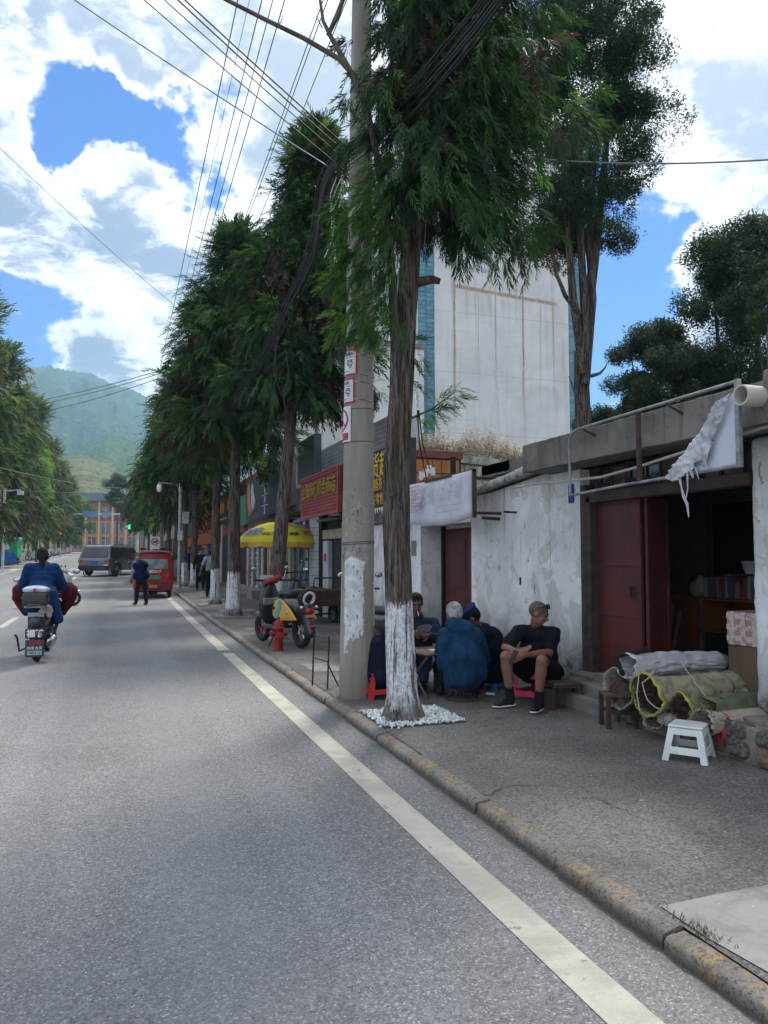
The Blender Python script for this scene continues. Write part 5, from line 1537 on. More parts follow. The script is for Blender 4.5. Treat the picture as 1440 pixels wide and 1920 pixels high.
for k_, (a, b, s_) in enumerate((((-8.6, 4.9, 12.6), (2.30, 7.85, 5.90), .9), ((-8.6, 4.8, 12.8), (2.30, 7.85, 5.98), 1.15), ((-8.6, 5.3, 12.3), (2.30, 7.85, 5.70), 1.0), ((-8.6, 5.2, 12.4), (2.30, 7.85, 5.82), .8))):
    MB().tube(sagline(a, b, s_ * .35, 26), .008 if k_ < 2 else .006, 6).build('cable', M_cable, cb_)
def wire(label, p, q, sag, r, m_=M_wire, name='overhead_wire'):
    tag(MB().tube(sagline(p, q, sag, 26), r, 6).build(name, m_), label, 'wire')
p0, p1 = at(500, 235, 8.6), at(150, 0, 9.6)
d_ = (p1 - p0)
wire('single blue wire slanting across the clouds to the pole', p0 - d_ * .28, p1 + d_ * .8, .05, .007, mat('blue wire', (.03, .05, .16), .5))
wire('faint thin wire crossing the sky above the mountain', at(-60, 220, 16), at(330, 575, 27), .1, .006)
wire('upper of three wires strung in front of the mountain', at(-20, 762, 70), at(302, 694, 40), .35, .020)
wire('middle one of three wires before the mountain', at(-20, 770, 70), at(302, 700, 40), .35, .018)
wire('lowest one of three wires before the mountain', at(-20, 782, 70), at(302, 708, 40), .5, .018)
wire('pale wire over the far left conifers', at(-20, 872, 38), at(270, 915, 80), .4, .016, M_steel)
wire('second pale wire low across the street', at(-20, 913, 50), at(330, 905, 50), .5, .012, M_steel)
p0, p1 = at(930, 288, 9.0), at(1450, 273, 6.2)
wire('pale wire reaching from the crown to the right', p0, p1 + (p1 - p0) * .4, .14, .0075, mat('lilac grey wire', (.22, .20, .26), .6))
tag(MB().tube([at(818, 150, 7.05), at(812, 260, 7.05), at(803, 360, 7.0), at(795, 470, 7.0)], .004, 5).build('hanging_cord', M_steel), 'thin cord hanging down in front of the conifer trunk', 'cord')
tag(MB().tube([at(785, 770, 7.8), at(792, 830, 8.5), at(806, 880, 9.6)], .008, 6).tube([at(783, 770, 7.8), at(786, 830, 8.5), at(800, 900, 9.6)], .008, 6).build('drop_cable', M_cable), 'black drop cables running down to the white sign', 'cable')
jb = MB(); 
for k_, (px, py) in enumerate(((798, 895), (805, 888), (812, 892), (790, 900))): jb.lathe([(.025, 0), (.04, .04), (.025, .08), (.04, .12)], at(px, py, 11.4 - k_ * .1), seg=10)
jo_ = jb.build('insulator_cluster', M_white, None, True); tag(jo_, 'little cluster of white insulators on top of the banner sign', 'insulators')
tag(MB().box((4.52, 10.15, 2.55), (4.58, 10.22, 2.98)).build('iron_stub', M_dark), 'short black iron stub standing behind the banner sign', 'iron post')

# camera pole by the far pavement
cp = thing('camera_pole', 'grey steel pole with dome camera arm and control box', 'camera pole', (2.35, 33.2, gz(33) + PAVE))
MB().tube([(0, 0, 0), (0, 0, 4.55)], [.085, .07], 14).build('post', M_steel, cp, True)
MB().tube([(0, 0, 4.35), (-.9, 0, 4.40)], .035, 8).tube([(0, 0, 3.95), (-.14, 0, 4.3), (-.3, 0, 4.37)], .02, 6).build('arm', M_steel, cp, True)
MB().lathe([(.03, 0), (.09, -.04), (.115, -.16), (.11, -.25), (.07, -.33), (.01, -.36)], (-.85, 0, 4.36)).build('dome_camera', M_white, cp, True)
MB().box((.08, -.1, 2.7), (.36, .12, 3.2)).build('control_box', M_steel, cp, bevel=.01); MB().box((-.1, -.14, 2.0), (.1, -.09, 2.4)).build('small_box', M_whitewall, cp)
bs = thing('ban_sign', 'white board with red circled no entry for carts sign above the three wheeler', 'traffic sign', (1.55, 38.0, gz(38)))
MB().tube([(0, 0, 0), (0, 0, 1.7)], .03).build('post', M_steel, bs); MB().box((-.22, -.02, 1.70), (.22, .02, 2.28)).build('board', M_white, bs, bevel=.004)
MB().torus((0, -.03, 2.04), (0, 1, 0), .155, .022, 28, 6).build('ring', M_redtxt, bs)
MB().tube([(-.11, -.032, 2.15), (.11, -.032, 1.93)], .012).build('bar', M_redtxt, bs)
MB().box((-.08, -.035, 1.98), (.06, -.022, 2.06)).box((.03, -.035, 2.0), (.10, -.022, 2.12)).build('pictogram', M_blacktxt, bs)
MB().tube([(-.07, -.03, 1.97), (-.07, -.029, 1.971)], .025, 10).build('pictogram', M_blacktxt, bs)

sg = thing('signal_mast', 'signal mast reaching over the crossroads with blue direction board', 'traffic light', (-9.0, 128, gz(128)))
MB().tube([(0, 0, 0), (0, 0, 6.6)], [.14, .1]).tube([(0, 0, 6.3), (8.9, 0, 6.45)], .08).build('mast', M_white, sg)
MB().box((3.4, -.1, 5.95), (5.6, .05, 6.85)).build('direction_board', mat('road sign blue', (.10, .22, .42), .5), sg); MB().box((6.2, -.1, 6.1), (7.6, .05, 6.7)).build('direction_board', mat('road sign dusty blue', (.17, .27, .42), .5), sg)
gl = thing('green_signal', 'green signal lamp hanging beside the right hand conifers', 'traffic light', (1.3, 118, gz(118)))
MB().tube([(1.5, 0, 0), (1.5, 0, 4.9), (0, 0, 5.0)], .07).build('mast', M_steel, gl); MB().box((-.3, -.15, 3.6), (.3, .15, 5.0)).build('housing', M_dark, gl)
MB().ell((0, -.2, 4.25), (.34, .1, .34)).build('green_lamp', emit('green signal glow', (.03, .8, .35), 1.2), gl)
rl = thing('red_signal', 'red signal lamp on the far left pavement', 'traffic light', (-7.6, 112, gz(112)))
MB().tube([(0, 0, 0), (0, 0, 3.2)], .06).build('post', M_white, rl); MB().box((-.25, -.1, 2.7), (.25, .1, 3.6)).build('housing', M_dark, rl); MB().ell((0, -.14, 3.25), (.2, .08, .2)).build('red_lamp', emit('red signal glow', (.9, .03, .03), 1.2), rl)
l2 = thing('camera_pole', 'white pole with small camera on a bracket across the road', 'camera pole', (-7.8, 60, gz(60)))
MB().tube([(0, 0, 0), (0, 0, 5.8)], .09).tube([(0, 0, 5.6), (1.0, 0, 5.7)], .04).build('post', M_white, l2); MB().box((.8, -.1, 5.35), (1.2, .25, 5.65)).build('camera_head', M_white, l2, bevel=.02); MB().box((-.55, -.1, 3.0), (-.12, .1, 3.6)).build('small_board', M_white, l2)
l3 = thing('concrete_post', 'bare pale concrete post between the left hand conifers', 'post', (-8.3, 61, gz(61)))
MB().tube([(0, 0, 0), (0, 0, 7.5)], [.17, .13]).build('shaft', M_pole, l3, True)
# ------------------------------------------------------------------ people
M_skin = mat('tanned skin', (.27, .140, .090), .6, (.21, .10, .065), 9, .1, 60)
M_skin2 = mat('weathered skin', (.20, .098, .062), .6, (.15, .07, .045), 9, .15, 60)
M_hair = mat('black hair', (.008, .007, .007), .75, bump=.4, bs=120, spec=.2)
M_hairg = mat('grey cropped hair', (.42, .42, .42), .8, (.22, .22, .22), 12, .4, 120)
M_hairs = mat('shaved scalp stubble', (.15, .085, .062), .7, (.095, .060, .046), 9)
def cloth(name, c, c2=None, vs=5): return mat(name, c, .85, c2 or tuple(a * .72 for a in c), vs, .18, 170, spec=.15)
M_c_black = cloth('black jersey', (.010, .012, .017)); M_c_navy = cloth('navy cloth', (.008, .011, .030)); M_c_navy2 = cloth('deep navy vest', (.008, .012, .045))
M_c_blue = cloth('petrol blue jacket', (.012, .055, .115), (.008, .036, .082)); M_c_jean = cloth('washed denim', (.055, .13, .22), (.03, .07, .13), 12)
M_c_dark = cloth('dark trousers', (.013, .014, .018)); M_c_lblue = cloth('light blue shirt', (.19, .33, .47)); M_c_grey = cloth('grey blue shirt', (.22, .30, .32))
M_c_rider = cloth('royal blue coat', (.008, .035, .115), (.006, .025, .085)); M_c_brown = cloth('grey brown cloth', (.10, .075, .07)); M_c_cap = cloth('blue worker cap', (.02, .028, .11))
M_c_green = cloth('dark green shirt', (.03, .06, .055)); M_shoe = mat('black shoe', (.012, .012, .014), .5); M_sole = mat('white sole', (.62, .63, .65), .6)
M_c_wine = cloth('wine red quilt', (.085, .010, .020)); M_c_pink = cloth('red top', (.35, .03, .05))

def fingers(B, wr, hd, pn, s, curl=.5, r=.0085, thumb=1):
    """palm and five fingers: wr wrist, hd hand direction, pn palm normal"""
    hd = hd.normalized(); side = hd.cross(pn).normalized(); pn = side.cross(hd).normalized()
    palm = wr + hd * .055 * s
    rot = Matrix((side, hd, pn)).transposed()
    B.ell(palm, (.040 * s, .052 * s, .017 * s), rot)
    B.cone(wr, palm, .024 * s, .026 * s)
    for k_, (o, L) in enumerate(((-.029, .066), (-.010, .076), (.010, .071), (.028, .055))):
        b0 = wr + hd * .092 * s + side * o * s
        d1 = (hd + side * o * 3.0 - pn * curl * .35).normalized(); d2 = (hd * (1 - curl * .45) - pn * curl * .9).normalized()
        m1 = b0 + d1 * L * .5 * s; B.cone(b0 - hd * .012, m1, r * 1.12 * s, r * s); B.cone(m1, m1 + d2 * L * .5 * s, r * s, r * .8 * s)
    t0 = wr + hd * .03 * s - side * .030 * s * thumb
    t1 = t0 + (hd * .6 - side * .8 * thumb - pn * .15).normalized() * .036 * s; t2 = t1 + (hd * .95 - side * .15 * thumb - pn * .25).normalized() * .030 * s
    B.cone(t0, t1, .013 * s, .010 * s); B.cone(t1, t2, .010 * s, .0085 * s)

def person(label, J, skin=None, hair=None, hstyle='short', top=None, sleeve='long', bottom=None, legs='long', shoe=None, sole=None, s=1.0, vox=.009, group=None, fat=1.0, hem=None, seed=0, near=True, coat=0, curl=.5, fold=.009, collar=False, handdir=None):
    J = {k: (Vector(v) if v is not None else None) for k, v in J.items()}
    base = Vector((J['pel'].x, J['pel'].y, J['ground'].x))
    T = Matrix.Translation(-base)
    root = thing('person', label, 'person', base, 0, group)
    skin = skin or M_skin
    pel, ch, nk, hd = J['pel'], J['chest'], J['neck'], J['head']
    f = J['face'].normalized(); u0 = J['up'].normalized() if 'up' in J else (hd - nk).normalized()
    rt = f.cross(u0).normalized(); u = rt.cross(f).normalized()
    HR = Matrix((rt, f, u)).transposed()
    B = Blob()
    sh_c = (J['shL'] + J['shR']) / 2; across = (J['shR'] - J['shL']).normalized()
    # torso in section: broad across, flatter front to back
    def slab(B, a, b, wa, da, wb, db, n=5):
        ax = (b - a).normalized(); fr = across.cross(ax).normalized(); ac = ax.cross(fr).normalized() * -1
        Rm = Matrix((ac, fr, ax)).transposed(); L = (b - a).length
        for i in range(n):
            t = i / (n - 1); B.ell(a.lerp(b, t), (wa + (wb - wa) * t, da + (db - da) * t, max(L / (n - 1) * 1.0, .07 * s)), Rm)
    slab(B, pel, ch, .145 * s * fat, .105 * s * fat, .150 * s * fat, .105 * s * fat); slab(B, ch, sh_c - (sh_c - ch) * .15, .150 * s * fat, .105 * s, .135 * s, .075 * s, 3)
    B.cone(sh_c, nk, .070 * s, .056 * s); B.cone(nk, hd - u * .05 * s, .056 * s, .056 * s)
    B.cone(J['shL'], J['shR'], .058 * s, .058 * s)
    # head
    B.ell(hd + u * .022 * s - f * .008 * s, (.076 * s, .096 * s, .092 * s), HR); B.ell(hd - u * .040 * s + f * .022 * s, (.058 * s, .070 * s, .072 * s), HR)
    B.ell(hd - u * .088 * s + f * .060 * s, (.028 * s, .022 * s, .020 * s), HR)
    for sg in (-1, 1):
        B.ell(hd + rt * .077 * s * sg - u * .012 * s - f * .004, (.012 * s, .021 * s, .033 * s), HR)
        B.ell(hd + rt * .038 * s * sg - u * .032 * s + f * .066 * s, (.024 * s, .020 * s, .020 * s), HR)
    B.cone(hd + u * .012 * s + f * .086 * s, hd - u * .030 * s + f * .106 * s, .009 * s, .0155 * s)
    B.cone(hd + u * .024 * s + f * .080 * s - rt * .035 * s, hd + u * .024 * s + f * .080 * s + rt * .035 * s, .012 * s, .012 * s)
    B.cone(hd - u * .060 * s + f * .082 * s - rt * .018 * s, hd - u * .060 * s + f * .082 * s + rt * .018 * s, .009 * s, .009 * s)
    for k in 'LR':
        a, e, w = J['sh' + k], J['el' + k], J['wr' + k]
        B.cone(a, e, .050 * s, .040 * s); B.cone(e, e.lerp(w, .35), .041 * s, .040 * s); B.cone(e.lerp(w, .35), w, .040 * s, .026 * s)
        hdv = J.get('hd' + k) or (w - e); pn = J.get('pn' + k) or Vector((0, 0, -1)) + f * -.3
        if near: fingers(B, w, hdv, pn, s, curl, thumb=1 if k == 'R' else -1)
        else:
            B.cone(w, w + hdv.normalized() * .09 * s, .026 * s, .020 * s)
            fingers(B, w, hdv, pn, s * 1.05, curl, r=.011)
        h, kn, an, to = J['hip' + k], J['kn' + k], J['an' + k], J['to' + k]
        B.cone(h, kn, .078 * s * fat, .056 * s); B.cone(kn, kn.lerp(an, .32), .053 * s, .056 * s); B.cone(kn.lerp(an, .32), an, .056 * s, .035 * s)
        back = (kn - an).cross((to - an)).cross(kn - an).normalized() * -1
        B.ell(kn.lerp(an, .3) + back * .018 * s, (.045 * s, .045 * s, .09 * s)); zq = (min(an.z - .075 * s, to.z - .03) if 'lift' in J else J['ground'].x); al_ = Vector((an.x, an.y, zq + .055 * s)); tl_ = Vector((to.x, to.y, zq + .028 * s)); tl_ = al_ + (tl_ - al_).normalized() * min((tl_ - al_).length, .11 * s); B.cone(an, al_, .034 * s, .030 * s); B.cone(al_, tl_, .028 * s, .018 * s)
    B.build('body', skin, root, vox, 3, local=T)
    # face details
    if near:
        for sg in (-1, 1):
            e_ = MB(); e_.ell(hd + rt * .031 * s * sg + u * .002 * s + f * .086 * s - base, (.013 * s, .008 * s, .0055 * s), HR, 10, 6); e_.build('eye', M_hair, root, True)
            b_ = MB(); b_.tube([hd + rt * .015 * s * sg + u * .024 * s + f * .095 * s - base, hd + rt * .050 * s * sg + u * .024 * s + f * .080 * s - base], [.005 * s, .003 * s], 6); b_.build('eyebrow', M_hair, root)
        m_ = MB(); m_.tube([hd - u * .058 * s + f * .090 * s - rt * .022 * s - base, hd - u * .060 * s + f * .094 * s - base, hd - u * .058 * s + f * .090 * s + rt * .022 * s - base], .0028 * s, 6); m_.build('mouth', mat('closed lips', (.13, .05, .04), .6), root)
    # hair
    if hair:
        H_ = Blob()
        if hstyle == 'shaved': H_.ell(hd + u * .027 * s - f * .013 * s, (.0785 * s, .0975 * s, .0900 * s), HR)
        else: H_.ell(hd + u * .034 * s - f * .016 * s, (.0815 * s, .0985 * s, .090 * s), HR)
        if hstyle == 'short': H_.ell(hd + u * .000 * s - f * .040 * s, (.080 * s, .070 * s, .080 * s), HR)
        if hstyle == 'long':
            H_.ell(hd - u * .01 * s - f * .045 * s, (.088 * s, .075 * s, .10 * s), HR); H_.cone(hd - f * .07 * s - u * .02 * s, hd - f * .105 * s - u * .22 * s, .060 * s, .030 * s)
        H_.build('hair', hair, root, max(vox, .009), 2, .004 if near else 0, 30, local=T, post=(lambda me: None))
    # clothes
    if top:
        C = Blob(); i = .020 * s
        slab(C, pel - (ch - pel) * .05, ch, (.150 * fat + .022) * s, (.112 * fat + .020) * s, (.155 * fat + .018) * s, (.110 * fat + .02) * s)
        slab(C, ch, sh_c - (sh_c - ch) * .12, (.155 * fat + .018) * s, .128 * s, .145 * s, .092 * s, 3)
        C.cone(J['shL'], J['shR'], .076 * s, .076 * s); C.cone(sh_c, sh_c.lerp(nk, .55), .090 * s, .070 * s)
        if collar: C.cone(nk - (nk - sh_c) * .25 - f * .01, nk - (nk - sh_c) * .15 - f * .012, .078 * s, .070 * s)
        for k in 'LR':
            a, e, w = J['sh' + k], J['el' + k], J['wr' + k]
            if sleeve == 'long': C.cone(a, e, .075 * s, .062 * s); C.cone(e, e.lerp(w, .9), .062 * s, .044 * s)
            elif sleeve == 'short': C.cone(a, a.lerp(e, .72), .076 * s, .068 * s)
            elif sleeve == 'none': pass
        if hem:
            for (p, r0, q, r1) in hem: C.cone(p, q, r0, r1)
        C.build('jacket' if sleeve == 'long' else ('shirt' if sleeve == 'short' else 'vest'), top, root, max(vox, .012), 3, fold, 9.0, T, seed, stretch=(1, 1, .42))
    if bottom:
        C = Blob()
        C.ell(pel, (.160 * s * fat, .135 * s * fat, .115 * s)); C.cone(J['hipL'], J['hipR'], .105 * s * fat, .105 * s * fat)
        for k in 'LR':
            h, kn, an = J['hip' + k], J['kn' + k], J['an' + k]
            if legs == 'long': C.cone(h, kn, .098 * s * fat, .072 * s); C.cone(kn, an.lerp(kn, .06), .072 * s, .058 * s)
            else: C.cone(h, h.lerp(kn, .80), .105 * s * fat, .082 * s)
        C.build('trousers' if legs == 'long' else 'shorts', bottom, root, max(vox, .012), 3, fold, 8.0, T, seed + 3, stretch=(1, 1, .6))
    for k in 'LR':
        an, to = J['an' + k], J['to' + k]; d = (to - an); d.z = 0; d = d.normalized(); gzv = J['ground'].x
        sd = Vector((d.y, -d.x, 0)); Rm = Matrix((sd, d, Vector((0, 0, 1)))).transposed()
        c = Vector((an.x, an.y, 0)) + d * .055 * s; zb = min(an.z - .075 * s, to.z - .03) if 'lift' in J else gzv
        S_ = Blob(); S_.ell(c + Vector((0, 0, zb + .042 * s)) + d * .02, (.048 * s, .125 * s, .040 * s), Rm); S_.cone(Vector((an.x, an.y, zb + .06 * s)), Vector((an.x, an.y, zb + .095 * s)), .050 * s, .046 * s)
        S_.ell(c + d * .07 * s + Vector((0, 0, zb + .034 * s)), (.046 * s, .062 * s, .032 * s), Rm)
        def flat(me, z0=zb + .006, bz=base.z):
            for v in me.vertices:
                if v.co.z < z0: v.co.z = z0
        so = S_.build('shoe', shoe or M_shoe, root, max(vox, .012), 2, post=flat, local=None); so.data.transform(T)
        if sole:
            L_ = Blob(); L_.ell(c + d * .015 + Vector((0, 0, zb + .020 * s)), (.051 * s, .138 * s, .017 * s), Rm); L_.ell(c - d * .07 * s + Vector((0, 0, zb + .022 * s)), (.046 * s, .05 * s, .02 * s), Rm)
            L_.build('sole', sole, so, .008, 1, local=T)
        if legs == 'short':
            K_ = Blob(); K_.cone(Vector((an.x, an.y, zb + .05)), an.lerp(J['kn' + k], .14), .050 * s, .043 * s); K_.cone(Vector((an.x, an.y, zb + .06)), Vector((an.x, an.y, zb + .055)) + d * .07 * s, .046 * s, .036 * s); K_.build('sock', M_c_black, root, .009, 1, local=T)
    return root, base, (rt, f, u, hd)

G = PAVE
gnd = lambda z: Vector((z, 0, 0))
# man in black polo looking over his shoulder
kn1, kn2 = at(948, 1231, 7.42), at(1016, 1238, 7.25)
J = dict(ground=gnd(G), pel=at(1016, 1258, 8.02), chest=at(1008, 1206, 7.88), neck=at(1004, 1172, 7.80), head=at(1010, 1150, 7.74),
         face=RT * .86 - FW * .42 - UP * .34, up=UP * .93 + RT * .30 - FW * .05, shL=at(1037, 1188, 7.80), shR=at(973, 1186, 7.80), elL=at(1030, 1224, 7.62), elR=at(947, 1214, 7.66),
         wrL=at(984, 1228, 7.40), wrR=at(968, 1221, 7.46), hdL=-RT * .8 - UP * .25 - FW * .2, hdR=RT * .85 + UP * .22 - FW * .15, pnL=UP * .3 - FW * .9, pnR=-UP * .8 + FW * .3,
         hipL=at(1036, 1262, 7.95), hipR=at(994, 1260, 7.98), knL=kn2, knR=kn1, anL=at(1010, 1306, 7.32), anR=at(956, 1298, 7.52), toL=at(1000, 1326, 7.18), toR=at(936, 1316, 7.46))
pm, pb, (rt_, f_, u_, hd_) = person('bald man in black polo and shorts seated on a pink stool, looking aside', J, hair=M_hairs, hstyle='shaved', top=M_c_black, sleeve='short', bottom=M_c_black, legs='short', shoe=M_shoe, sole=M_sole, vox=.009, fat=1.10, seed=1)
gl_ = MB()
for sg in (-1, 1):
    c = hd_ + rt_ * .034 * sg + u_ * .100 + f_ * .066 - pb
    gl_.ell(c, (.033, .012, .030), Matrix((rt_, f_ * .8 + u_ * .6, u_ * .8 - f_ * .6)).transposed(), 12, 8)
gl_.tube([hd_ - rt_ * .06 + u_ * .098 + f_ * .055 - pb, hd_ - rt_ * .088 + u_ * .05 - f_ * .02 - pb], .004, 6).tube([hd_ + rt_ * .06 + u_ * .098 + f_ * .055 - pb, hd_ + rt_ * .088 + u_ * .05 - f_ * .02 - pb], .004, 6)
sgl = gl_.build('sunglasses', M_glass, None, True, loc=pb); tag(sgl, 'black sunglasses pushed up on the bald head', 'sunglasses')
ph_ = MB().box((-.036, -.072, -.005), (.036, .072, .005)).build('phone', M_black, None, bevel=.003)
ph_.matrix_world = Matrix.Translation(at(963, 1231, 7.33)) @ Matrix((RT * .5 - FW * .8, UP * .75 + RT * .5, (RT * .5 - FW * .8).cross(UP * .75 + RT * .5))).transposed().to_4x4(); tag(ph_, 'dark phone in the hand of the man in the polo', 'phone')
MB().tube([at(1030, 1193, 7.70) - pb, at(1037, 1196, 7.70) - pb], .006, 6).build('sleeve_mark', M_whitetxt, pm)

# man in the petrol blue jacket, back to us
bj = at(866, 1262, 7.92)
J = dict(ground=gnd(G), pel=bj, chest=at(866, 1205, 7.92), neck=at(858, 1170, 7.98), head=at(851, 1151, 8.02), face=FW * .85 - RT * .38 - UP * .30, up=UP * .95 - RT * .12 + FW * .25,
         shL=at(836, 1190, 7.98), shR=at(892, 1192, 7.86), elL=at(826, 1228, 8.10), elR=at(908, 1236, 8.0), wrL=at(822, 1218, 8.42), wrR=at(880, 1222, 8.40),
         hipL=at(846, 1268, 7.96), hipR=at(886, 1268, 7.90), knL=at(826, 1246, 8.40), knR=at(896, 1252, 8.42), anL=at(824, 1290, 8.10), anR=at(890, 1292, 8.1), toL=at(818, 1290, 8.4), toR=at(892, 1290, 8.4))
person('grey haired man in petrol blue jacket crouched on a wire stool, seen from behind', J, hair=M_hairg, top=M_c_blue, bottom=M_c_dark, shoe=M_shoe, vox=.013, fat=1.08, seed=5, fold=.016, collar=True,
       hem=[(at(850, 1172, 7.93), .075, at(878, 1180, 7.86), .068), (at(868, 1230, 7.88), .195, at(872, 1262, 7.86), .175), (at(850, 1235, 7.86), .10, at(838, 1290, 7.84), .028), (at(868, 1245, 7.82), .13, at(852, 1275, 7.80), .07), (at(888, 1240, 7.84), .12, at(896, 1262, 7.84), .09), (at(838, 1205, 7.9), .085, at(832, 1245, 7.95), .07)])
# man in blue cap and navy coat leaning over the table
J = dict(ground=gnd(G), pel=at(918, 1250, 8.55), chest=at(908, 1205, 8.35), neck=at(893, 1172, 8.25), head=at(883, 1156, 8.20), face=-RT * .72 + FW * .10 - UP * .62, up=UP * .75 - RT * .45 - FW * .1,
         shL=at(898, 1188, 8.10), shR=at(893, 1186, 8.52), elL=at(880, 1225, 8.1), elR=at(872, 1220, 8.6), wrL=at(852, 1225, 8.3), wrR=at(850, 1222, 8.6),
         hipL=at(912, 1258, 8.42), hipR=at(914, 1256, 8.68), knL=at(890, 1240, 8.30), knR=at(880, 1240, 8.7), anL=at(898, 1280, 8.42), anR=at(885, 1280, 8.75), toL=at(886, 1284, 8.4), toR=at(870, 1282, 8.75))
r_, b_, (rt_, f_, u_, hd_) = person('man in blue worker cap and navy coat bowed over the card table', J, skin=M_skin2, hair=M_hair, top=M_c_navy, bottom=M_c_dark, vox=.011, fat=1.18, seed=9, fold=.008,
       hem=[(at(918, 1200, 8.40), .15, at(924, 1250, 8.48), .19), (at(905, 1188, 8.3), .12, at(922, 1225, 8.42), .17)])
cp_ = Blob(); cp_.ell(hd_ + u_ * .062 - f_ * .005, (.098, .112, .052), Matrix((rt_, f_, u_)).transposed()); cp_.ell(hd_ + u_ * .088 - f_ * .012, (.108, .118, .030), Matrix((rt_, f_, u_)).transposed()); cp_.ell(hd_ + u_ * .042 + f_ * .10, (.070, .055, .008), Matrix((rt_, f_, u_)).transposed())
tag(cp_.build('worker_cap', M_c_cap, None, .008, 2, .002, 14), 'soft blue worker cap on the bowed head', 'cap')
# smoking man facing us
J = dict(ground=gnd(G), pel=at(783, 1240, 9.15), chest=at(784, 1190, 9.10), neck=at(782, 1153, 9.02), head=at(780, 1131, 8.95), face=-FW * .95 + RT * .10 - UP * .28, up=UP,
         shL=at(812, 1170, 9.0), shR=at(756, 1170, 9.05), elL=at(825, 1200, 8.85), elR=at(752, 1202, 8.9), wrL=at(806, 1193, 8.68), wrR=at(776, 1185, 8.66), hdL=-RT * .9 + UP * .1 - FW * .1, hdR=RT * .85 - UP * .1 - FW * .2,
         pnL=-UP * .3 + FW, pnR=-UP * .3 + FW, hipL=at(796, 1246, 9.1), hipR=at(768, 1246, 9.12), knL=at(797, 1228, 8.60), knR=at(765, 1230, 8.62), anL=at(794, 1272, 8.55), anR=at(766, 1272, 8.6), toL=at(794, 1282, 8.35), toR=at(764, 1282, 8.4))
r_, b_, (rt_, f_, u_, hd_) = person('short haired man with a cigarette in his mouth fanning his cards', J, skin=M_skin2, hair=M_hair, top=cloth('slate blue jacket', (.018, .032, .058)), bottom=M_c_jean, vox=.0095, seed=12, collar=True)
tag(MB().tube([hd_ - u_ * .058 + f_ * .095 - rt_ * .008, hd_ - u_ * .090 + f_ * .155 - rt_ * .012], .0045, 6).build('cigarette', M_whitetxt), 'white cigarette between the lips of the card player', 'cigarette')
cd = MB()
for k_ in range(6):
    c0_ = at(790 + k_ * 2.2, 1186 - k_ * .6, 8.60); a_ = -.6 + k_ * .22
    uu = UP * math.cos(a_) + RT * math.sin(a_); vv = RT * math.cos(a_) - UP * math.sin(a_)
    cd.quad(c0_ - vv * .025 - FW * .002 * k_, c0_ + vv * .025 - FW * .002 * k_, c0_ + vv * .025 + uu * .08 - FW * .002 * k_, c0_ - vv * .025 + uu * .08 - FW * .002 * k_)
cdo = cd.build('playing_cards', mat('card back', (.16, .12, .20), .6)); tag(cdo, 'fan of purple backed cards in the smoking man hands', 'cards', kind='stuff')
sdm = cdo.modifiers.new('t', 'SOLIDIFY'); sdm.thickness = .0006
# person in navy hidden by pole and trunk, on the red stool
J = dict(ground=gnd(G), pel=at(712, 1268, 8.10), chest=at(722, 1210, 8.15), neck=at(742, 1172, 8.25), head=at(756, 1152, 8.30), face=RT * .85 + FW * .35 - UP * .4, up=UP * .9 + RT * .3,
         shL=at(734, 1186, 8.42), shR=at(728, 1188, 7.98), elL=at(752, 1225, 8.5), elR=at(745, 1228, 8.0), wrL=at(780, 1222, 8.55), wrR=at(775, 1224, 8.15),
         hipL=at(716, 1268, 8.22), hipR=at(716, 1268, 8.0), knL=at(758, 1250, 8.35), knR=at(756, 1254, 8.05), anL=at(760, 1290, 8.3), anR=at(757, 1294, 8.05), toL=at(778, 1294, 8.35), toR=at(775, 1300, 8.1))
person('person in navy coat on a red stool half hidden between pole and trunk', J, skin=M_skin2, hair=M_hair, top=M_c_navy, bottom=M_c_navy, vox=.013, fat=1.12, seed=15,
       hem=[(at(714, 1215, 8.1), .15, at(712, 1262, 8.1), .19)])

def standing(label, x, y, z0, hdg, h=1.68, stride=.18, armsw=.1, lean=.04, s=None, elb=None, **k):
    """walking figure; hdg = heading in degrees clockwise from the street axis"""
    s = s or h / 1.72; a = R(hdg); F_ = Vector((math.sin(a), math.cos(a), 0)); S_ = Vector((math.cos(a), -math.sin(a), 0)); o = Vector((x, y, z0)); Z = Vector((0, 0, 1))
    P_ = lambda f, r, z: o + F_ * f * s + S_ * r * s + Z * z * s
    J = dict(ground=gnd(z0), pel=P_(0, 0, .93), chest=P_(lean * .6, 0, 1.20), neck=P_(lean * 1.1, 0, 1.47), head=P_(lean * 1.6 + .02, 0, 1.60), face=F_ - Z * .12, up=Z,
             shL=P_(lean, -.165, 1.40), shR=P_(lean, .165, 1.40), elL=P_(lean - .05 + armsw, -.235, 1.13), elR=P_(lean - .05 - armsw, .235, 1.13), wrL=P_(lean + .06 + armsw * 1.6, -.24, .90), wrR=P_(lean + .02 - armsw, .25, .88),
             hipL=P_(0, -.09, .90), hipR=P_(0, .09, .90), knL=P_(stride * .55 + .02, -.10, .50), knR=P_(-stride * .35, .10, .50), anL=P_(stride, -.10, .085), anR=P_(-stride * 1.1, .10, .10), toL=P_(stride + .15, -.11, .03), toR=P_(-stride * 1.1 + .14, .11, .03))
    if elb: J.update({kk: P_(*v) for kk, v in elb.items()})
    return person(label, J, s=s, near=False, vox=k.pop('vox', .026), fold=k.pop('fold', .008), **k)
r_, b_, (rt_, f_, u_, hd_) = standing('old man in navy vest and grey hat standing by the red three wheeler', .64, 24.9, gz(24.9), -28, 1.56, .16, .02, .16, hair=M_hairg, skin=M_skin2, top=M_c_lblue, bottom=M_c_dark, seed=21, vox=.018)
vs_ = Blob(); o_ = Vector((.64, 24.9, gz(24.9)))
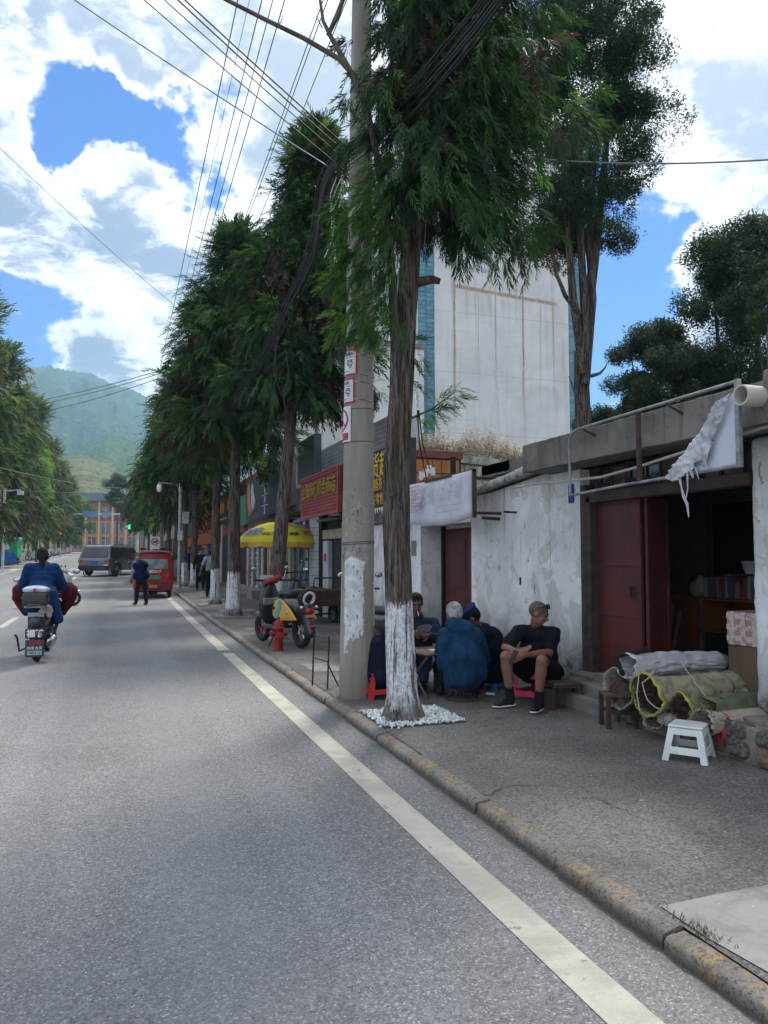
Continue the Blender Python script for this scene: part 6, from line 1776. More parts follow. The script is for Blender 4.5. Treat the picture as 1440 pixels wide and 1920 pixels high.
vs_.cone(o_ + Vector((0, 0, .86)), o_ + Vector((-.03, .06, 1.22)), .185, .175); vs_.cone(o_ + Vector((.08, .03, 1.22)), o_ + Vector((-.16, -.02, 1.20)), .12, .12); vs_.cone(o_ + Vector((.11, .02, .90)), o_ + Vector((-.13, -.02, .88)), .13, .13)
vs_.build('vest', M_c_navy2, r_, .018, 2, .006, 8, local=Matrix.Translation(-b_))
ht = Blob(); ht.ell(hd_ + u_ * .075, (.145, .150, .018), Matrix((rt_, f_, u_)).transposed()); ht.ell(hd_ + u_ * .105, (.088, .10, .055), Matrix((rt_, f_, u_)).transposed())
tag(ht.build('sun_hat', M_c_brown, None, .012, 2), 'flat grey brown hat on the old man by the three wheeler', 'hat')
standing('man in grey blue shirt and dark trousers walking away behind a trunk', 2.96, 27.1, gz(27.1) + G, 4, 1.62, .10, .10, .05, hair=M_hair, skin=M_skin, top=M_c_grey, sleeve='short', bottom=M_c_dark, seed=22, vox=.018, elb=dict(elL=(-.06, -.30, 1.12), wrL=(.02, -.36, .90)))
standing('person in black shirt walking towards us behind the first tree feet', 3.05, 31.5, gz(31.5) + G, 176, 1.66, .12, .08, 0, hair=M_hair, top=M_c_black, bottom=M_c_dark, seed=23)
standing('woman in red top half hidden behind the walking man', 3.55, 32.0, gz(32) + G, 185, 1.56, .10, .05, 0, hair=M_hair, top=M_c_pink, bottom=M_c_dark, seed=24)
standing('man in navy jacket strolling beyond the three wheeler', 3.15, 38.5, gz(38.5) + G, 182, 1.68, .12, .06, 0, hair=M_hair, top=M_c_navy, bottom=M_c_dark, seed=25)
standing('man in light blue sleeves and navy vest at the far pavement', 3.75, 37.5, gz(37.5) + G, 170, 1.70, .10, .06, 0, hair=M_hair, top=M_c_lblue, bottom=M_c_navy, seed=26)
standing('dark figure standing by the shop fronts in the distance', 3.0, 44, gz(44) + G, 10, 1.66, .10, .06, 0, hair=M_hair, top=M_c_dark, bottom=M_c_dark, seed=27)
# ------------------------------------------------------------------ vehicles
def wheel(parent, c, r, w, ax=(1, 0, 0), rim=M_chrome, spokes=5, name='wheel'):
    A = Vector(ax).normalized()
    t = MB().torus(c, A, r - w * .5, w * .5, 32, 10).build(name, M_rubber, parent, True)
    rr = r - w * .85
    m_ = MB(); m_.torus(c, A, rr, .012, 28, 6); m_.lathe([(.035, -w * .4), (.045, 0), (.035, w * .4)], c, A, 12)
    s0 = A.orthogonal().normalized(); s1 = A.cross(s0); C = Vector(c)
    for k in range(spokes):
        a = 2 * PI * k / spokes; d = s0 * math.cos(a) + s1 * math.sin(a); m_.tube([C + d * .03, C + d * rr], .013, 6)
    m_.build('rim', rim, t, True)
    return t
M_sblk = mat('black scooter paint', (.014, .016, .020), .3, coat=.4, spec=.5)
M_silver = mat('silver lid', (.34, .42, .52), .3, coat=.4)
M_wine = M_c_wine
M_lensr = mat('red lens', (.32, .012, .02), .2, spec=.6)
M_ivory = mat('silver white scooter paint', (.46, .50, .56), .3, coat=.4)
M_yel = mat('yellow scooter panel', (.52, .29, .025), .4, coat=.3)
M_teal = mat('teal stripe', (.05, .30, .38), .4)

def mirror(parent, root_, tip, m_=M_black, glass=M_chrome, n=(0, -1, 0)):
    t = MB().tube([root_, (Vector(root_) + Vector(tip)) / 2 + Vector((0, 0, .02)), tip], .006, 6).build('mirror_stem', M_chrome, parent)
    MB().ell(tip, (.062, .018, .042)).build('mirror', m_, t, True)
    MB().ell(Vector(tip) + Vector(n) * .012, (.054, .010, .036)).build('mirror_glass', glass, t, True)

# --- the scooter we follow: seen from behind
sc1 = thing('scooter', 'dark electric scooter with silver lidded top box ridden away from us', 'scooter', (-1.12, 12.75, 0), R(-1.5))
wheel(sc1, (0, -.30, .235), .235, .11, spokes=5); wheel(sc1, (0, .98, .235), .235, .10, spokes=5)
b = Blob(); b.ell((0, -.12, .62), (.155, .42, .15)); b.ell((0, -.40, .58), (.125, .16, .16)); b.cone((-.10, -.1, .45), (-.11, .2, .38), .07, .05); b.cone((.10, -.1, .45), (.11, .2, .38), .07, .05)
b.build('rear_body', M_sblk, sc1, .014, 3)
b = Blob(); b.box((-.17, .15, .27), (.17, .62, .33)); b.build('floorboard', M_black, sc1, .015, 2)
b = Blob(); b.ell((0, .74, .62), (.20, .07, .32)); b.ell((0, .82, .95), (.16, .08, .12)); b.cone((0, .85, .9), (0, .97, .3), .05, .04); b.ell((0, .98, .40), (.07, .22, .05)); b.build('leg_shield', M_sblk, sc1, .015, 3)
b = Blob(); b.ell((0, .0, .80), (.14, .36, .055)); b.build('seat', M_black, sc1, .013, 3)
MB().tube([(-.34, .60, 1.02), (-.1, .74, 1.03), (.1, .74, 1.03), (.34, .60, 1.02)], .018, 8).build('handlebar', M_black, sc1, True)
mirror(sc1, (-.28, .66, 1.03), (-.42, .64, 1.17)); mirror(sc1, (.28, .66, 1.03), (.44, .70, 1.30))
MB().box((-.15, -.62, .80), (.15, -.25, .83)).build('rack', M_steel, sc1, bevel=.01)
tb_ = Blob(); tb_.box((-.165, -.72, .86), (.165, -.40, 1.02)); tb_.ell((0, -.56, .95), (.195, .18, .11)); bx_ = tb_.build('top_box', M_sblk, sc1, .012, 4)
tb_ = Blob(); tb_.box((-.155, -.71, 1.03), (.155, -.41, 1.08)); tb_.ell((0, -.56, 1.06), (.19, .175, .065)); lid = tb_.build('lid', M_silver, bx_, .012, 3)
MB().box((-.02, -.748, 1.03), (.02, -.72, 1.085)).build('latch', M_redtxt, bx_, bevel=.004)
MB().box((-.15, -.748, .90), (.15, -.735, 1.0)).build('reflector', mat('smoked reflector', (.03, .035, .035), .15, spec=.7), bx_, bevel=.004)
MB().box((-.115, -.50, .50), (.115, -.44, .74)).build('tail_panel', M_sblk, sc1, bevel=.02)
MB().ell((0, -.515, .585), (.085, .03, .035)).build('tail_light', M_lensr, sc1, True)
MB().box((-.11, -.525, .665), (.11, -.50, .73)).build('upper_light', mat('clear lens', (.30, .33, .38), .2), sc1, bevel=.01)
MB().box((-.135, -.56, .36), (.135, -.54, .50)).build('rear_mudguard', M_black, sc1, bevel=.008)
text('lettering', '福特', .115, M_whitetxt, sc1, (0, -.565, .425), (1, 0, 0), ZU, bold=.004)
pl1 = MB().box((-.125, -.60, .10), (.125, -.585, .345)).build('number_plate', mat('dark plate', (.035, .04, .055), .5), sc1, bevel=.006)
text('lettering', '福特', .085, mat('crimson print', (.42, .02, .09), .5), pl1, (0, -.603, .295), (1, 0, 0), ZU)
text('lettering', '曲靖·会泽', .048, M_whitetxt, pl1, (0, -.603, .225), (1, 0, 0), ZU)
MB().box((-.095, -.606, .13), (.095, -.602, .19)).build('plate_field', mat('pale plate field', (.36, .46, .50), .5), pl1)
text('lettering', '380512', .052, M_blacktxt, pl1, (0, -.608, .160), (1, 0, 0), ZU)
MB().tube([(-.10, -.2, .22), (-.24, -.3, .16), (-.27, -.33, .36), (-.30, -.34, .40)], .016, 8).build('kick_lever', M_black, sc1, True)
b = Blob(); b.cone((.17, -.30, .24), (.22, -.42, .34), .055, .06); b.cone((.2, -.1, .5), (.16, -.5, .3), .02, .02); b.build('motor_cover', M_chrome, sc1, .012, 2)
b = Blob(); b.cone((.17, -.25, .3), (.24, -.12, .52), .04, .03); b.build('swing_arm', M_black, sc1, .012, 2)
b = Blob(); b.ell((.10, -.48, .80), (.07, .05, .04)); b.ell((.16, -.50, .74), (.045, .03, .09)); b.ell((.07, -.53, .75), (.05, .02, .05)); rag = b.build('cloth_rag', cloth('dusty pink rag', (.42, .34, .36)), None, .012, 1, .012, 18, loc_ if False else None) if False else b.build('cloth_rag', cloth('dusty pink rag', (.42, .34, .36)), None, .012, 1, .012, 18)
rag.location = (-1.12, 12.75, 0); tag(rag, 'dusty pink rag tucked beside the top box', 'rag')
# wind quilt over the handlebar
for sg in (-1, 1):
    q = Blob(); q.ell((sg * .345, .50, .96), (.125, .12, .17)); q.cone((sg * .37, .50, .90), (sg * .27, .52, .66), .10, .055); q.cone((sg * .22, .58, 1.02), (sg * .38, .50, 1.0), .07, .10)
    q.build('arm_quilt', M_wine, sc1, .016, 3, .008, 9, seed=sg)
o = Vector((-1.12, 12.75, 0)); V3 = lambda x, y, z: o + Vector((x, y, z))
J = dict(ground=gnd(.30), lift=Vector((0, 0, 0)), pel=V3(0, -.08, .92), chest=V3(.01, .02, 1.18), neck=V3(.0, .06, 1.42), head=V3(.0, .10, 1.56), face=Vector((-.05, 1, -.1)), up=Vector((0, 0, 1)),
         shL=V3(-.18, .05, 1.36), shR=V3(.18, .05, 1.36), elL=V3(-.27, .18, 1.14), elR=V3(.28, .18, 1.12), wrL=V3(-.33, .46, 1.04), wrR=V3(.33, .46, 1.04),
         hipL=V3(-.10, -.04, .88), hipR=V3(.10, -.04, .88), knL=V3(-.17, .42, .80), knR=V3(.19, .42, .80), anL=V3(-.14, .40, .40), anR=V3(.15, .40, .40), toL=V3(-.14, .55, .35), toR=V3(.15, .55, .35))
person('woman in royal blue coat riding away with her dark hair tied back', J, hair=M_hair, hstyle='long', top=M_c_rider, bottom=M_c_dark, vox=.012, fat=1.08, seed=31, near=False,
       hem=[(V3(0, -.05, 1.0), .19, V3(.0, -.12, .84), .19), (V3(.12, -.12, .95), .13, V3(.26, -.16, .60), .07), (V3(-.10, -.1, .95), .12, V3(-.14, -.12, .78), .09), (V3(-.17, .05, 1.3), .08, V3(-.28, .20, 1.10), .075), (V3(.17, .05, 1.3), .08, V3(.29, .20, 1.08), .075)])

# --- generic scooter used for the crossing rider and the parked ones
def scooter(label, loc, rz, body=M_ivory, group=None, lod=0):
    t = thing('scooter', label, 'scooter', loc, rz, group)
    wheel(t, (0, -.58, .23), .23, .10, spokes=4); wheel(t, (0, .66, .23), .23, .09, spokes=6)
    b = Blob(); b.ell((0, -.38, .60), (.15, .38, .13)); b.ell((0, -.58, .62), (.12, .24, .11)); b.cone((0, -.3, .45), (0, 0, .33), .12, .10); b.build('rear_body', body, t, .02, 3)
    b = Blob(); b.box((-.15, -.12, .25), (.15, .36, .31)); b.build('floorboard', M_black, t, .02, 2)
    b = Blob(); b.ell((0, .44, .60), (.19, .07, .32)); b.ell((0, .52, .88), (.15, .10, .12)); b.cone((0, .50, .80), (0, .70, .52), .09, .07); b.build('front_shield', body, t, .02, 3)
    b = Blob(); b.ell((0, .68, .44), (.07, .22, .045)); b.build('front_fender', body, t, .018, 2)
    MB().tube([(-.07, .50, .8), (-.07, .66, .23)], .02).tube([(.07, .50, .8), (.07, .66, .23)], .02).build('fork', M_black, t)
    b = Blob(); b.ell((0, -.30, .74), (.13, .38, .055)); b.build('seat', M_black, t, .018, 3)
    MB().tube([(-.32, .36, 1.0), (-.09, .47, .99), (.09, .47, .99), (.32, .36, 1.0)], .017, 8).build('handlebar', M_black, t, True)
    MB().ell((0, .60, .90), (.09, .04, .06)).build('headlight', M_chrome, t, True); MB().ell((0, -.80, .62), (.07, .03, .035)).build('tail_light', M_lensr, t, True)
    mirror(t, (-.24, .40, 1.0), (-.30, .36, 1.20)); mirror(t, (.24, .40, 1.0), (.30, .36, 1.20))
    return t
sc2 = scooter('silver white scooter crossing behind the woman with a rider in dark shirt', (-1.95, 24.9, gz(24.9)), R(-75))
a = R(75); o2 = Vector((-1.95, 24.9, gz(24.9))); Fv = Vector((math.sin(a), math.cos(a), 0)); Sv = Vector((math.cos(a), -math.sin(a), 0))
V4 = lambda f, r, z: o2 + Fv * f + Sv * r + Vector((0, 0, z))
J = dict(ground=gnd(o2.z + .28), lift=Vector(), pel=V4(-.25, 0, .86), chest=V4(-.20, 0, 1.12), neck=V4(-.16, 0, 1.36), head=V4(-.13, 0, 1.50), face=Fv, up=Vector((0, 0, 1)), shL=V4(-.18, -.17, 1.30), shR=V4(-.18, .17, 1.30), elL=V4(.05, -.25, 1.12), elR=V4(.05, .25, 1.12), wrL=V4(.32, -.28, 1.06), wrR=V4(.32, .28, 1.06),
         hipL=V4(-.22, -.09, .83), hipR=V4(-.22, .09, .83), knL=V4(.22, -.14, .74), knR=V4(.22, .14, .74), anL=V4(.15, -.12, .38), anR=V4(.15, .12, .38), toL=V4(.30, -.12, .33), toR=V4(.30, .12, .33))
person('scooter rider in dark green short sleeves with arm stretched to the bars', J, skin=M_skin, hair=M_hair, top=M_c_green, sleeve='short', bottom=M_c_dark, seed=33, near=False, vox=.015)
PGRP = 'scooters parked along the far pavement'
parkl = ['white scooter half cut by the left picture edge', 'second white scooter behind the left pair of trunks', 'white scooter nearest the blue covered cart', 'black and white scooter right of the riders head', 'white scooter in the middle of the far parked row', 'white scooter before the red signal', 'small white scooter near the crossroads', 'last small white scooter of the row']
base_sc = scooter(parkl[0], (-9.7, 62, gz(62) + G), R(-70), M_ivory, PGRP)
for k_, (x, y, a) in enumerate(((-9.7, 66, -60), (-9.6, 71, -75), (-9.0, 92, -70), (-9.0, 97, -60), (-9.0, 104, -75), (-9.0, 113, -65), (-9.0, 122, -70))):
    dup(base_sc, (x, y, gz(y) + G), R(a), parkl[k_ + 1], PGRP)

# --- yellow and black moped on the near pavement
ym = thing('scooter', 'black scooter with yellow side panels and white walled spare wheel', 'scooter', (2.58, 12.75, G), R(0))
yaw = math.atan2(-.12, .80)
ym.rotation_euler = (0, 0, R(18))
wheel(ym, (0, -.62, .25), .25, .11, spokes=6); wheel(ym, (0, .68, .25), .25, .10, rim=M_red, spokes=6)
b = Blob(); b.ell((0, -.40, .66), (.17, .42, .17)); b.ell((0, -.62, .62), (.15, .26, .20)); b.cone((0, -.2, .5), (0, .05, .36), .13, .09); b.build('rear_body', M_sblk, ym, .014, 3)
for sg in (-1, 1):
    ot = [(-.02, .50), (-.03, .62), (-.10, .74), (-.24, .78), (-.40, .73), (-.58, .62), (-.78, .46), (-.60, .44), (-.30, .43), (-.10, .45)]; yp = MB().extr(ot, sg * .165, sg * .205, 'yz').build('side_panel', M_yel, ym, True, .015, bseg=3)
    MB().extr([(-.10, .46), (-.20, .46), (-.36, .735), (-.25, .765)], sg * .206, sg * .211, 'yz').build('teal_stripe', M_teal, yp)
    MB().lathe([(.035, 0), (.03, .012)], (sg * .207, -.50, .57), (sg, 0, 0), 14).build('round_badge', M_chrome, yp, True); MB().lathe([(.03, 0), (.025, .012)], (sg * .207, -.08, .62), (sg, 0, 0), 14).build('round_badge', M_black, yp, True)
    MB().ell((sg * .13, -.84, .66), (.03, .04, .03)).build('indicator', M_chrome, ym, True)
b = Blob(); b.box((-.17, -.05, .26), (.17, .40, .33)); b.build('floorboard', M_sblk, ym, .015, 2)
b = Blob(); b.ell((0, .46, .66), (.20, .08, .36)); b.ell((0, .52, .92), (.15, .12, .13)); b.build('leg_shield', M_sblk, ym, .014, 3)
b = Blob(); b.ell((0, .70, .46), (.08, .26, .06)); b.build('front_fender', M_sblk, ym, .014, 2)
MB().box((-.15, .375, .64), (.15, .40, .76)).build('glove_pocket', M_steel, ym, bevel=.02)
MB().tube([(-.07, .52, .8), (-.07, .68, .25)], .022).tube([(.07, .52, .8), (.07, .68, .25)], .022).build('fork', M_black, ym)
b = Blob(); b.ell((0, -.28, .86), (.14, .30, .06)); b.ell((0, -.50, .90), (.13, .10, .05)); b.build('seat', mat('dusty green black seat', (.03, .04, .035), .6), ym, .013, 3)
MB().box((-.13, .56, .98), (.13, .575, 1.14)).build('windscreen', mat('pale windscreen', (.40, .46, .48), .2), ym, bevel=.004)
MB().tube([(-.34, .36, 1.06), (-.09, .50, 1.05), (.09, .50, 1.05), (.34, .36, 1.06)], .018, 8).build('handlebar', M_black, ym, True)
mirror(ym, (-.25, .42, 1.06), (-.33, .40, 1.25)); mirror(ym, (.25, .42, 1.06), (.31, .40, 1.27))
hl_ = Blob(); hl_.ell((.02, .40, 1.05), (.11, .08, .045)); hl_.ell((.12, .36, 1.10), (.055, .05, .045)); hl_.ell((-.1, .40, 1.02), (.05, .05, .05)); hl_.build('red_cover', M_hyd, ym, .010, 1, .014, 22)
sp = MB().torus((0, -.80, .80), (0, 1, .25), .125, .050, 30, 10).build('spare_wheel', M_rubber, ym, True)
MB().torus((0, -.835, .80), (0, 1, .25), .098, .026, 30, 8).build('white_wall', M_white, sp, True); MB().lathe([(.075, 0), (.06, .02), (.02, .03)], (0, -.815, .80), (0, -1, -.25), 14).build('hub', M_sblk, sp, True)
MB().ell((0, -.875, .60), (.085, .04, .055)).build('tail_light', M_lensr, ym, True); MB().box((-.07, -.91, .50), (.07, -.88, .545)).build('lower_light', M_yel, ym, bevel=.006)
b = Blob(); b.cone((0, -.80, .50), (0, -.92, .26), .085, .075); b.build('rear_fender', M_sblk, ym, .014, 2); MB().ell((0, -.97, .36), (.06, .02, .022)).build('reflector', M_lensr, ym, True)
MB().tube([(-.14, -.05, .24), (-.34, -.16, .02)], .016, 8).build('side_stand', M_black, ym)

# --- fire hydrant
hy = thing('fire_hydrant', 'dusty red fire hydrant at the pavement edge', 'fire hydrant', (2.36, 11.95, G))
MB().lathe([(.10, 0), (.10, .02), (.078, .03), (.078, .36), (.085, .37), (.105, .375), (.105, .40), (.088, .41), (.085, .46), (.07, .50), (.05, .52), (.02, .53)], seg=24).build('barrel', M_hyd, hy, True)
for sg, ax in ((-1, (-1, 0, 0)), (1, (1, 0, 0))): MB().lathe([(.045, .05), (.045, .11), (.058, .115), (.058, .15), (.04, .155), (.02, .17)], (0, 0, .30), ax, 16).build('outlet', M_hyd, hy, True)
MB().lathe([(.06, .05), (.06, .11), (.072, .115), (.072, .14), (.03, .15)], (0, 0, .26), (0, -1, 0), 16).build('outlet', M_hyd, hy, True); MB().lathe([(.022, .53), (.022, .58)], seg=5).build('top_nut', M_hyd, hy)
hy.scale = (.86, .86, .9)

# --- cargo trike with wicker load box behind the scooter
tk = thing('cargo_trike', 'small black cargo tricycle with brown load basket near the shops', 'tricycle', (4.02, 16.9, G), R(15))
for x in (-.36, .36): wheel(tk, (x, -.45, .20), .20, .06, spokes=8, rim=M_steel)
wheel(tk, (0, 1.05, .22), .22, .06, spokes=8, rim=M_steel)
b = MB(); b.tube([(-.36, -.45, .2), (.36, -.45, .2)], .018).tube([(0, -.4, .30), (0, .45, .32), (0, .85, .62), (0, .95, .9)], .028).tube([(0, .92, .8), (0, 1.05, .22)], .022)
b.build('frame', M_black, tk, True)
bk = MB(); bk.add([(-.34, -.95, .40), (.34, -.95, .40), (.34, -.05, .40), (-.34, -.05, .40), (-.40, -1.0, .74), (.40, -1.0, .74), (.40, 0, .74), (-.40, 0, .74), (-.37, -.97, .74), (.37, -.97, .74), (.37, -.03, .74), (-.37, -.03, .74), (-.32, -.92, .44), (.32, -.92, .44), (.32, -.08, .44), (-.32, -.08, .44)],
    [(0, 1, 2, 3), (0, 4, 5, 1), (1, 5, 6, 2), (2, 6, 7, 3), (3, 7, 4, 0), (4, 8, 9, 5), (5, 9, 10, 6), (6, 10, 11, 7), (7, 11, 8, 4), (8, 12, 13, 9), (9, 13, 14, 10), (10, 14, 15, 11), (11, 15, 12, 8), (12, 15, 14, 13)])
bk.build('basket', mat('brown basket', (.10, .042, .032), .8, (.06, .03, .025), 12), tk, bevel=.01)
MB().tube([(-.36, -.85, .74), (-.36, -.9, 1.0), (.36, -.9, 1.0), (.36, -.85, .74)], .018).build('push_rail', M_black, tk, True)
b = Blob(); b.ell((0, .25, .78), (.13, .22, .06)); b.build('seat', M_black, tk, .015, 2)
b = Blob(); b.ell((0, .75, .75), (.14, .07, .24)); b.ell((0, .55, .50), (.12, .22, .12)); b.build('body_shell', M_sblk, tk, .016, 3)
MB().tube([(-.32, .78, 1.10), (0, .92, 1.08), (.32, .78, 1.10)], .016).build('handlebar', M_black, tk, True); mirror(tk, (.2, .84, 1.10), (.26, .80, 1.34)); mirror(tk, (-.2, .84, 1.10), (-.28, .80, 1.34))
# cardboard and cloth inside
b = Blob(); b.ell((0, -.55, .72), (.28, .34, .06)); b.ell((-.1, -.7, .77), (.14, .1, .05)); oo = b.build('sacking', cloth('brown sacking', (.16, .08, .06)), None, .016, 1, .014, 12); oo.location = (4.02, 16.9, G); tag(oo, 'brown sacking heaped in the tricycle basket', 'sacking')
# second dark scooter parked behind the yellow one
s3 = scooter('dark scooter parked beyond the yellow panelled one', (3.05, 14.9, G), R(-35), M_sblk)
# e-bike behind the pole
eb = scooter('black moped parked between the pole and the white wall', (3.32, 10.25, G), R(8), M_sblk)
eb['label'] = 'black moped parked between the pole and the white wall'

# --- red three wheeled van seen from behind
vn_ = thing('three_wheeler', 'red enclosed three wheeler stopped by the kerb, seen from behind', 'three wheeler', (1.12, 29.0, gz(28.5)), R(0))
out = [(-.62, .26), (-.66, .32), (-.67, .85), (-.63, 1.30), (-.58, 1.52), (-.50, 1.575), (0, 1.60), (.50, 1.575), (.58, 1.52), (.63, 1.30), (.67, .85), (.66, .32), (.62, .26)]
b = MB(); b.extr(out, -.95, 1.25, 'xz'); b.build('body', M_red, vn_, True, .05, bseg=3)
b = MB(); b.add([(-.55, 1.2, .3), (.55, 1.2, .3), (.40, 1.75, .3), (-.40, 1.75, .3), (-.55, 1.2, 1.5), (.55, 1.2, 1.5), (.42, 1.40, 1.5), (-.42, 1.40, 1.5), (-.45, 1.72, .85), (.45, 1.72, .85)], [(0, 1, 2, 3), (4, 7, 6, 5), (0, 3, 8, 7, 4), (1, 5, 6, 9, 2), (3, 2, 9, 8), (8, 9, 6, 7)])
b.build('cab', M_red, vn_, bevel=.03)
MB().extr([(-.60, 1.50), (-.50, 1.60), (0, 1.635), (.50, 1.60), (.60, 1.50), (.60, 1.54), (.5, 1.64), (0, 1.675), (-.5, 1.64), (-.60, 1.54)], -1.06, 1.1, 'xz').build('roof', mat('faded pale red roof', (.50, .10, .12), .35, coat=.5), vn_, True)  # roof red is paler than the body red
MB().extr([(-.50, 1.02), (.50, 1.02), (.48, 1.37), (-.48, 1.37)], -.985, -.952, 'xz').build('rear_window', mat('reflecting rear glass', (.09, .13, .14), .1, (.20, .26, .26), 3, spec=.8), vn_, bevel=.02)
MB().box((-.60, -1.02, .26), (.60, -.955, .50)).build('bumper', mat('dark wine bumper', (.13, .010, .02), .5), vn_, bevel=.02)
pv_ = MB().box((-.30, -.985, .66), (.24, -.955, .80)).build('green_board', mat('van board green', (.03, .20, .10), .6), vn_)
text('lettering', '会泽城区', .12, mat('pale green print', (.10, .38, .22), .6), pv_, (-.03, -.992, .73), (1, 0, 0), ZU)
pv_ = MB().box((-.15, -1.045, .37), (.12, -1.022, .47)).build('number_plate', mat('amber plate', (.50, .28, .05), .6), vn_); text('lettering', 'D·3527', .065, M_blacktxt, pv_, (-.015, -1.05, .42), (1, 0, 0), ZU)
text('lettering', '天福2017', .135, M_whitetxt, vn_, (-.02, -.985, .93), (1, 0, 0), ZU, bold=.002, depth=.03)
for sg in (-1, 1): MB().ell((sg * .50, -.96, .78), (.055, .03, .09)).build('tail_light', M_lensr, vn_, True)
for x in (-.56, .56): wheel(vn_, (x, -.55, .22), .22, .13, spokes=5)
wheel(vn_, (0, 1.25, .22), .22, .12, spokes=5)
MB().tube([(-.5, -.5, .22), (.5, -.5, .22)], .03).box((-.15, -.62, .13), (.15, -.4, .3)).build('rear_axle', M_dark, vn_)
MB().box((-.45, -.9, 1.68), (-.25, -.7, 1.75)).box((.2, -.9, 1.68), (.45, -.72, 1.75)).build('roof_rack', M_dark, vn_)

# --- grey off-roader turning ahead
def car(label, loc, rz, paint, L=4.8, W=1.92, H=1.80, suv=True, name='parked_car', group=None, cat='car', lod=0, wheel_r=.38):
    t = thing(name, label, cat, loc, rz, group)
    h0 = .32; belt = H * .58; hw = W / 2
    if suv: prof = [(-L / 2, h0 + .1), (-L / 2 - .02, belt * .9), (-L / 2 + .06, belt), (-L / 2 + .30, H - .06), (-L / 2 + .5, H), (L * .12, H), (L * .27, belt + .02), (L / 2 - .15, belt - .10), (L / 2, belt - .30), (L / 2, h0 + .1), (L / 2 - .15, h0), (-L / 2 + .12, h0)]
    else: prof = [(-L / 2, h0 + .1), (-L / 2, belt * .85), (-L / 2 + .10, belt), (-L / 2 + .85, H - .05), (-L / 2 + 1.3, H), (L * .08, H), (L * .25, belt), (L / 2 - .25, belt - .15), (L / 2, belt - .35), (L / 2, h0), (-L / 2 + .1, h0)]
    n = len(prof); V = []; F = []
    def inset(z): 
        q = max(0, (z - belt) / (H - belt)); return hw - .04 * (z < h0 + .2) - q * .20
    xs = []
    for (y, z) in prof: w = inset(z); V += [(-w, y, z), (w, y, z)]
    for i in range(n): k = (i + 1) % n; F.append((2 * i, 2 * k, 2 * k + 1, 2 * i + 1))
    F.append(tuple(2 * i for i in range(n))); F.append(tuple(2 * i + 1 for i in range(n - 1, -1, -1)))
    MB().add(V, F).build('body', paint, t, True, .045, bseg=3)
    wz0, wz1 = belt + .03, H - .13
    for sg in (-1, 1):
        segs = ((-L / 2 + .42, -L / 2 + 1.35), (-L / 2 + 1.42, .05), (.12, L * .17)) if suv else ((-L / 2 + 1.0, -.35), (-.28, L * .12))
        for i, (ya, yb) in enumerate(segs):
            xa = inset(wz0) + .012; xb = inset(wz1) + .012
            sh0 = .28 if i == 0 else 0; sh1 = (.32 if suv else .35) if i == len(segs) - 1 else 0
            MB().add([(sg * xa, ya - .10 * (i == 0), wz0), (sg * xa, yb + sh1, wz0), (sg * xb, yb, wz1), (sg * xb, ya + sh0 * .3, wz1)], [(0, 1, 2, 3)]).build('side_window', M_glass, t)
        for yy in (-L * .30, L * .31):
            wheel(t, (sg * (hw - .13), yy, wheel_r), wheel_r, .24, spokes=6)
            MB().torus((sg * (hw - .015), yy, wheel_r), (1, 0, 0), wheel_r + .05, .035, 24, 6).build('wheel_arch', M_black, t, True)
        MB().ell((sg * (hw + .12), L * .14, belt + .08), (.10, .07, .07)).build('wing_mirror', paint, t, True)
        MB().box((sg * (hw - .30), -L / 2 - .045, belt - .22), (sg * (hw - .02), -L / 2 + .05, belt - .08)).build('tail_light', M_lensr, t, bevel=.01)
        MB().box((sg * (hw - .35), L / 2 - .06, belt - .42), (sg * (hw - .04), L / 2 + .02, belt - .30)).build('headlight', M_chrome, t, bevel=.01)
        MB().box((sg * (hw - .005), -.7, belt - .18), (sg * (hw + .02), -.5, belt - .14)).build('door_handle', M_chrome, t)
    rw = inset(wz1) - .1; rb = inset(wz0) - .1
    yb0 = -L / 2 + (.055 if suv else .12); yb1 = -L / 2 + (.24 if suv else .72)
    MB().add([(-rb, yb0 - .012, wz0 + .03), (rb, yb0 - .012, wz0 + .03), (rw, yb1 - .012, wz1), (-rw, yb1 - .012, wz1)], [(0, 1, 2, 3)]).build('rear_window', M_glass, t)
    ya, yb = (L * .27 + .012, L * .12 + .08) if suv else (L * .25 + .01, L * .08 + .06)
    MB().add([(-rb, ya, wz0), (rb, ya, wz0), (rw, yb, wz1), (-rw, yb, wz1)], [(3, 2, 1, 0)]).build('windscreen', M_glass, t)
    MB().box((-hw + .04, -L / 2 - .10, h0), (hw - .04, -L / 2 + .02, h0 + .30)).build('rear_bumper', M_black, t, bevel=.03)
    MB().box((-hw + .04, L / 2 - .03, h0), (hw - .04, L / 2 + .08, h0 + .28)).build('front_bumper', M_black, t, bevel=.03)
    MB().box((-.25, -L / 2 - .06, belt - .30), (.25, -L / 2 - .03, belt - .16)).build('number_plate', mat('blue number plate', (.03, .08, .35), .5), t)
    return t
M_gm = mat('gunmetal car paint', (.12, .14, .16), .35, metal=.15, coat=.5)
suv = car('grey off road car turning away with roof rails and a spoked rear wheel', (-.30, 50.2, gz(50) - .0), R(-29), M_gm, 4.75, 1.98, 1.82, True, 'turning_car', wheel_r=.41)
MB().box((-.80, -1.6, 1.84), (-.75, .5, 1.88)).build('roof_rail', M_chrome, suv); MB().box((.75, -1.6, 1.84), (.80, .5, 1.88)).build('roof_rail', M_chrome, suv)
MB().box((.70, -2.52, .62), (1.0, -2.47, .68)).build('chrome_strip', M_chrome, suv)
text('lettering', 'GREAT', .12, M_chrome, suv, (0, -2.50, 1.04), (1, 0, 0), ZU, space=1.6) if False else None
car('dark car waiting just behind the red three wheeler', (1.5, 41.0, gz(41)), R(178), mat('black car paint', (.02, .024, .03), .25, coat=.6), 4.6, 1.8, 1.55, False)
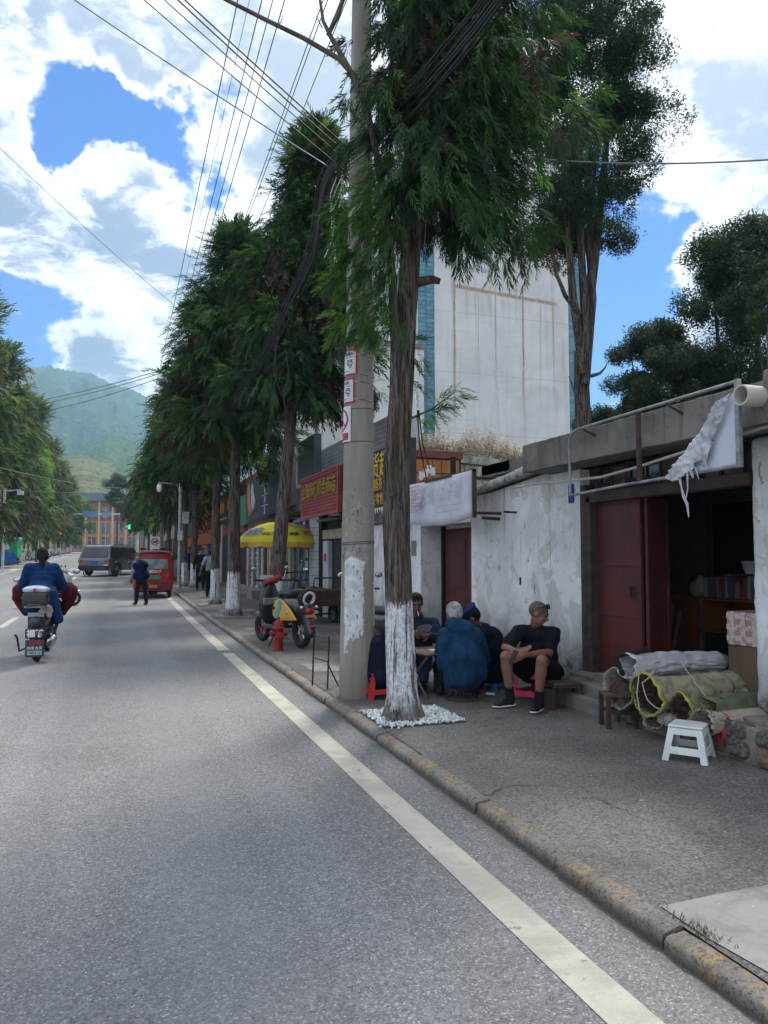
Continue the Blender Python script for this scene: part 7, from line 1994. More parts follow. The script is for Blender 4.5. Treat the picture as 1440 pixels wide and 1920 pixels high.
wc = car('white car parked behind the first left trunks', (-13.6, 69, gz(69) + G), R(10), mat('white car paint', (.62, .66, .70), .3, coat=.5), 4.5, 1.8, 1.62, True, group='white cars across the road')
for k_, (x, y, a) in enumerate(((-11.9, 76, -15), (-12.5, 84, 10), (-11.2, 92, 5))):
    dup(wc, (x, y, gz(y) + G), R(a), ['white car next to the green box cart', 'white car with lilac shade behind the green cart', 'white van like car left of the scooter row'][k_])
gc = thing('box_cart', 'green delivery box cart with white mark across the road', 'cart', (-9.05, 73, gz(73) + G), R(-8))
MB().box((-.85, -.6, .7), (.85, .9, 2.2)).build('box', mat('courier box green', (.02, .36, .17), .5), gc, bevel=.04); MB().box((-.88, -.63, 2.203), (.88, .93, 2.30)).build('lid', M_white, gc, bevel=.03)
MB().box((-.22, -.64, 1.25), (.22, -.61, 1.8)).build('white_mark', M_white, gc)
for x in (-.7, .7): wheel(gc, (x, .2, .28), .28, .1)
wheel(gc, (0, 1.7, .28), .28, .1); MB().box((-.3, .9, .35), (.3, 1.7, .8)).build('driver_seat', M_black, gc, bevel=.05)
b_ = Blob(); b_.box((-.9, -.6, .35), (.9, .8, 1.05)); b_.ell((0, .1, 1.0), (.9, .7, .28)); tr2 = b_.build('tarpaulin_heap', mat('bright blue tarpaulin', (.02, .13, .45), .5), None, .05, 2, .05, 2.5); tr2.location = (-8.75, 66, gz(66) + G); tr2.rotation_euler = (0, 0, R(20)); tag(tr2, 'cart covered with bright blue tarpaulin by the far kerb', 'tarpaulin')
b_ = Blob(); b_.box((-.5, -.5, .0), (.5, .5, .5)); b_.ell((.1, 0, .6), (.5, .45, .35)); ob = b_.build('goods_heap', cloth('mixed brown goods', (.12, .11, .09), (.06, .06, .055)), None, .04, 1, .05, 4); ob.location = (-9.5, 66.5, gz(66.5) + G); tag(ob, 'brown heap of goods between trunk and blue tarpaulin', 'goods')
tag(MB().box((-9.95, 65.2, gz(65) + G), (-9.2, 65.9, gz(65) + G + .42)).build('red_crate', M_red, bevel=.02), 'low red crate at the foot of the left conifer', 'crate')
# ------------------------------------------------------------------ small things
def plastic_stool(label, loc, rz, m_, h=.28, w=.30, group=None):
    t = thing('plastic_stool', label, 'stool', loc, rz, group)
    tw_, bw = w * .40, w * .52
    MB().box((-tw_, -tw_, h - .018), (tw_, tw_, h)).build('seat', m_, t, bevel=.008)
    for sx in (-1, 1):
        for sy in (-1, 1):
            l = MB(); a, b = tw_ * .97, bw; k = .045
            l.add([(sx * (a - k), sy * a, h - .02), (sx * a, sy * a, h - .02), (sx * a, sy * (a - k), h - .02), (sx * (b - k), sy * b, 0), (sx * b, sy * b, 0), (sx * b, sy * (b - k), 0),
                   (sx * (a - k), sy * (a - .008), h - .02), (sx * (a - .008), sy * (a - .008), h - .02), (sx * (a - .008), sy * (a - k), h - .02), (sx * (b - k), sy * (b - .008), 0), (sx * (b - .008), sy * (b - .008), 0), (sx * (b - .008), sy * (b - k), 0)],
                  [(0, 1, 4, 3), (1, 2, 5, 4), (6, 9, 10, 7), (7, 10, 11, 8), (0, 3, 9, 6), (2, 8, 11, 5), (3, 4, 10, 9), (4, 5, 11, 10), (0, 6, 7, 1), (1, 7, 8, 2)])
            l.build('leg', m_, t)
    for z0, z1 in ((h - .065, h - .02), (.05, .10)):
        sc_ = lambda z: bw + (tw_ * .97 - bw) * z / h
        for ax in range(4):
            a0, a1 = sc_(z0), sc_(z1); m2 = Matrix.Rotation(ax * PI / 2, 3, 'Z')
            vs = [Vector((-a0 + .03, -a0 + .001, z0)), Vector((a0 - .03, -a0 + .001, z0)), Vector((a1 - .03, -a1 + .001, z1)), Vector((-a1 + .03, -a1 + .001, z1)), Vector((-a0 + .03, -a0 + .008, z0)), Vector((a0 - .03, -a0 + .008, z0)), Vector((a1 - .03, -a1 + .008, z1)), Vector((-a1 + .03, -a1 + .008, z1))]
            MB().add([m2 @ v for v in vs], [(0, 1, 2, 3), (7, 6, 5, 4), (0, 4, 5, 1), (3, 2, 6, 7)]).build('rail', m_, t)
    return t
M_pink = mat('pink plastic', (.62, .035, .12), .45); M_bluep = mat('blue plastic', (.03, .24, .48), .45); M_redp = mat('red plastic', (.48, .015, .02), .45)
plastic_stool('pink plastic stool under the bald man', (4.10, 7.06, G), R(25), M_pink, .29, .40)
p_ = at(925, 1272, 8.62); plastic_stool('sky blue plastic stool under the man in the cap', (p_.x, p_.y, G), R(20), M_bluep, .27, .36)
p_ = at(712, 1290, 8.10); plastic_stool('red plastic stool between pole and trunk', (p_.x, p_.y, G), R(5), M_redp, .26, .38)
plastic_stool('white plastic stool carrying the green and beige sacks', (3.96, 4.68, G), R(38), M_white, .25, .30)
# wire stool
def gp(px, py):
    d = ray(px, py); t = (G - CAM_H) / d.z; return (d.x * t, d.y * t, G)
p_ = at(866, 1285, 7.92); wst = thing('wire_stool', 'low rattan topped wire stool under the blue jacket', 'stool', (p_.x, p_.y, G))
MB().lathe([(.15, .235), (.165, .245), (.165, .275), (.14, .285)], seg=24).build('seat', M_wood, wst, True)
lw = MB(); lw.torus((0, 0, .012), (0, 0, 1), .17, .006, 30, 6)
lw.build('base_ring', M_rust, wst, True)
for k_ in range(10):
    a = 2 * PI * k_ / 10; link('leg', MB().tube([(.12, 0, .24), (.10, 0, .12), (.165, 0, .01)], .005, 6).mesh('leg', M_rust), wst).rotation_euler = (0, 0, a)
# rusty iron stool by the red door
isx = thing('iron_stool', 'rusty iron stool with worn plank top beside the pink one', 'stool', gp(1058, 1328), R(-12))
MB().box((-.14, -.11, .235), (.14, .11, .255)).build('seat', M_wood, isx, bevel=.004)
MB().box((-.15, -.12, .215), (.15, .12, .232)).build('rim', M_rust, isx)
for sx in (-1, 1):
    for sy in (-1, 1): MB().tube([(sx * .14, sy * .11, .22), (sx * .15, sy * .12, 0)], .008, 6).build('leg', M_rust, isx)
bk_ = MB().lathe([(.07, 0), (.085, .19), (.09, .2), (.08, .19), (.066, .01)], (3.98, 6.62, G), seg=20).build('brown_pot', M_frame, None, True); tag(bk_, 'small dark brown pot under the iron stool', 'pot')
# card table
p_ = at(812, 1280, 8.30); ct = thing('card_table', 'low folding wooden table the men play cards on', 'table', (p_.x, p_.y, G), R(15))
MB().box((-.30, -.30, .44), (.30, .30, .46)).build('tabletop', M_wood, ct, bevel=.006)
for sx in (-1, 1):
    for sg in (-1, 1): MB().tube([(sx * .24, sg * .24, .44), (sx * .26, -sg * .24, 0)], .014, 8).build('leg', M_wood, ct)
tag(MB().box((p_.x - .1, p_.y - .22, G + .462), (p_.x - .02, p_.y - .12, G + .482)).build('card_deck', M_white), 'small stack of cards on the low table', 'cards')
tag(MB().tube([at(912, 1300, 8.05), at(928, 1302, 8.0)], .012, 6).build('litter', M_white), 'scrap of white litter on the pavement near the blue stool', 'litter')
# folding frame by the pole
ff = thing('folding_frame', 'black folding metal frame leaning open behind the pole', 'folding frame', (2.20, 8.35, G), R(20))
for y in (0, .30): MB().tube([(0, y, 0), (.02, y, .58)], .010, 6).build('upright', M_black, ff)
MB().tube([(0, 0, .30), (0, .30, .32)], .008, 6).tube([(.02, 0, .56), (.02, .30, .56)], .008, 6).tube([(0, 0, .28), (.22, .1, 0)], .008, 6).build('brace', M_black, ff)
# pebbles round the main trunk
def pebbles():
    r_ = np.random.default_rng(6); bm = bmesh.new(); bmesh.ops.create_icosphere(bm, subdivisions=1, radius=1); bv = np.array([v.co[:] for v in bm.verts]); bf = np.array([[v.index for v in f.verts] for f in bm.faces]); bm.free()
    Vs = []; Fs = []; mi = []; n = 0
    x0, x1, y0, y1 = 2.165, 2.93, 6.30, 7.0
    for k in range(1700):
        x = r_.uniform(x0, x1); y = r_.uniform(y0, y1)
        u = (x - x0) / (x1 - x0)
        if r_.random() < .03: x += r_.normal(0, .06); y += r_.normal(0, .06)
        s = r_.uniform(.007, .017); d = bv * s * r_.uniform(.7, 1.2, 3) * (1 + .15 * r_.normal(0, 1, (len(bv), 1)))
        Vs.append(d + np.array([x, y, G + .012 + r_.random() * .014])); Fs.append(bf + n); n += len(bv); mi += [0 if r_.random() < .75 else 1] * len(bf)
    o = link('white_pebbles', arr_mesh('white_pebbles', np.concatenate(Vs), np.concatenate(Fs), [mat('white pebble', (.62, .68, .68), .7), mat('grey pebble', (.36, .42, .43), .7)], mi))
    tag(o, 'bed of small white pebbles round the near trunk', 'pebbles', kind='stuff')
    MB().box((x0, y0, G - .02), (x1, y1, G + .008)).build('tree_pit', mat('pit soil', (.05, .045, .04), .95))['kind'] = 'structure'
pebbles()
for k_, (x, y) in enumerate(((2.65, 19.1), (2.70, 23.4))):
    MB().box((x - .45, y - .5, G + gz(y) - .01), (x + .45, y + .5, G + gz(y) + .006)).build('tree_pit', M_patch)['kind'] = 'structure'
# weeds in the kerb
def kerb_weeds():
    r_ = np.random.default_rng(9); V = []; F = []
    for (cx, cy, n) in ((2.19, 2.50, 90), (2.18, 2.62, 30)):
        for _ in range(n):
            x = cx + r_.normal(0, .02); y = cy + r_.normal(0, .05); h = r_.uniform(.01, .035); a = r_.uniform(0, 6.28); b0 = len(V)
            V += [(x, y, G), (x + .006 * math.cos(a), y + .006 * math.sin(a), G), (x + r_.normal(0, .012), y + r_.normal(0, .012), G + h)]; F.append((b0, b0 + 1, b0 + 2))
    o = link('kerb_weeds', arr_mesh('kerb_weeds', np.array(V), np.array(F), [mat('dull weed', (.07, .09, .03), .9)])); tag(o, 'tiny weeds sprouting behind a near kerb stone', 'weeds', kind='stuff')
    V = []; F = []
    for _ in range(420):
        x = r_.uniform(2.3, 4.0) if r_.random() < .8 else r_.uniform(-1.5, 1.9); y = r_.uniform(1.6, 7.5); s = r_.uniform(.003, .009) * (1.8 if r_.random() < .1 else 1); z = (G if x > 2.2 else 0) + .003; a = r_.uniform(0, 6.28); b0 = len(V)
        c_, s_ = math.cos(a) * s, math.sin(a) * s
        V += [(x - c_, y - s_, z), (x + c_, y + s_, z + .002), (x + s_ * .7, y - c_ * .7, z + .004)]; F.append((b0, b0 + 1, b0 + 2))
    o = link('street_litter', arr_mesh('street_litter', np.array(V), np.array(F), [mat('paper crumb', (.40, .38, .35), .9)])); tag(o, 'scattered crumbs of litter and grit on the pavement', 'litter', kind='stuff')
kerb_weeds()

# sign frame with the torn white banner above the shop
sf = thing('banner_stand', 'empty steel sign frame with torn white banner hanging from its corner', 'sign frame', (4.10, 5.3, 2.46))
fr = MB(); fr.tube([(0, 1.12, -.33), (0, 1.12, .20), (0, 1.08, .265), (0, 1.0, .29), (0, .5, .30), (0, -.2, .31), (0, -1.02, .32)], .014, 8); fr.tube([(0, 1.12, -.33), (0, .3, -.30), (0, -1.02, -.28)], .013, 8)
fr.build('steel_bar', M_steel, sf, True)
MB().box((-.012, .05, -.29), (.012, .09, .29)).build('middle_post', M_rust, sf)
MB().box((-.016, -1.05, -.29), (.016, -1.015, .335)).build('end_post', M_steel, sf)
for y in (.9, -.3): MB().tube([(0, y, .29), (.16, y, .22)], .012, 6).build('stay', M_rust, sf)
def banner(name, poly, m_, x, seed, th=.004, amp=.02):
    bm = bmesh.new(); vs = [bm.verts.new((x, p[0], p[1])) for p in poly]; f = bm.faces.new(vs)
    bmesh.ops.triangulate(bm, faces=[f]); 
    for _ in range(4): bmesh.ops.subdivide_edges(bm, edges=list(bm.edges), cuts=1, use_grid_fill=True)
    for v in bm.verts:
        q = Vector((v.co.y * 9 + seed, v.co.z * 16, seed)); q2 = Vector((v.co.y * 6 + v.co.z * 14, seed, v.co.y * 25 - v.co.z * 6))
        v.co.x += amp * (1 - 2.4 * abs(mnoise.noise(q2 * 1.3))) + amp * .8 * mnoise.noise(q * 2.2); v.co.y += .004 * mnoise.noise(q * 3); v.co.z += .006 * mnoise.noise(q * 2)
    me = bpy.data.meshes.new(name); bm.to_mesh(me); bm.free(); me.materials.append(m_)
    me.polygons.foreach_set('use_smooth', [True] * len(me.polygons))
    o = link(name, me, sf); md = o.modifiers.new('t', 'SOLIDIFY'); md.thickness = th
    return o
banner('banner_remnant', [(-1.01, .27), (-1.01, -.27), (-.72, -.285), (-.48, -.30), (-.62, -.1), (-.80, .08), (-.93, .20)], mat('stretched white banner', (.56, .60, .70), .6), .004, 2, .003, .003)
banner('torn_flap', [(-1.0, .24), (-.86, .20), (-.70, .02), (-.52, -.12), (-.36, -.235), (-.30, -.30), (-.38, -.335), (-.47, -.32), (-.56, -.27), (-.60, -.33), (-.63, -.22), (-.70, -.20), (-.73, -.27), (-.76, -.12), (-.84, -.02), (-.92, .08)], M_white_cloth, -.045, 5, .004, .014)
sd_ = MB()
sd_.tube([(-.03, -.45, -.30), (-.03, -.47, -.38), (-.035, -.50, -.46), (-.03, -.53, -.52), (-.03, -.545, -.62)], [.014, .007, .013, .012, .003], 6).tube([(-.03, -.54, -.27), (-.03, -.54, -.40), (-.03, -.52, -.47)], [.008, .005, .006], 6)
sd_.tube([(-.03, -.63, -.25), (-.03, -.66, -.34)], [.008, .002], 6)
sd_.build('shred', M_white_cloth, sf, True)
tag(MB().tube([(4.30, 7.9, 2.34), (4.30, 7.24, 2.335), (4.28, 6.9, 2.31), (4.28, 6.17, 2.29), (4.29, 5.62, 2.33), (4.29, 4.9, 2.40), (4.3, 4.21, 2.46), (4.3, 3.2, 2.5)], .013, 8).build('conduit', mat('cream conduit', (.42, .40, .35), .6), None, True), 'pale conduit sagging in front of the shop beam', 'conduit')
pv2 = MB().lathe([(.066, 0), (.072, 0), (.072, .9), (.066, .9)], (4.02, 4.16, 2.655), (1, 0, .04), 24)
# open end: inner wall
pp = MB(); N_ = 24
for rr, nm in ((.072, 0), (.062, 1)):
    pass
V = []; F = []
for i, (r0, xx) in enumerate(((.072, .9), (.072, 0), (.062, 0), (.062, .6))):
    for j in range(N_): a = 2 * PI * j / N_; V.append((4.02 + xx, 4.16 + r0 * math.cos(a), 2.655 + r0 * math.sin(a)))
for i in range(3):
    for j in range(N_): k = (j + 1) % N_; F.append((i * N_ + j, i * N_ + k, (i + 1) * N_ + k, (i + 1) * N_ + j))
F.append(tuple(3 * N_ + j for j in range(N_)))
tag(MB().add(V, F).build('drain_pipe', mat('ivory pvc', (.56, .52, .46), .5), None, True), 'ivory plastic drain pipe sticking out beside the torn banner', 'pipe')
tag(MB().box((4.585, 7.12, 2.12), (4.597, 7.22, 2.32)).build('house_number', mat('blue number plaque', (.02, .04, .22), .5)), 'small blue house number plaque high on the wall corner', 'plaque')
tag(MB().tube([(4.6, 8.4, 2.08), (4.42, 8.38, 2.085)], .014, 8).build('iron_peg', M_rust), 'dark iron peg jutting from the white wall', 'peg')

# inside the shop
cab = thing('cabinet', 'orange brown cupboard with dark glazed shelves inside the shop', 'cabinet', (6.15, 6.2, .36))
M_cab = mat('orange brown veneer', (.26, .085, .035), .55, (.18, .06, .03), 3, stretch=(1, 1, .2))
MB().box((0, 0, 0), (.45, 1.40, .02)).box((0, 0, .70), (.45, 1.40, .73)).box((0, 0, .02), (.45, .03, .70)).box((0, 1.37, .02), (.45, 1.40, .70)).box((0, .80, .02), (.45, .83, .70)).box((.42, .03, .02), (.45, .80, .70)).box((.42, .83, .02), (.45, 1.37, .70)).build('carcass', M_cab, cab)
MB().box((-.02, .84, .02), (-.002, 1.40, .70)).build('door_panel', M_cab, cab, bevel=.004); MB().box((-.03, .80, 0), (-.004, .832, .70)).build('steel_edge', M_steel, cab)
MB().box((.03, .03, .35), (.42, .80, .37)).build('shelf', M_cab, cab); MB().box((.0, .04, .03), (.008, .79, .34)).build('glass_door', M_glass, cab)
rr = random.Random(12)
y = 6.26; k_ = 0
BM = [mat('book ' + n, c, .7) for n, c in (('rust', (.20, .06, .05)), ('blue', (.05, .14, .26)), ('cream', (.36, .33, .28)), ('brown', (.16, .09, .07)), ('red', (.28, .04, .05)), ('grey', (.20, .20, .20)))]
BL = ['thin rust red', 'pale blue', 'cream', 'brown', 'crimson', 'grey', 'dark rust', 'faded blue', 'off white', 'chestnut', 'scarlet', 'ash grey', 'maroon']
while y < 6.98:
    w = rr.uniform(.028, .07); h = rr.uniform(.17, .26)
    o = MB().box((0, 0, 0), (.16, w, h)).build('book', BM[k_ % 6], None, bevel=.003); o.location = (6.2, y, 1.093); o.rotation_euler = (rr.uniform(-.12, .12), 0, 0)
    tag(o, '%s book standing in the row on the cupboard top' % (BL[k_] if k_ < 13 else ['dark teal', 'sand coloured', 'plum', 'sooty', 'wine'][k_ - 13]), 'book', 'books on the cupboard'); y += w + .008; k_ += 1
b = Blob(); b.ell((6.3, 7.20, 1.17), (.09, .12, .10)); b.ell((6.28, 7.17, 1.25), (.04, .06, .08)); tag(b.build('plastic_bag', mat('creased pale bag', (.42, .44, .42), .6), None, .012, 1, .014, 14), 'creased pale plastic bag on the left of the cupboard', 'bag')
tag(MB().lathe([(.07, 0), (.11, .13), (.115, .135), (.10, .13), (.06, .012)], (6.3, 6.42, 1.36), seg=20).build('white_bowl', M_white, None, True), 'white plastic bowl above the books', 'bowl')
tag(MB().box((6.18, 6.25, 1.345), (6.55, 6.6, 1.358)).build('wooden_board', M_wood), 'board lying on the books under the bowl', 'board')
mr = thing('wall_mirror', 'dark framed mirror hanging on the shop back wall', 'mirror', (6.74, 6.95, 1.75))
MB().box((-.02, -.5, -.42), (0, .5, .42)).build('glass', mat('dim mirror glass', (.01, .013, .02), .25), mr)
frm = MB(); frm.box((-.04, -.58, -.50), (0, .58, -.42)).box((-.04, -.58, .42), (0, .58, .50)).box((-.04, -.58, -.42), (0, -.5, .42)).box((-.04, .5, -.42), (0, .58, .42)); frm.build('frame', M_wood, mr, bevel=.005)
b = Blob(); b.box((5.6, 5.35, 1.0), (5.66, 5.62, 1.75)); tag(b.build('checked_shirt', custom('blue check cloth', lambda N, P: (N.mix(N.math('MAXIMUM', N.step(N.math('SINE', N.math('MULTIPLY', N.n('ShaderNodeSeparateXYZ', i_0=P).outputs[1], 130)), .6, .8), N.step(N.math('SINE', N.math('MULTIPLY', N.n('ShaderNodeSeparateXYZ', i_0=P).outputs[2], 130)), .6, .8)), (.012, .02, .05), (.20, .24, .30)), None), .9), None, .02, 1, .012, 9), 'blue checked shirt hanging by the right pillar', 'shirt')
bx2 = thing('cardboard_box', 'cardboard box bound with red and white tape inside the shop', 'box', (4.95, 5.02, .82), R(5))
MB().box((-.14, -.17, 0), (.14, .17, .27)).build('carton', mat('brown cardboard', (.36, .24, .17), .85), bx2, bevel=.004)
tpm = MB()
for z in (.03, .12, .21): tpm.box((-.1435, -.172, z), (-.1405, .172, z + .045)); 
for y in (-.13, -.02, .09): tpm.box((-.1455, y, .0), (-.1440, y + .05, .27))
tpm.box((-.14, -.1735, .03), (.14, -.1705, .075)).box((-.14, -.1735, .16), (.14, -.1705, .205))
tpm.build('printed_tape', mat('red and white tape', (.50, .44, .43), .5, (.40, .20, .20), 38, lo=.52, hi=.56), bx2)
tag(MB().box((4.82, 4.84, .36), (5.1, 5.2, .815)).build('wooden_crate', M_wood, bevel=.01), 'dark crate under the taped cardboard box', 'crate')
for k_, (y, lean_) in enumerate(((7.40, .10), (7.30, .14), (7.24, .06))):
    tag(MB().tube([(5.9, y, .37), (6.1, y + lean_, 1.05 - k_ * .07)], .022, 8).build('bamboo_pole', mat('dry bamboo', (.22, .16, .11), .7), None, True), ['longest bamboo stick leaning between door and cupboard', 'middle bamboo stick leaning by the cupboard', 'shortest bamboo stick near the cupboard'][k_], 'stick', 'sticks by the cupboard')
b = Blob(); b.box((5.5, 8.0, .37), (6.0, 8.9, 1.3)); tag(b.build('stacked_goods', M_dim, None, .05, 1, .03, 4), 'dim pile of goods deep in the shop', 'goods')

# sacks and bundles of dried sticks ----------------------------------
M_sackw = mat('white woven sack', (.58, .59, .63), .7, (.42, .43, .47), 6, .3, 60)
M_sackg = mat('khaki camouflage sack', (.34, .31, .20), .85, (.19, .19, .12), 11, .35, 90)
M_sacko = mat('olive green sack', (.15, .17, .10), .85, (.10, .12, .075), 6, .35, 90)
M_sackb = mat('dusty beige sack', (.44, .38, .32), .85, (.32, .275, .23), 6, .35, 90)
M_sackgw = mat('grey white sack', (.42, .42, .38), .8, (.30, .30, .27), 6, .35, 90)
M_sticks = mat('dried brown sticks', (.085, .045, .032), .9, (.045, .028, .022), 20); M_sticks2 = mat('dried pale sticks', (.24, .18, .13), .9, (.12, .09, .07), 20)
M_yband = mat('yellow sack hem', (.40, .35, .07), .7, (.28, .27, .08), 10)
M_cord = mat('pale cord', (.42, .40, .30), .8)
def sack(name, label, p0, p1, r0, r1, m_, mouth=True, band=None, sticks=M_sticks, seed=0, cords=(), ccol=None, flat=.85, mouth_r=1.15, fold=.012, end=None):
    """roll from its open mouth p0 to the far end p1"""
    rg_ = random.Random(seed)
    p0 = Vector(p0); p1 = Vector(p1); ax = (p1 - p0).normalized(); L = (p1 - p0).length
    t = thing(name, label, 'sack', tuple(p0))
    s1 = ax.cross(Vector((0, 0, 1))).normalized(); s2 = s1.cross(ax).normalized()
    rows, seg = 44, 36; V = []; F = []
    def rad(u):
        base = r0 + (r1 - r0) * u
        e = 1.0 if not mouth else 1 + (mouth_r - 1) * max(0, 1 - u / .14)
        bulge = 1 + .06 * math.sin(u * 9 + seed)
        cl_ = 1
        for c in cords: cl_ *= 1 - .12 * math.exp(-((u - c) / .018) ** 2)
        tail = 1 if u < .93 else max(.12, math.sqrt(max(0, 1 - ((u - .93) / .07) ** 2)))
        if end == 'tied' and u > .80: tail = max(.28, 1 - (u - .80) / .12 * .7) if u < .92 else .28 + (u - .92) * 5
        return base * e * bulge * cl_ * tail
    for i in range(rows + 1):
        u = i / rows; c = ax * (L * u) + Vector((0, 0, .010 * math.sin(u * 5 + seed)))
        for j in range(seg):
            w = 2 * PI * j / seg; q = Vector((math.cos(w) * 1.6 + seed, math.sin(w) * 1.6, u * 3.5))
            r = rad(u) * (1 + .05 * mnoise.noise(q)) + fold * (1 - 2.2 * abs(mnoise.noise(Vector((w * 1.6 + seed, u * 2.2 * L, u)) * 2.0 + q))) + fold * .5 * mnoise.noise(q * 4)
            V.append(c + s1 * math.cos(w) * r + s2 * math.sin(w) * r * flat + (ax * (.03 * mnoise.noise(q * 2) + .015 * math.sin(w * 3 + seed)) if i == 0 else Vector()))
    for i in range(rows):
        for j in range(seg): k = (j + 1) % seg; F.append((i * seg + j, i * seg + k, (i + 1) * seg + k, (i + 1) * seg + j))
    F.append(tuple(rows * seg + j for j in range(seg)))
    o = MB().add(V, F).build('sacking', m_, t, True)
    md = o.modifiers.new('t', 'SOLIDIFY'); md.thickness = .007; md.offset = -1
    if band:
        bd_ = MB()
        ring = [V[j] * 1.0 for j in range(seg)]; ring.append(ring[0])
        bd_.tube([Vector(v) for v in ring], .013, 6, caps=False); bd_.build('hem', band, t, True)
    if sticks:
        sk = MB()
        for k in range(330):
            a = rg_.uniform(0, 2 * PI); q = math.sqrt(rg_.random()) * r0 * .90
            c = s1 * math.cos(a) * q + s2 * math.sin(a) * q * flat
            dpt = rg_.uniform(.0, .07); d = Vector([rg_.gauss(0, .35) for _ in range(3)]) - ax
            st0 = c + ax * (.045 + dpt * .4); sk.tube([st0, st0 + d.normalized() * rg_.uniform(.06, .12)], [rg_.uniform(.003, .006), .002], 4)
        sk.build('dried_sticks', sticks, t)['kind'] = 'stuff'
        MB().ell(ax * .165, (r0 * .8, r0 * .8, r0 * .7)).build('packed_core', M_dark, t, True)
    for c in cords:
        r = rad(c) + .004
        pts = [ax * (L * c + .01 * math.sin(3 * w)) + s1 * math.cos(w) * r + s2 * math.sin(w) * r * flat for w in np.linspace(0, 2 * PI, 26)]
        MB().tube(pts, .005, 6).build('cord', ccol or M_cord, t, True)
    return t
AXS = Vector((.98, -.03, 0)).normalized()
def S3(px, py, z): return at(px, py, z)
a = S3(1212, 1302, 6.15)
sack('sack_of_sticks', 'khaki sack with yellow hem stuffed with dark sticks, middle of the pile', a, a + AXS * 1.35 + Vector((0, 0, .03)), .165, .14, M_sackg, band=M_yband, seed=3, cords=(.42, .55, .75), end=None)
a = S3(1158, 1292, 6.62)
sack('sack_of_sticks', 'grey white sack of pale sticks at the left end of the pile', a, a + AXS * .95, .155, .13, M_sackgw, sticks=M_sticks2, seed=8, cords=(.4,), mouth_r=1.25)
a = S3(1175, 1248, 6.45)
sack('white_roll', 'white woven roll with red print tied on top of the pile', a, a + AXS * 1.15 + Vector((0, 0, .0)), .105, .085, M_sackw, sticks=None, seed=12, cords=(.22, .5), fold=.018, end='tied')
rp = MB(); 
for k_, (u, dz_) in enumerate(((.62, .02), (.68, -.03), (.80, .0), (.86, -.03))):
    c = a + AXS * u * 1.15 + Vector((-.055, -.065, dz_)); rp.ell(c, (.016, .014, .022))
tag(rp.build('red_print', M_redp), 'red printed marks on the white roll', 'print', kind='stuff')
b = Blob(); c = a + AXS * 1.16; b.cone(c + AXS * -.06, c + Vector((.02, -.02, .10)), .03, .045); b.cone(c, c + AXS * .10, .03, .06); tag(b.build('roll_tuft', M_sackw, None, .01, 1, .012, 20), 'gathered white end of the rolled sack', 'sack end')
b = Blob(); c = S3(1175, 1240, 6.42); b.cone(c + Vector((-.05, .05, .04)), c + AXS * .22 + Vector((0, 0, .09)), .018, .02); b.cone(c + Vector((-.07, .05, .03)), c + Vector((-.03, .02, -.10)), .014, .02); tag(b.build('black_lining', M_dark, None, .008, 1, .006, 16), 'black lining folded out of the white roll', 'lining')
a = S3(1222, 1340, 6.20)
sack('sack_of_sticks', 'torn white sack hanging low under the khaki one', a, a + AXS * .55, .115, .10, mat('torn greyish sack', (.44, .40, .38), .85, (.30, .27, .25), 7, .3, 70), sticks=M_sticks2, seed=17, flat=.7, mouth_r=1.3)
a = S3(1275, 1328, 5.98)
sack('sack_of_sticks', 'yellow sack mouth gathered with green cord in the pile centre', a, a + AXS * .50, .095, .06, mat('yellow woven sack', (.46, .40, .08), .75, (.30, .28, .08), 7, .3, 70), sticks=M_sticks, seed=21, cords=(.55, .62), ccol=mat('green cord', (.01, .30, .16), .6), flat=.9, mouth_r=1.3)
a = S3(1322, 1332, 5.95)
sack('tied_sack', 'olive green sack tied with black straps on the right of the pile', a, a + AXS * 1.1 + Vector((0, 0, .02)), .115, .11, M_sacko, sticks=None, mouth=False, seed=25, cords=(.12, .30, .50), ccol=M_black)
fr_ = MB(); rg_ = random.Random(2)
for k in range(60): c = a + Vector((rg_.gauss(0, .03), rg_.gauss(0, .03), rg_.gauss(0, .04))); fr_.tube([c, c + Vector((rg_.gauss(-.05, .03), rg_.gauss(0, .04), rg_.gauss(-.01, .05)))], .0025, 4)
tag(fr_.build('frayed_tuft', mat('frayed olive fibre', (.20, .22, .14), .9)), 'frayed tuft of fibre at the olive sack end', 'fibre', kind='stuff')
a = S3(1318, 1354, 5.72)
sack('sack_of_sticks', 'beige sack with red cord resting on the white stool', a, a + AXS * .95 + Vector((0, 0, -.01)), .088, .085, M_sackb, sticks=M_sticks2, seed=29, cords=(.18,), ccol=M_redp, mouth_r=1.3)
c0_ = a + AXS * .17 + Vector((-.06, -.07, -.03))
rc_ = MB()
for k in range(4): w = .02 + .012 * k; rc_.tube([c0_, c0_ + Vector((-.02, w, -.05)), c0_ + Vector((-.03, .0, -.13)), c0_ + Vector((-.02, -w, -.06)), c0_ + Vector((0, 0, .01))], .0035, 6)
tag(rc_.build('cord_loops', M_redp, None, True), 'loops of red cord dangling from the beige sack', 'cord')
def rope(label, pts, r=.0045, m_=M_cord):
    P_ = [S3(*p) for p in pts]; out = []
    for i in range(len(P_) - 1):
        for j in range(4): out.append(P_[i].lerp(P_[i + 1], j / 4) + Vector((0, 0, -.012 * math.sin(PI * j / 4))))
    tag(MB().tube(out + [P_[-1]], r, 6).build('rope', m_, None, True), label, 'rope')
rope('pale rope looped from the white roll over the dark stick bundle', [(1220, 1232, 6.28), (1198, 1262, 6.05), (1194, 1300, 5.98), (1200, 1332, 5.96)])
rope('pale rope hanging across the khaki sack mouth', [(1226, 1258, 6.08), (1204, 1280, 5.98), (1214, 1312, 5.95), (1238, 1330, 5.93)])
rope('pale rope crossing the middle of the khaki sack', [(1275, 1236, 6.2), (1298, 1270, 6.12), (1312, 1290, 6.10), (1328, 1308, 6.05)])
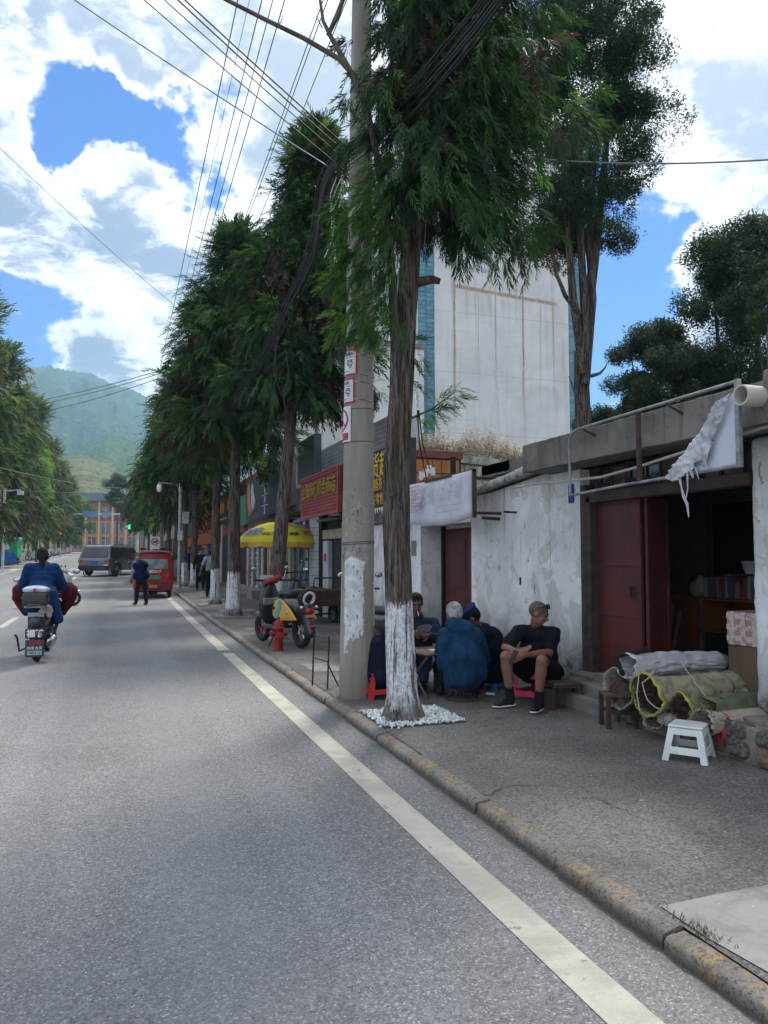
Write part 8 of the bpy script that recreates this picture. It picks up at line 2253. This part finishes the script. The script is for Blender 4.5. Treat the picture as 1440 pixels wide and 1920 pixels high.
rope('second pale rope tied round the khaki sack towards its tail', [(1308, 1272, 6.22), (1322, 1290, 6.18), (1320, 1304, 6.1)])
rope('dark strap slung over the olive sack', [(1350, 1296, 6.1), (1372, 1318, 5.98), (1388, 1338, 5.93)], .007, M_black)
for (nm, lb, pp, m_) in (('loose_sacking', 'crumpled end of beige sacking spilling below the khaki bundle', ((1240, 1345, 6.1), (1262, 1352, 6.05), (1285, 1344, 6.0)), M_sackb), ('loose_sacking', 'folded green fibre tuft between yellow and olive sacks', ((1300, 1310, 5.95), (1306, 1340, 5.9), (1296, 1362, 5.9)), mat('faded green fibre', (.16, .20, .13), .9, (.09, .12, .08), 14)), ('loose_sacking', 'crumpled khaki cloth lying on the tail of the sack', ((1370, 1272, 6.3), (1392, 1280, 6.3), (1395, 1300, 6.25)), M_sackg)):
    b = Blob(); q_ = [S3(*p) for p in pp]; b.chain(q_, [.03, .045, .03]); tag(b.build(nm, m_, None, .012, 1, .022, 16), lb, 'sacking')
# planks the sacks rest on, and the dark wooden stool at their left end
o = MB().box((0, -.30, 0), (.5, .30, .02)).build('plank', M_wood, None, bevel=.003); p_ = at(1235, 1352, 6.25); o.location = (p_.x, p_.y, .365); tag(o, 'plank lying under the low sacks of the pile', 'plank')
wsx = thing('wooden_stool', 'small dark wooden stool propping the left end of the pile', 'stool', gp(1160, 1362), R(-15))
MB().box((-.14, -.11, .27), (.14, .11, .292)).build('seat', M_wood, wsx, bevel=.004)
for sx in (-1, 1):
    for sy in (-1, 1): MB().box((sx * .12 - .018, sy * .09 - .018, 0), (sx * .12 + .018, sy * .09 + .018, .268)).build('leg', M_frame, wsx)
MB().box((-.13, -.10, .12), (.13, -.085, .15)).box((-.13, .085, .12), (.13, .10, .15)).build('rail', M_frame, wsx)

# parasol
um = thing('parasol', 'large yellow parasol with blue and red prints behind a trunk', 'parasol', (3.92, 19.75, G + gz(19.7)), R(10))
NP = 8; Rm_, zr, zt = 1.16, 1.80, 2.34
M_umb = mat('yellow parasol cloth', (.66, .60, .035), .7, (.56, .50, .03), 3); 
def up_(a, t, off=0.0):
    k = a / (2 * PI) * NP; fr_ = k % 1; sag = 1 - .035 * math.sin(PI * fr_) * t
    r = Rm_ * math.sin(t * 1.05) / math.sin(1.05) * sag; return Vector(((r + off) * math.cos(a), (r + off) * math.sin(a), zr + (zt - zr) * (math.cos(t * 1.05) - math.cos(1.05)) / (1 - math.cos(1.05)) + off))
for k_ in range(NP):
    V = []; F = []
    for i in range(9):
        for j in range(9): V.append(up_(2 * PI * (k_ + i / 8) / NP, j / 8))
    for i in range(8):
        for j in range(8): F.append((i * 9 + j, (i + 1) * 9 + j, (i + 1) * 9 + j + 1, i * 9 + j + 1))
    pn_ = MB().add(V, F).build('panel', M_umb, um, True)
    V = []; F = []
    for i in range(9):
        p = up_(2 * PI * (k_ + i / 8) / NP, 1); V.append(p); V.append(p + Vector((0, 0, -.11 - .03 * abs(math.sin(i / 8 * PI * 2)))))
    for i in range(8): F.append((2 * i, 2 * i + 1, 2 * i + 3, 2 * i + 2))
    MB().add(V, F).build('valance', mat('orange yellow fringe', (.55, .33, .05), .8) if k_ == 0 else bpy.data.materials['orange yellow fringe'], pn_, True)
    p = [up_(2 * PI * k_ / NP, t / 5) - Vector((0, 0, .012)) for t in range(6)]; MB().tube(p, .008, 6).build('rib', M_steel, um)
def on_canopy(s_, size, m_, a0, t0, nm='lettering'):
    cu = bpy.data.curves.new('t', 'FONT'); cu.body = s_; cu.size = size; cu.align_x = 'CENTER'; cu.align_y = 'CENTER'; cu.resolution_u = 2; cu.offset = size * .03
    t_ = bpy.data.objects.new('t', cu); me = baked(t_); trash(t_)
    for v in me.vertices:
        t = t0 - v.co.y / 1.25; r = Rm_ * math.sin(t0 * 1.05) / math.sin(1.05); v.co = up_(a0 + v.co.x / r, t, .02)
    me.materials.clear(); me.materials.append(m_); return link(nm, me, um)
A0 = math.atan2(-19.75, -3.92) - R(10)
M_ub = mat('blue white print', (.14, .18, .50), .6)
on_canopy('冰爽', .34, M_ub, A0 - .85, .72); on_canopy('冰红茶', .13, M_blacktxt, A0 - .28, .80); on_canopy('小卖部', .13, M_blacktxt, A0 + .30, .80)
on_canopy('凉茶', .20, mat('pink white print', (.62, .50, .40), .6), A0 + .72, .50); on_canopy('凉粉', .20, M_redtxt, A0 + .85, .78)
MB().tube([(0, 0, 0), (0, 0, zt)], .022).build('pole', M_white, um, True); MB().lathe([(.25, 0), (.25, .08), (.05, .1)], seg=20).build('base', M_concrete, um)
# stray things near the shops
tag(MB().box((2.72, 13.55, G), (2.86, 13.62, G + .05)).build('cement_lump', M_patch, bevel=.01), 'lump of cement by the kerb near the scooter', 'rubble')

bpy.data.batch_remove([d for d in TRASH if d is not None])
bpy.data.scenes.remove(tmp_scn)
